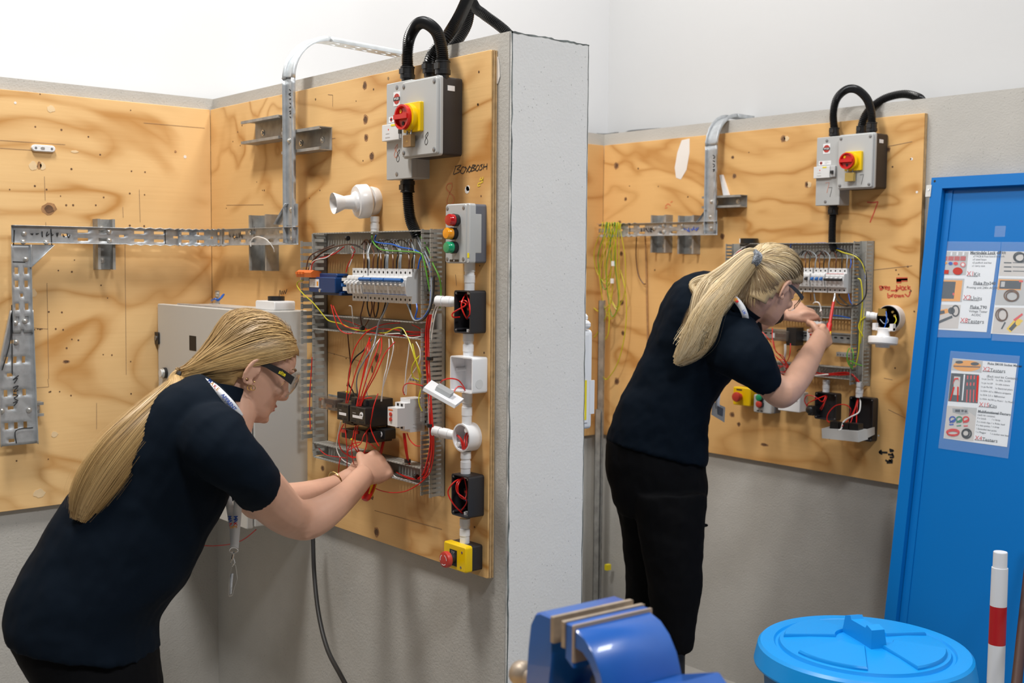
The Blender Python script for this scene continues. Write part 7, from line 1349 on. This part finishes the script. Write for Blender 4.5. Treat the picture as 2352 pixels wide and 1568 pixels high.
# trousers and shoes
m = MB(); limb(m, [((40, 1420), (345, 1460), 2.45, .155), ((38, 1462), (358, 1500), 2.45, .160), ((75, 1520), (362, 1545), 2.45, .165), ((118, 1580), (366, 1590), 2.45, .165), ((140, 1640), (366, 1640), 2.45, .15)], 26)
for dz, x0 in ((-.085, 0), (.09, 18)): limb(m, [((130+x0, 1590), (355+x0, 1600), 2.45+dz*.8, .09), ((150+x0, 1720), (340+x0, 1720), 2.45+dz, .085), ((165+x0, 1950), (320+x0, 1950), 2.45+dz, .07), ((175+x0, 2260), (310+x0, 2260), 2.45+dz, .06)], 20)
soften(m.build('trousers', 'trouser_black', P1), .008, 3, .5, .010, .09)
for dz, x0 in ((-.085, 0), (.09, 18)): q = U(225+x0, 2260, 2.45+dz); shoe(P1, q, (rg*.8+awy*.5).normalized())
# hair, tie, glasses, jewellery
face_bits(P1, H1); random.seed(53); tie = (0, -.138, -.092); cap = scalp(P1, H1, tie, PAL1, None, 5600)
tw_ = H1(*tie); td = (U(440, 868, 2.50)-tw_).normalized(); m = MB(); m.ring(tw_-td*.008, td, [(0, .014), (.003, .018), (.010, .018), (.013, .014)], 16); m.build('hair_tie', 'band_black', P1)
tpx = tw_-CP; tz = tpx.dot(Fw); tX = 1176+FPX*tpx.dot(Rt)/tz; tY = 784-FPX*tpx.dot(Up)/tz
ponytail(P1, [(tX+6, tY-3, tz), (tX-6, tY+5, tz-.01), (400, 898, 2.43), (335, 968, 2.37), (262, 1050, 2.335), (210, 1128, 2.325), (182, 1192, 2.33)], [15, 17, 30, 44, 52, 46, 26], .5, PAL1, 3200, .0014, .06, 5)
def temples(par, H, zz, hh):
    for sx in (1, -1):
        m = MB(); m.loft([[H(sx*x+.0015*q, y, z+dz) for q, dz in ((-1, -h), (1, -h), (1, h), (-1, h))] for (x, y), z, h in zip(((.0785, -.018), (.080, .010), (.081, .045), (.080, .080)), zz, hh)]); m.build('temple', 'plastic_black', par)
m = MB()
vs = []; nz_ = 5; na = 17
for L_ in (0, .0022):
    for j in range(nz_):
        for k in range(na):
            a = -1.25+2.5*k/(na-1); z = .024-.060*j/(nz_-1); z = z+(.012 if j == nz_-1 and abs(a) < .18 else 0); vs.append(H1((.080+L_)*math.sin(a)*1.05, .040+(.074+L_)*math.cos(a)-.006*(j-1.5)**2*.3, z))
fs = []
for L_ in (0, 1):
    for j in range(nz_-1):
        for k in range(na-1): b = L_*nz_*na+j*na+k; fs.append((b, b+1, b+na+1, b+na))
for j in (0, nz_-1):
    for k in range(na-1): b = j*na+k; c = nz_*na+b; fs.append((b, b+1, c+1, c))
for k in (0, na-1):
    for j in range(nz_-1): b = j*na+k; c = nz_*na+b; fs.append((b, b+na, c+na, c))
m.add(vs, fs); gf = m.build('safety_glasses', 'clear_plastic', P1); temples(gf, H1, (.004, .010, .009, .003), (.003, .006, .0085, .0095))
txt('site', .0125, H1(.0822, .040, .0085), H1(.08, .9, -.03)-H1(.08, 0, .0), H1(0, 0, 1)-H1(0, 0, 0), 'label_yellow', gf, bold=.0003)
m = MB(); 
for y, z, r in ((-.004, -.052, .006), (.003, -.050, .0055)): m.tube([H1(.080+.001*math.sin(k*.5236), y+r*math.cos(k*.5236), z+r*math.sin(k*.5236)) for k in range(13)], .0009, 6)
m.ell(H1(.0825, -.001, -.036), V((.002, 0, 0)), V((0, .002, 0)), V((0, 0, .002)), 8, 6); m.ell(H1(.083, -.020, -.038), V((.0018, 0, 0)), V((0, .0018, 0)), V((0, 0, .0018)), 8, 6); m.ell(H1(.0815, -.012, .010), V((.0018, 0, 0)), V((0, .0018, 0)), V((0, 0, .0018)), 8, 6); m.build('earrings', 'gold', P1)
for sx in (-1, 1):
    m = MB(); c = H1(sx*.030, .0815, .003); m.ell(c, (H1(.011, 0, 0)-H1(0, 0, 0)), (H1(0, .009, 0)-H1(0, 0, 0)), (H1(0, 0, .0045)-H1(0, 0, 0)), 12, 8); ey_ = m.build('eye', 'eye_white', P1)
    m = MB(); c = H1(sx*.030, .0895, .002); m.ell(c, (H1(.005, 0, 0)-H1(0, 0, 0)), (H1(0, .0016, 0)-H1(0, 0, 0)), (H1(0, 0, .0042)-H1(0, 0, 0)), 12, 8); m.build('iris', 'iris', ey_)
m = MB(); q0, q1 = U(768, 1109, 2.905), U(776, 1106, 2.92); ad = (U(800, 1093, 2.93)-U(740, 1118, 2.875)).normalized(); u1 = ad.orthogonal().normalized(); u2 = ad.cross(u1); cb = U(771, 1108, 2.908)
m.tube([cb+(u1*math.cos(k*.2618)+u2*math.sin(k*.2618))*.0285 for k in range(25)], [.0024 if k % 2 else .0014 for k in range(25)], 6); m.build('bracelet', 'gold', P1)
# screwdriver held in the hand
def driver(label, h0, h1, t1, hr=.0145, sr=.003):
    o = thing('screwdriver', label, 'screwdriver', h0); d_ = h1-h0; L_ = d_.length; m = MB(); m.ring(h0, d_, [(0, hr*.55), (L_*.06, hr*.9), (L_*.2, hr), (L_*.55, hr*.92), (L_*.8, hr*.66), (L_*.92, hr*.75), (L_, hr*.6)], 16); m.build('handle', 'red_plastic', o)
    u1 = d_.orthogonal().normalized(); u2 = d_.normalized().cross(u1)
    for k in range(4):
        a = k*math.pi/2+.5; e = u1*math.cos(a)+u2*math.sin(a); m = MB(); m.tube([h0+d_*t+e*(hr*.93) for t in (.12, .3, .5, .62)], [.002, .0034, .0032, .0016], 8); m.build('grip_inlay', 'yellow', o)
    m = MB(); s = (t1-h1); m.ring(h1, s, [(0, sr*1.3), (s.length*.72, sr*1.15)], 12); m.build('insulated_shaft', 'red_plastic', o); m = MB(); m.ring(h1+s*.70, s, [(0, sr*.75), (s.length*.26, sr*.75), (s.length*.3, sr*.4)], 10); m.build('blade', 'chrome', o); return o
driver('red and yellow screwdriver gripped by the nearer worker', U(838, 1148, 2.86), U(872, 1050, 2.915), U(890, 975, 2.955))
# ---- second worker
random.seed(61); HC2 = U(1770, 652, 3.56); H2 = pose(.72, .52, -.12, HC2, .955)
P2 = thing('person', 'second worker in navy shirt working at the far panel beside blue door', 'person', V((U(1510, 1400, 3.65).x, U(1510, 1400, 3.65).y, 0)))
m = MB(); head(m, H2); m.tube(spl([H2(0, -.025, -.02), H2(0, -.035, -.06), U(1705, 720, 3.57), U(1672, 748, 3.58)], 4), [.056]*5+[.054]*4+[.06]*3+[.07], 20)
limb(m, [((1430, 1000), (1600, 1030), 3.66, .09), ((1480, 860), (1640, 880), 3.64, .09), ((1520, 740), (1690, 790), 3.62, .10), ((1570, 690), (1700, 750), 3.60, .10)], 20)
limb(m, [((1655, 850), (1720, 770), 3.49, .055), ((1700, 868), (1758, 805), 3.47, .048), ((1732, 893), (1782, 845), 3.48, .045), ((1762, 924), (1794, 858), 3.475, .043), ((1787, 937), (1799, 862), 3.475, .041), ((1806, 935), (1806, 862), 3.48, .040), ((1832, 912), (1815, 850), 3.52, .040), ((1855, 878), (1836, 814), 3.60, .038), ((1874, 840), (1854, 787), 3.68, .032), ((1889, 809), (1867, 768), 3.735, .027), ((1896, 795), (1874, 755), 3.76, .026)], 20)
w0, k0 = U(1886, 786, 3.755), U(1906, 758, 3.84); hand(m, w0, k0-w0, awy*.85-rg*.45-ez*.15, -rg*.5+ez, [(55, 60, 40), (75, 80, 45), (82, 84, 45), (85, 84, 45)], [(.6, .7, .3), (.8, .15, .6), (.7, -.3, .7)], .98)
limb(m, [((1680, 800), (1690, 730), 3.74, .05), ((1705, 785), (1700, 718), 3.77, .043), ((1725, 774), (1716, 714), 3.78, .040), ((1752, 760), (1744, 708), 3.80, .036), ((1778, 744), (1769, 704), 3.83, .029), ((1793, 736), (1785, 702), 3.85, .026)], 18)
w0, k0 = U(1790, 720, 3.85), U(1842, 706, 3.865); hand(m, w0, k0-w0, awy*.55-ez*.80, -ez+rg*.2-awy*.2, [(26, 20, 12), (30, 28, 18), (38, 40, 22), (46, 48, 25)], [(.92, .35, .2), (.98, .05, .2), (.98, -.12, .2)], 1.06, .2)
soften(m.build('body', 'skin', P2), .0036, 7)
m = MB()
limb(m, [((1395, 1014), (1620, 1070), 3.66, .135), ((1404, 970), (1627, 1010), 3.66, .135), ((1425, 920), (1634, 950), 3.655, .13), ((1452, 870), (1652, 905), 3.65, .125), ((1482, 803), (1690, 862), 3.64, .13), ((1506, 735), (1722, 812), 3.62, .14), ((1530, 678), (1738, 768), 3.605, .145), ((1568, 640), (1728, 730), 3.59, .13), ((1625, 635), (1715, 715), 3.575, .09), ((1665, 655), (1715, 715), 3.57, .065)], 30, 4, 2.25)
limb(m, [((1620, 830), (1722, 722), 3.53, .08), ((1655, 858), (1746, 755), 3.47, .078), ((1698, 880), (1768, 792), 3.455, .068), ((1720, 893), (1784, 842), 3.465, .060), ((1728, 896), (1786, 850), 3.47, .058)], 24, 4)
limb(m, [((1640, 780), (1700, 700), 3.70, .07), ((1690, 800), (1715, 715), 3.74, .062), ((1708, 795), (1720, 722), 3.765, .055)], 20, 3)
soften(m.build('polo_shirt', 'shirt_navy', P2), .007, 2, .5, .022, .085)
ax = (H2(0, -.03, -.05)-U(1668, 745, 3.58)).normalized(); c0 = U(1692, 706, 3.565); e1 = (U(1715, 735, 3.565)-U(1672, 672, 3.565)).normalized(); e1 = (e1-ax*e1.dot(ax)).normalized(); e2 = ax.cross(e1); band(P2, 'collar', 'shirt_navy', [c0+e1*.070*math.cos(k*.2618)+e2*.070*math.sin(k*.2618) for k in range(24)], .005, .034, ax)
nk = [U(x, y, z) for x, y, z in ((1676, 678, 3.48), (1690, 688, 3.465), (1703, 704, 3.46), (1711, 722, 3.465), (1713, 735, 3.48))]; m = MB(); m.ribbon(spl(nk, 5), .019, (CP-nk[2]).normalized()); ln2 = m.build('lanyard', 'paper', P2, norm=False); solid(ln2, .001)
m = MB(); q = U(1689, 688, 3.455); m.ell(q, Rt*.007, Up*.006, Fw*.001, 12, 8); m.build('logo', 'print_orange', ln2); m = MB(); q = U(1693, 692, 3.453); m.ell(q, Rt*.005, Up*.004, Fw*.001, 12, 8); m.build('logo', 'print_red', ln2); lt('UK', 1706, 712, 3.45, .011, 'print_blue', 1.1, ln2)
m = MB(); m.ribbon([U(1650, 900, 3.74), U(1648, 925, 3.74), U(1648, 938, 3.74)], .014, -awy); solid(m.build('lanyard_strap', 'paper', P2, norm=False), .001)
m = MB(); cq = [U(x, y, 3.74) for x, y in ((1637, 922), (1666, 935), (1664, 970), (1634, 952))]; m.loft([[v+awy*k for v in cq] for k in (0, .003)]); cd_ = m.build('pass_card', 'print_grey', P2, smooth=False); m = MB(); m.loft([[U(x, y, 3.739)+awy*k for x, y in ((1648, 932), (1661, 938), (1660, 955), (1649, 950))] for k in (-.001, 0)]); m.build('photo', 'box_slate', cd_, smooth=False)
# trousers, boots
m = MB(); limb(m, [((1396, 995), (1618, 1050), 3.66, .12), ((1390, 1040), (1624, 1085), 3.66, .13), ((1392, 1085), (1626, 1112), 3.66, .13), ((1404, 1140), (1623, 1150), 3.66, .12), ((1420, 1180), (1620, 1185), 3.66, .10)], 26)
limb(m, [((1448, 1140), (1624, 1135), 3.60, .10), ((1462, 1200), (1620, 1195), 3.59, .095), ((1474, 1260), (1615, 1255), 3.58, .088), ((1482, 1310), (1611, 1300), 3.575, .084), ((1488, 1350), (1612, 1342), 3.575, .082), ((1496, 1400), (1604, 1398), 3.58, .08), ((1503, 1450), (1596, 1448), 3.585, .078), ((1508, 1484), (1591, 1486), 3.59, .076)], 22)
limb(m, [((1402, 1120), (1540, 1135), 3.73, .10), ((1424, 1195), (1530, 1200), 3.74, .09), ((1430, 1265), (1525, 1270), 3.75, .082), ((1437, 1325), (1525, 1330), 3.755, .078), ((1436, 1380), (1522, 1385), 3.76, .076), ((1440, 1480), (1518, 1480), 3.76, .072), ((1446, 1640), (1510, 1640), 3.76, .062)], 22)
soften(m.build('trousers', 'trouser_black', P2), .007, 3, .5, .016, .08)
m = MB(); limb(m, [((1518, 1470), (1574, 1470), 3.59, .045), ((1522, 1560), (1573, 1560), 3.59, .042), ((1526, 1700), (1572, 1700), 3.6, .04)], 16); m.build('boot', 'shoe', P2)
shoe(P2, U(1548, 1700, 3.6), (rg*.6+awy*.8).normalized()); shoe(P2, U(1478, 1700, 3.76), (rg*.6+awy*.8).normalized())
m = MB(); c = U(1618, 1206, 3.62); m.ell(c, Rt*.012, Up*.006, Fw*.006, 8, 6); m.build('pocket_toggle', 'trouser_black', P2)
face_bits(P2, H2); random.seed(62); tie2 = (0, -.128, .022); cap = scalp(P2, H2, tie2, PAL2, (.17, .10, .05), 5200, 1.15)
tw_ = H2(*tie2); td = (H2(0, -.16, .016)-H2(0, -.10, .022)).normalized(); m = MB(); pr = []
for k in range(9): pr.append((k*.0036, .024+.004*(k % 2)))
m.ring(tw_-td*.012, td, pr, 20); m.build('scrunchie', 'scrunchie', P2)
tpx = tw_-CP; tz = tpx.dot(Fw); tX = 1176+FPX*tpx.dot(Rt)/tz; tY = 784-FPX*tpx.dot(Up)/tz
ponytail(P2, [(tX+3, tY, tz), (tX-12, tY+3, tz-.01), (1668, 652, 3.47), (1638, 690, 3.44), (1606, 742, 3.43), (1578, 795, 3.44), (1552, 836, 3.46)], [16, 20, 31, 37, 35, 26, 8], .55, PAL2, 2600, .010, .10, 8)
ponytail(P2, [(tX-4, tY+2, tz), (1668, 640, 3.49), (1625, 640, 3.49), (1592, 652, 3.49), (1600, 672, 3.475), (1622, 690, 3.46)], [8, 10, 10, 9, 8, 4], .6, PAL2, 400, .003, .15, 9)
m = MB(); vs2 = []
for L_ in (0, .0022):
    for j in range(nz_):
        for k in range(na): a = -1.25+2.5*k/(na-1); z = .022-.060*j/(nz_-1); z = z+(.012 if j == nz_-1 and abs(a) < .18 else 0); vs2.append(H2((.080+L_)*math.sin(a)*1.05, .042+(.078+L_)*math.cos(a)-.006*(j-1.5)**2*.3, z))
m.add(vs2, fs); gf = m.build('safety_glasses', 'clear_plastic', P2); temples(gf, H2, (.002, .006, .006, .002), (.003, .005, .006, .007))
for sx in (-1, 1):
    m = MB(); c = H2(sx*.030, .0815, .003); m.ell(c, (H2(.011, 0, 0)-H2(0, 0, 0)), (H2(0, .009, 0)-H2(0, 0, 0)), (H2(0, 0, .0045)-H2(0, 0, 0)), 12, 8); ey_ = m.build('eye', 'eye_white', P2); m = MB(); c = H2(sx*.030, .0895, .002); m.ell(c, (H2(.005, 0, 0)-H2(0, 0, 0)), (H2(0, .0016, 0)-H2(0, 0, 0)), (H2(0, 0, .0042)-H2(0, 0, 0)), 12, 8); m.build('iris', 'iris', ey_)
wc = U(1779, 722, 3.835); ad = (U(1793, 718, 3.85)-U(1765, 727, 3.82)).normalized(); u1 = ad.orthogonal().normalized(); u2 = ad.cross(u1); m = MB(); m.ring(wc-ad*.011, ad, [(0, .0315), (0, .0335), (.022, .0325), (.022, .030)], 26, False); m.build('wrist_band', 'band_black', P2)
driver('red screwdriver pointing up in the second worker’s fist', U(1896, 793, 3.82), U(1906, 742, 3.835), U(1918, 674, 3.86), .013, .0042)
wire([U(1884, 716, 3.90), U(1885, 706, 3.90), U(1880, 695, 3.90), U(1872, 694, 3.91), U(1868, 697, 3.93)], 'wire_white', 'short white wire end held by the second worker’s fingertips', r=.0024); wire([U(1886, 712, 3.89), U(1888, 724, 3.91), U(1886, 735, 3.95)], 'wire_white', 'white wire tail below the second worker’s fingertips', r=.0024)
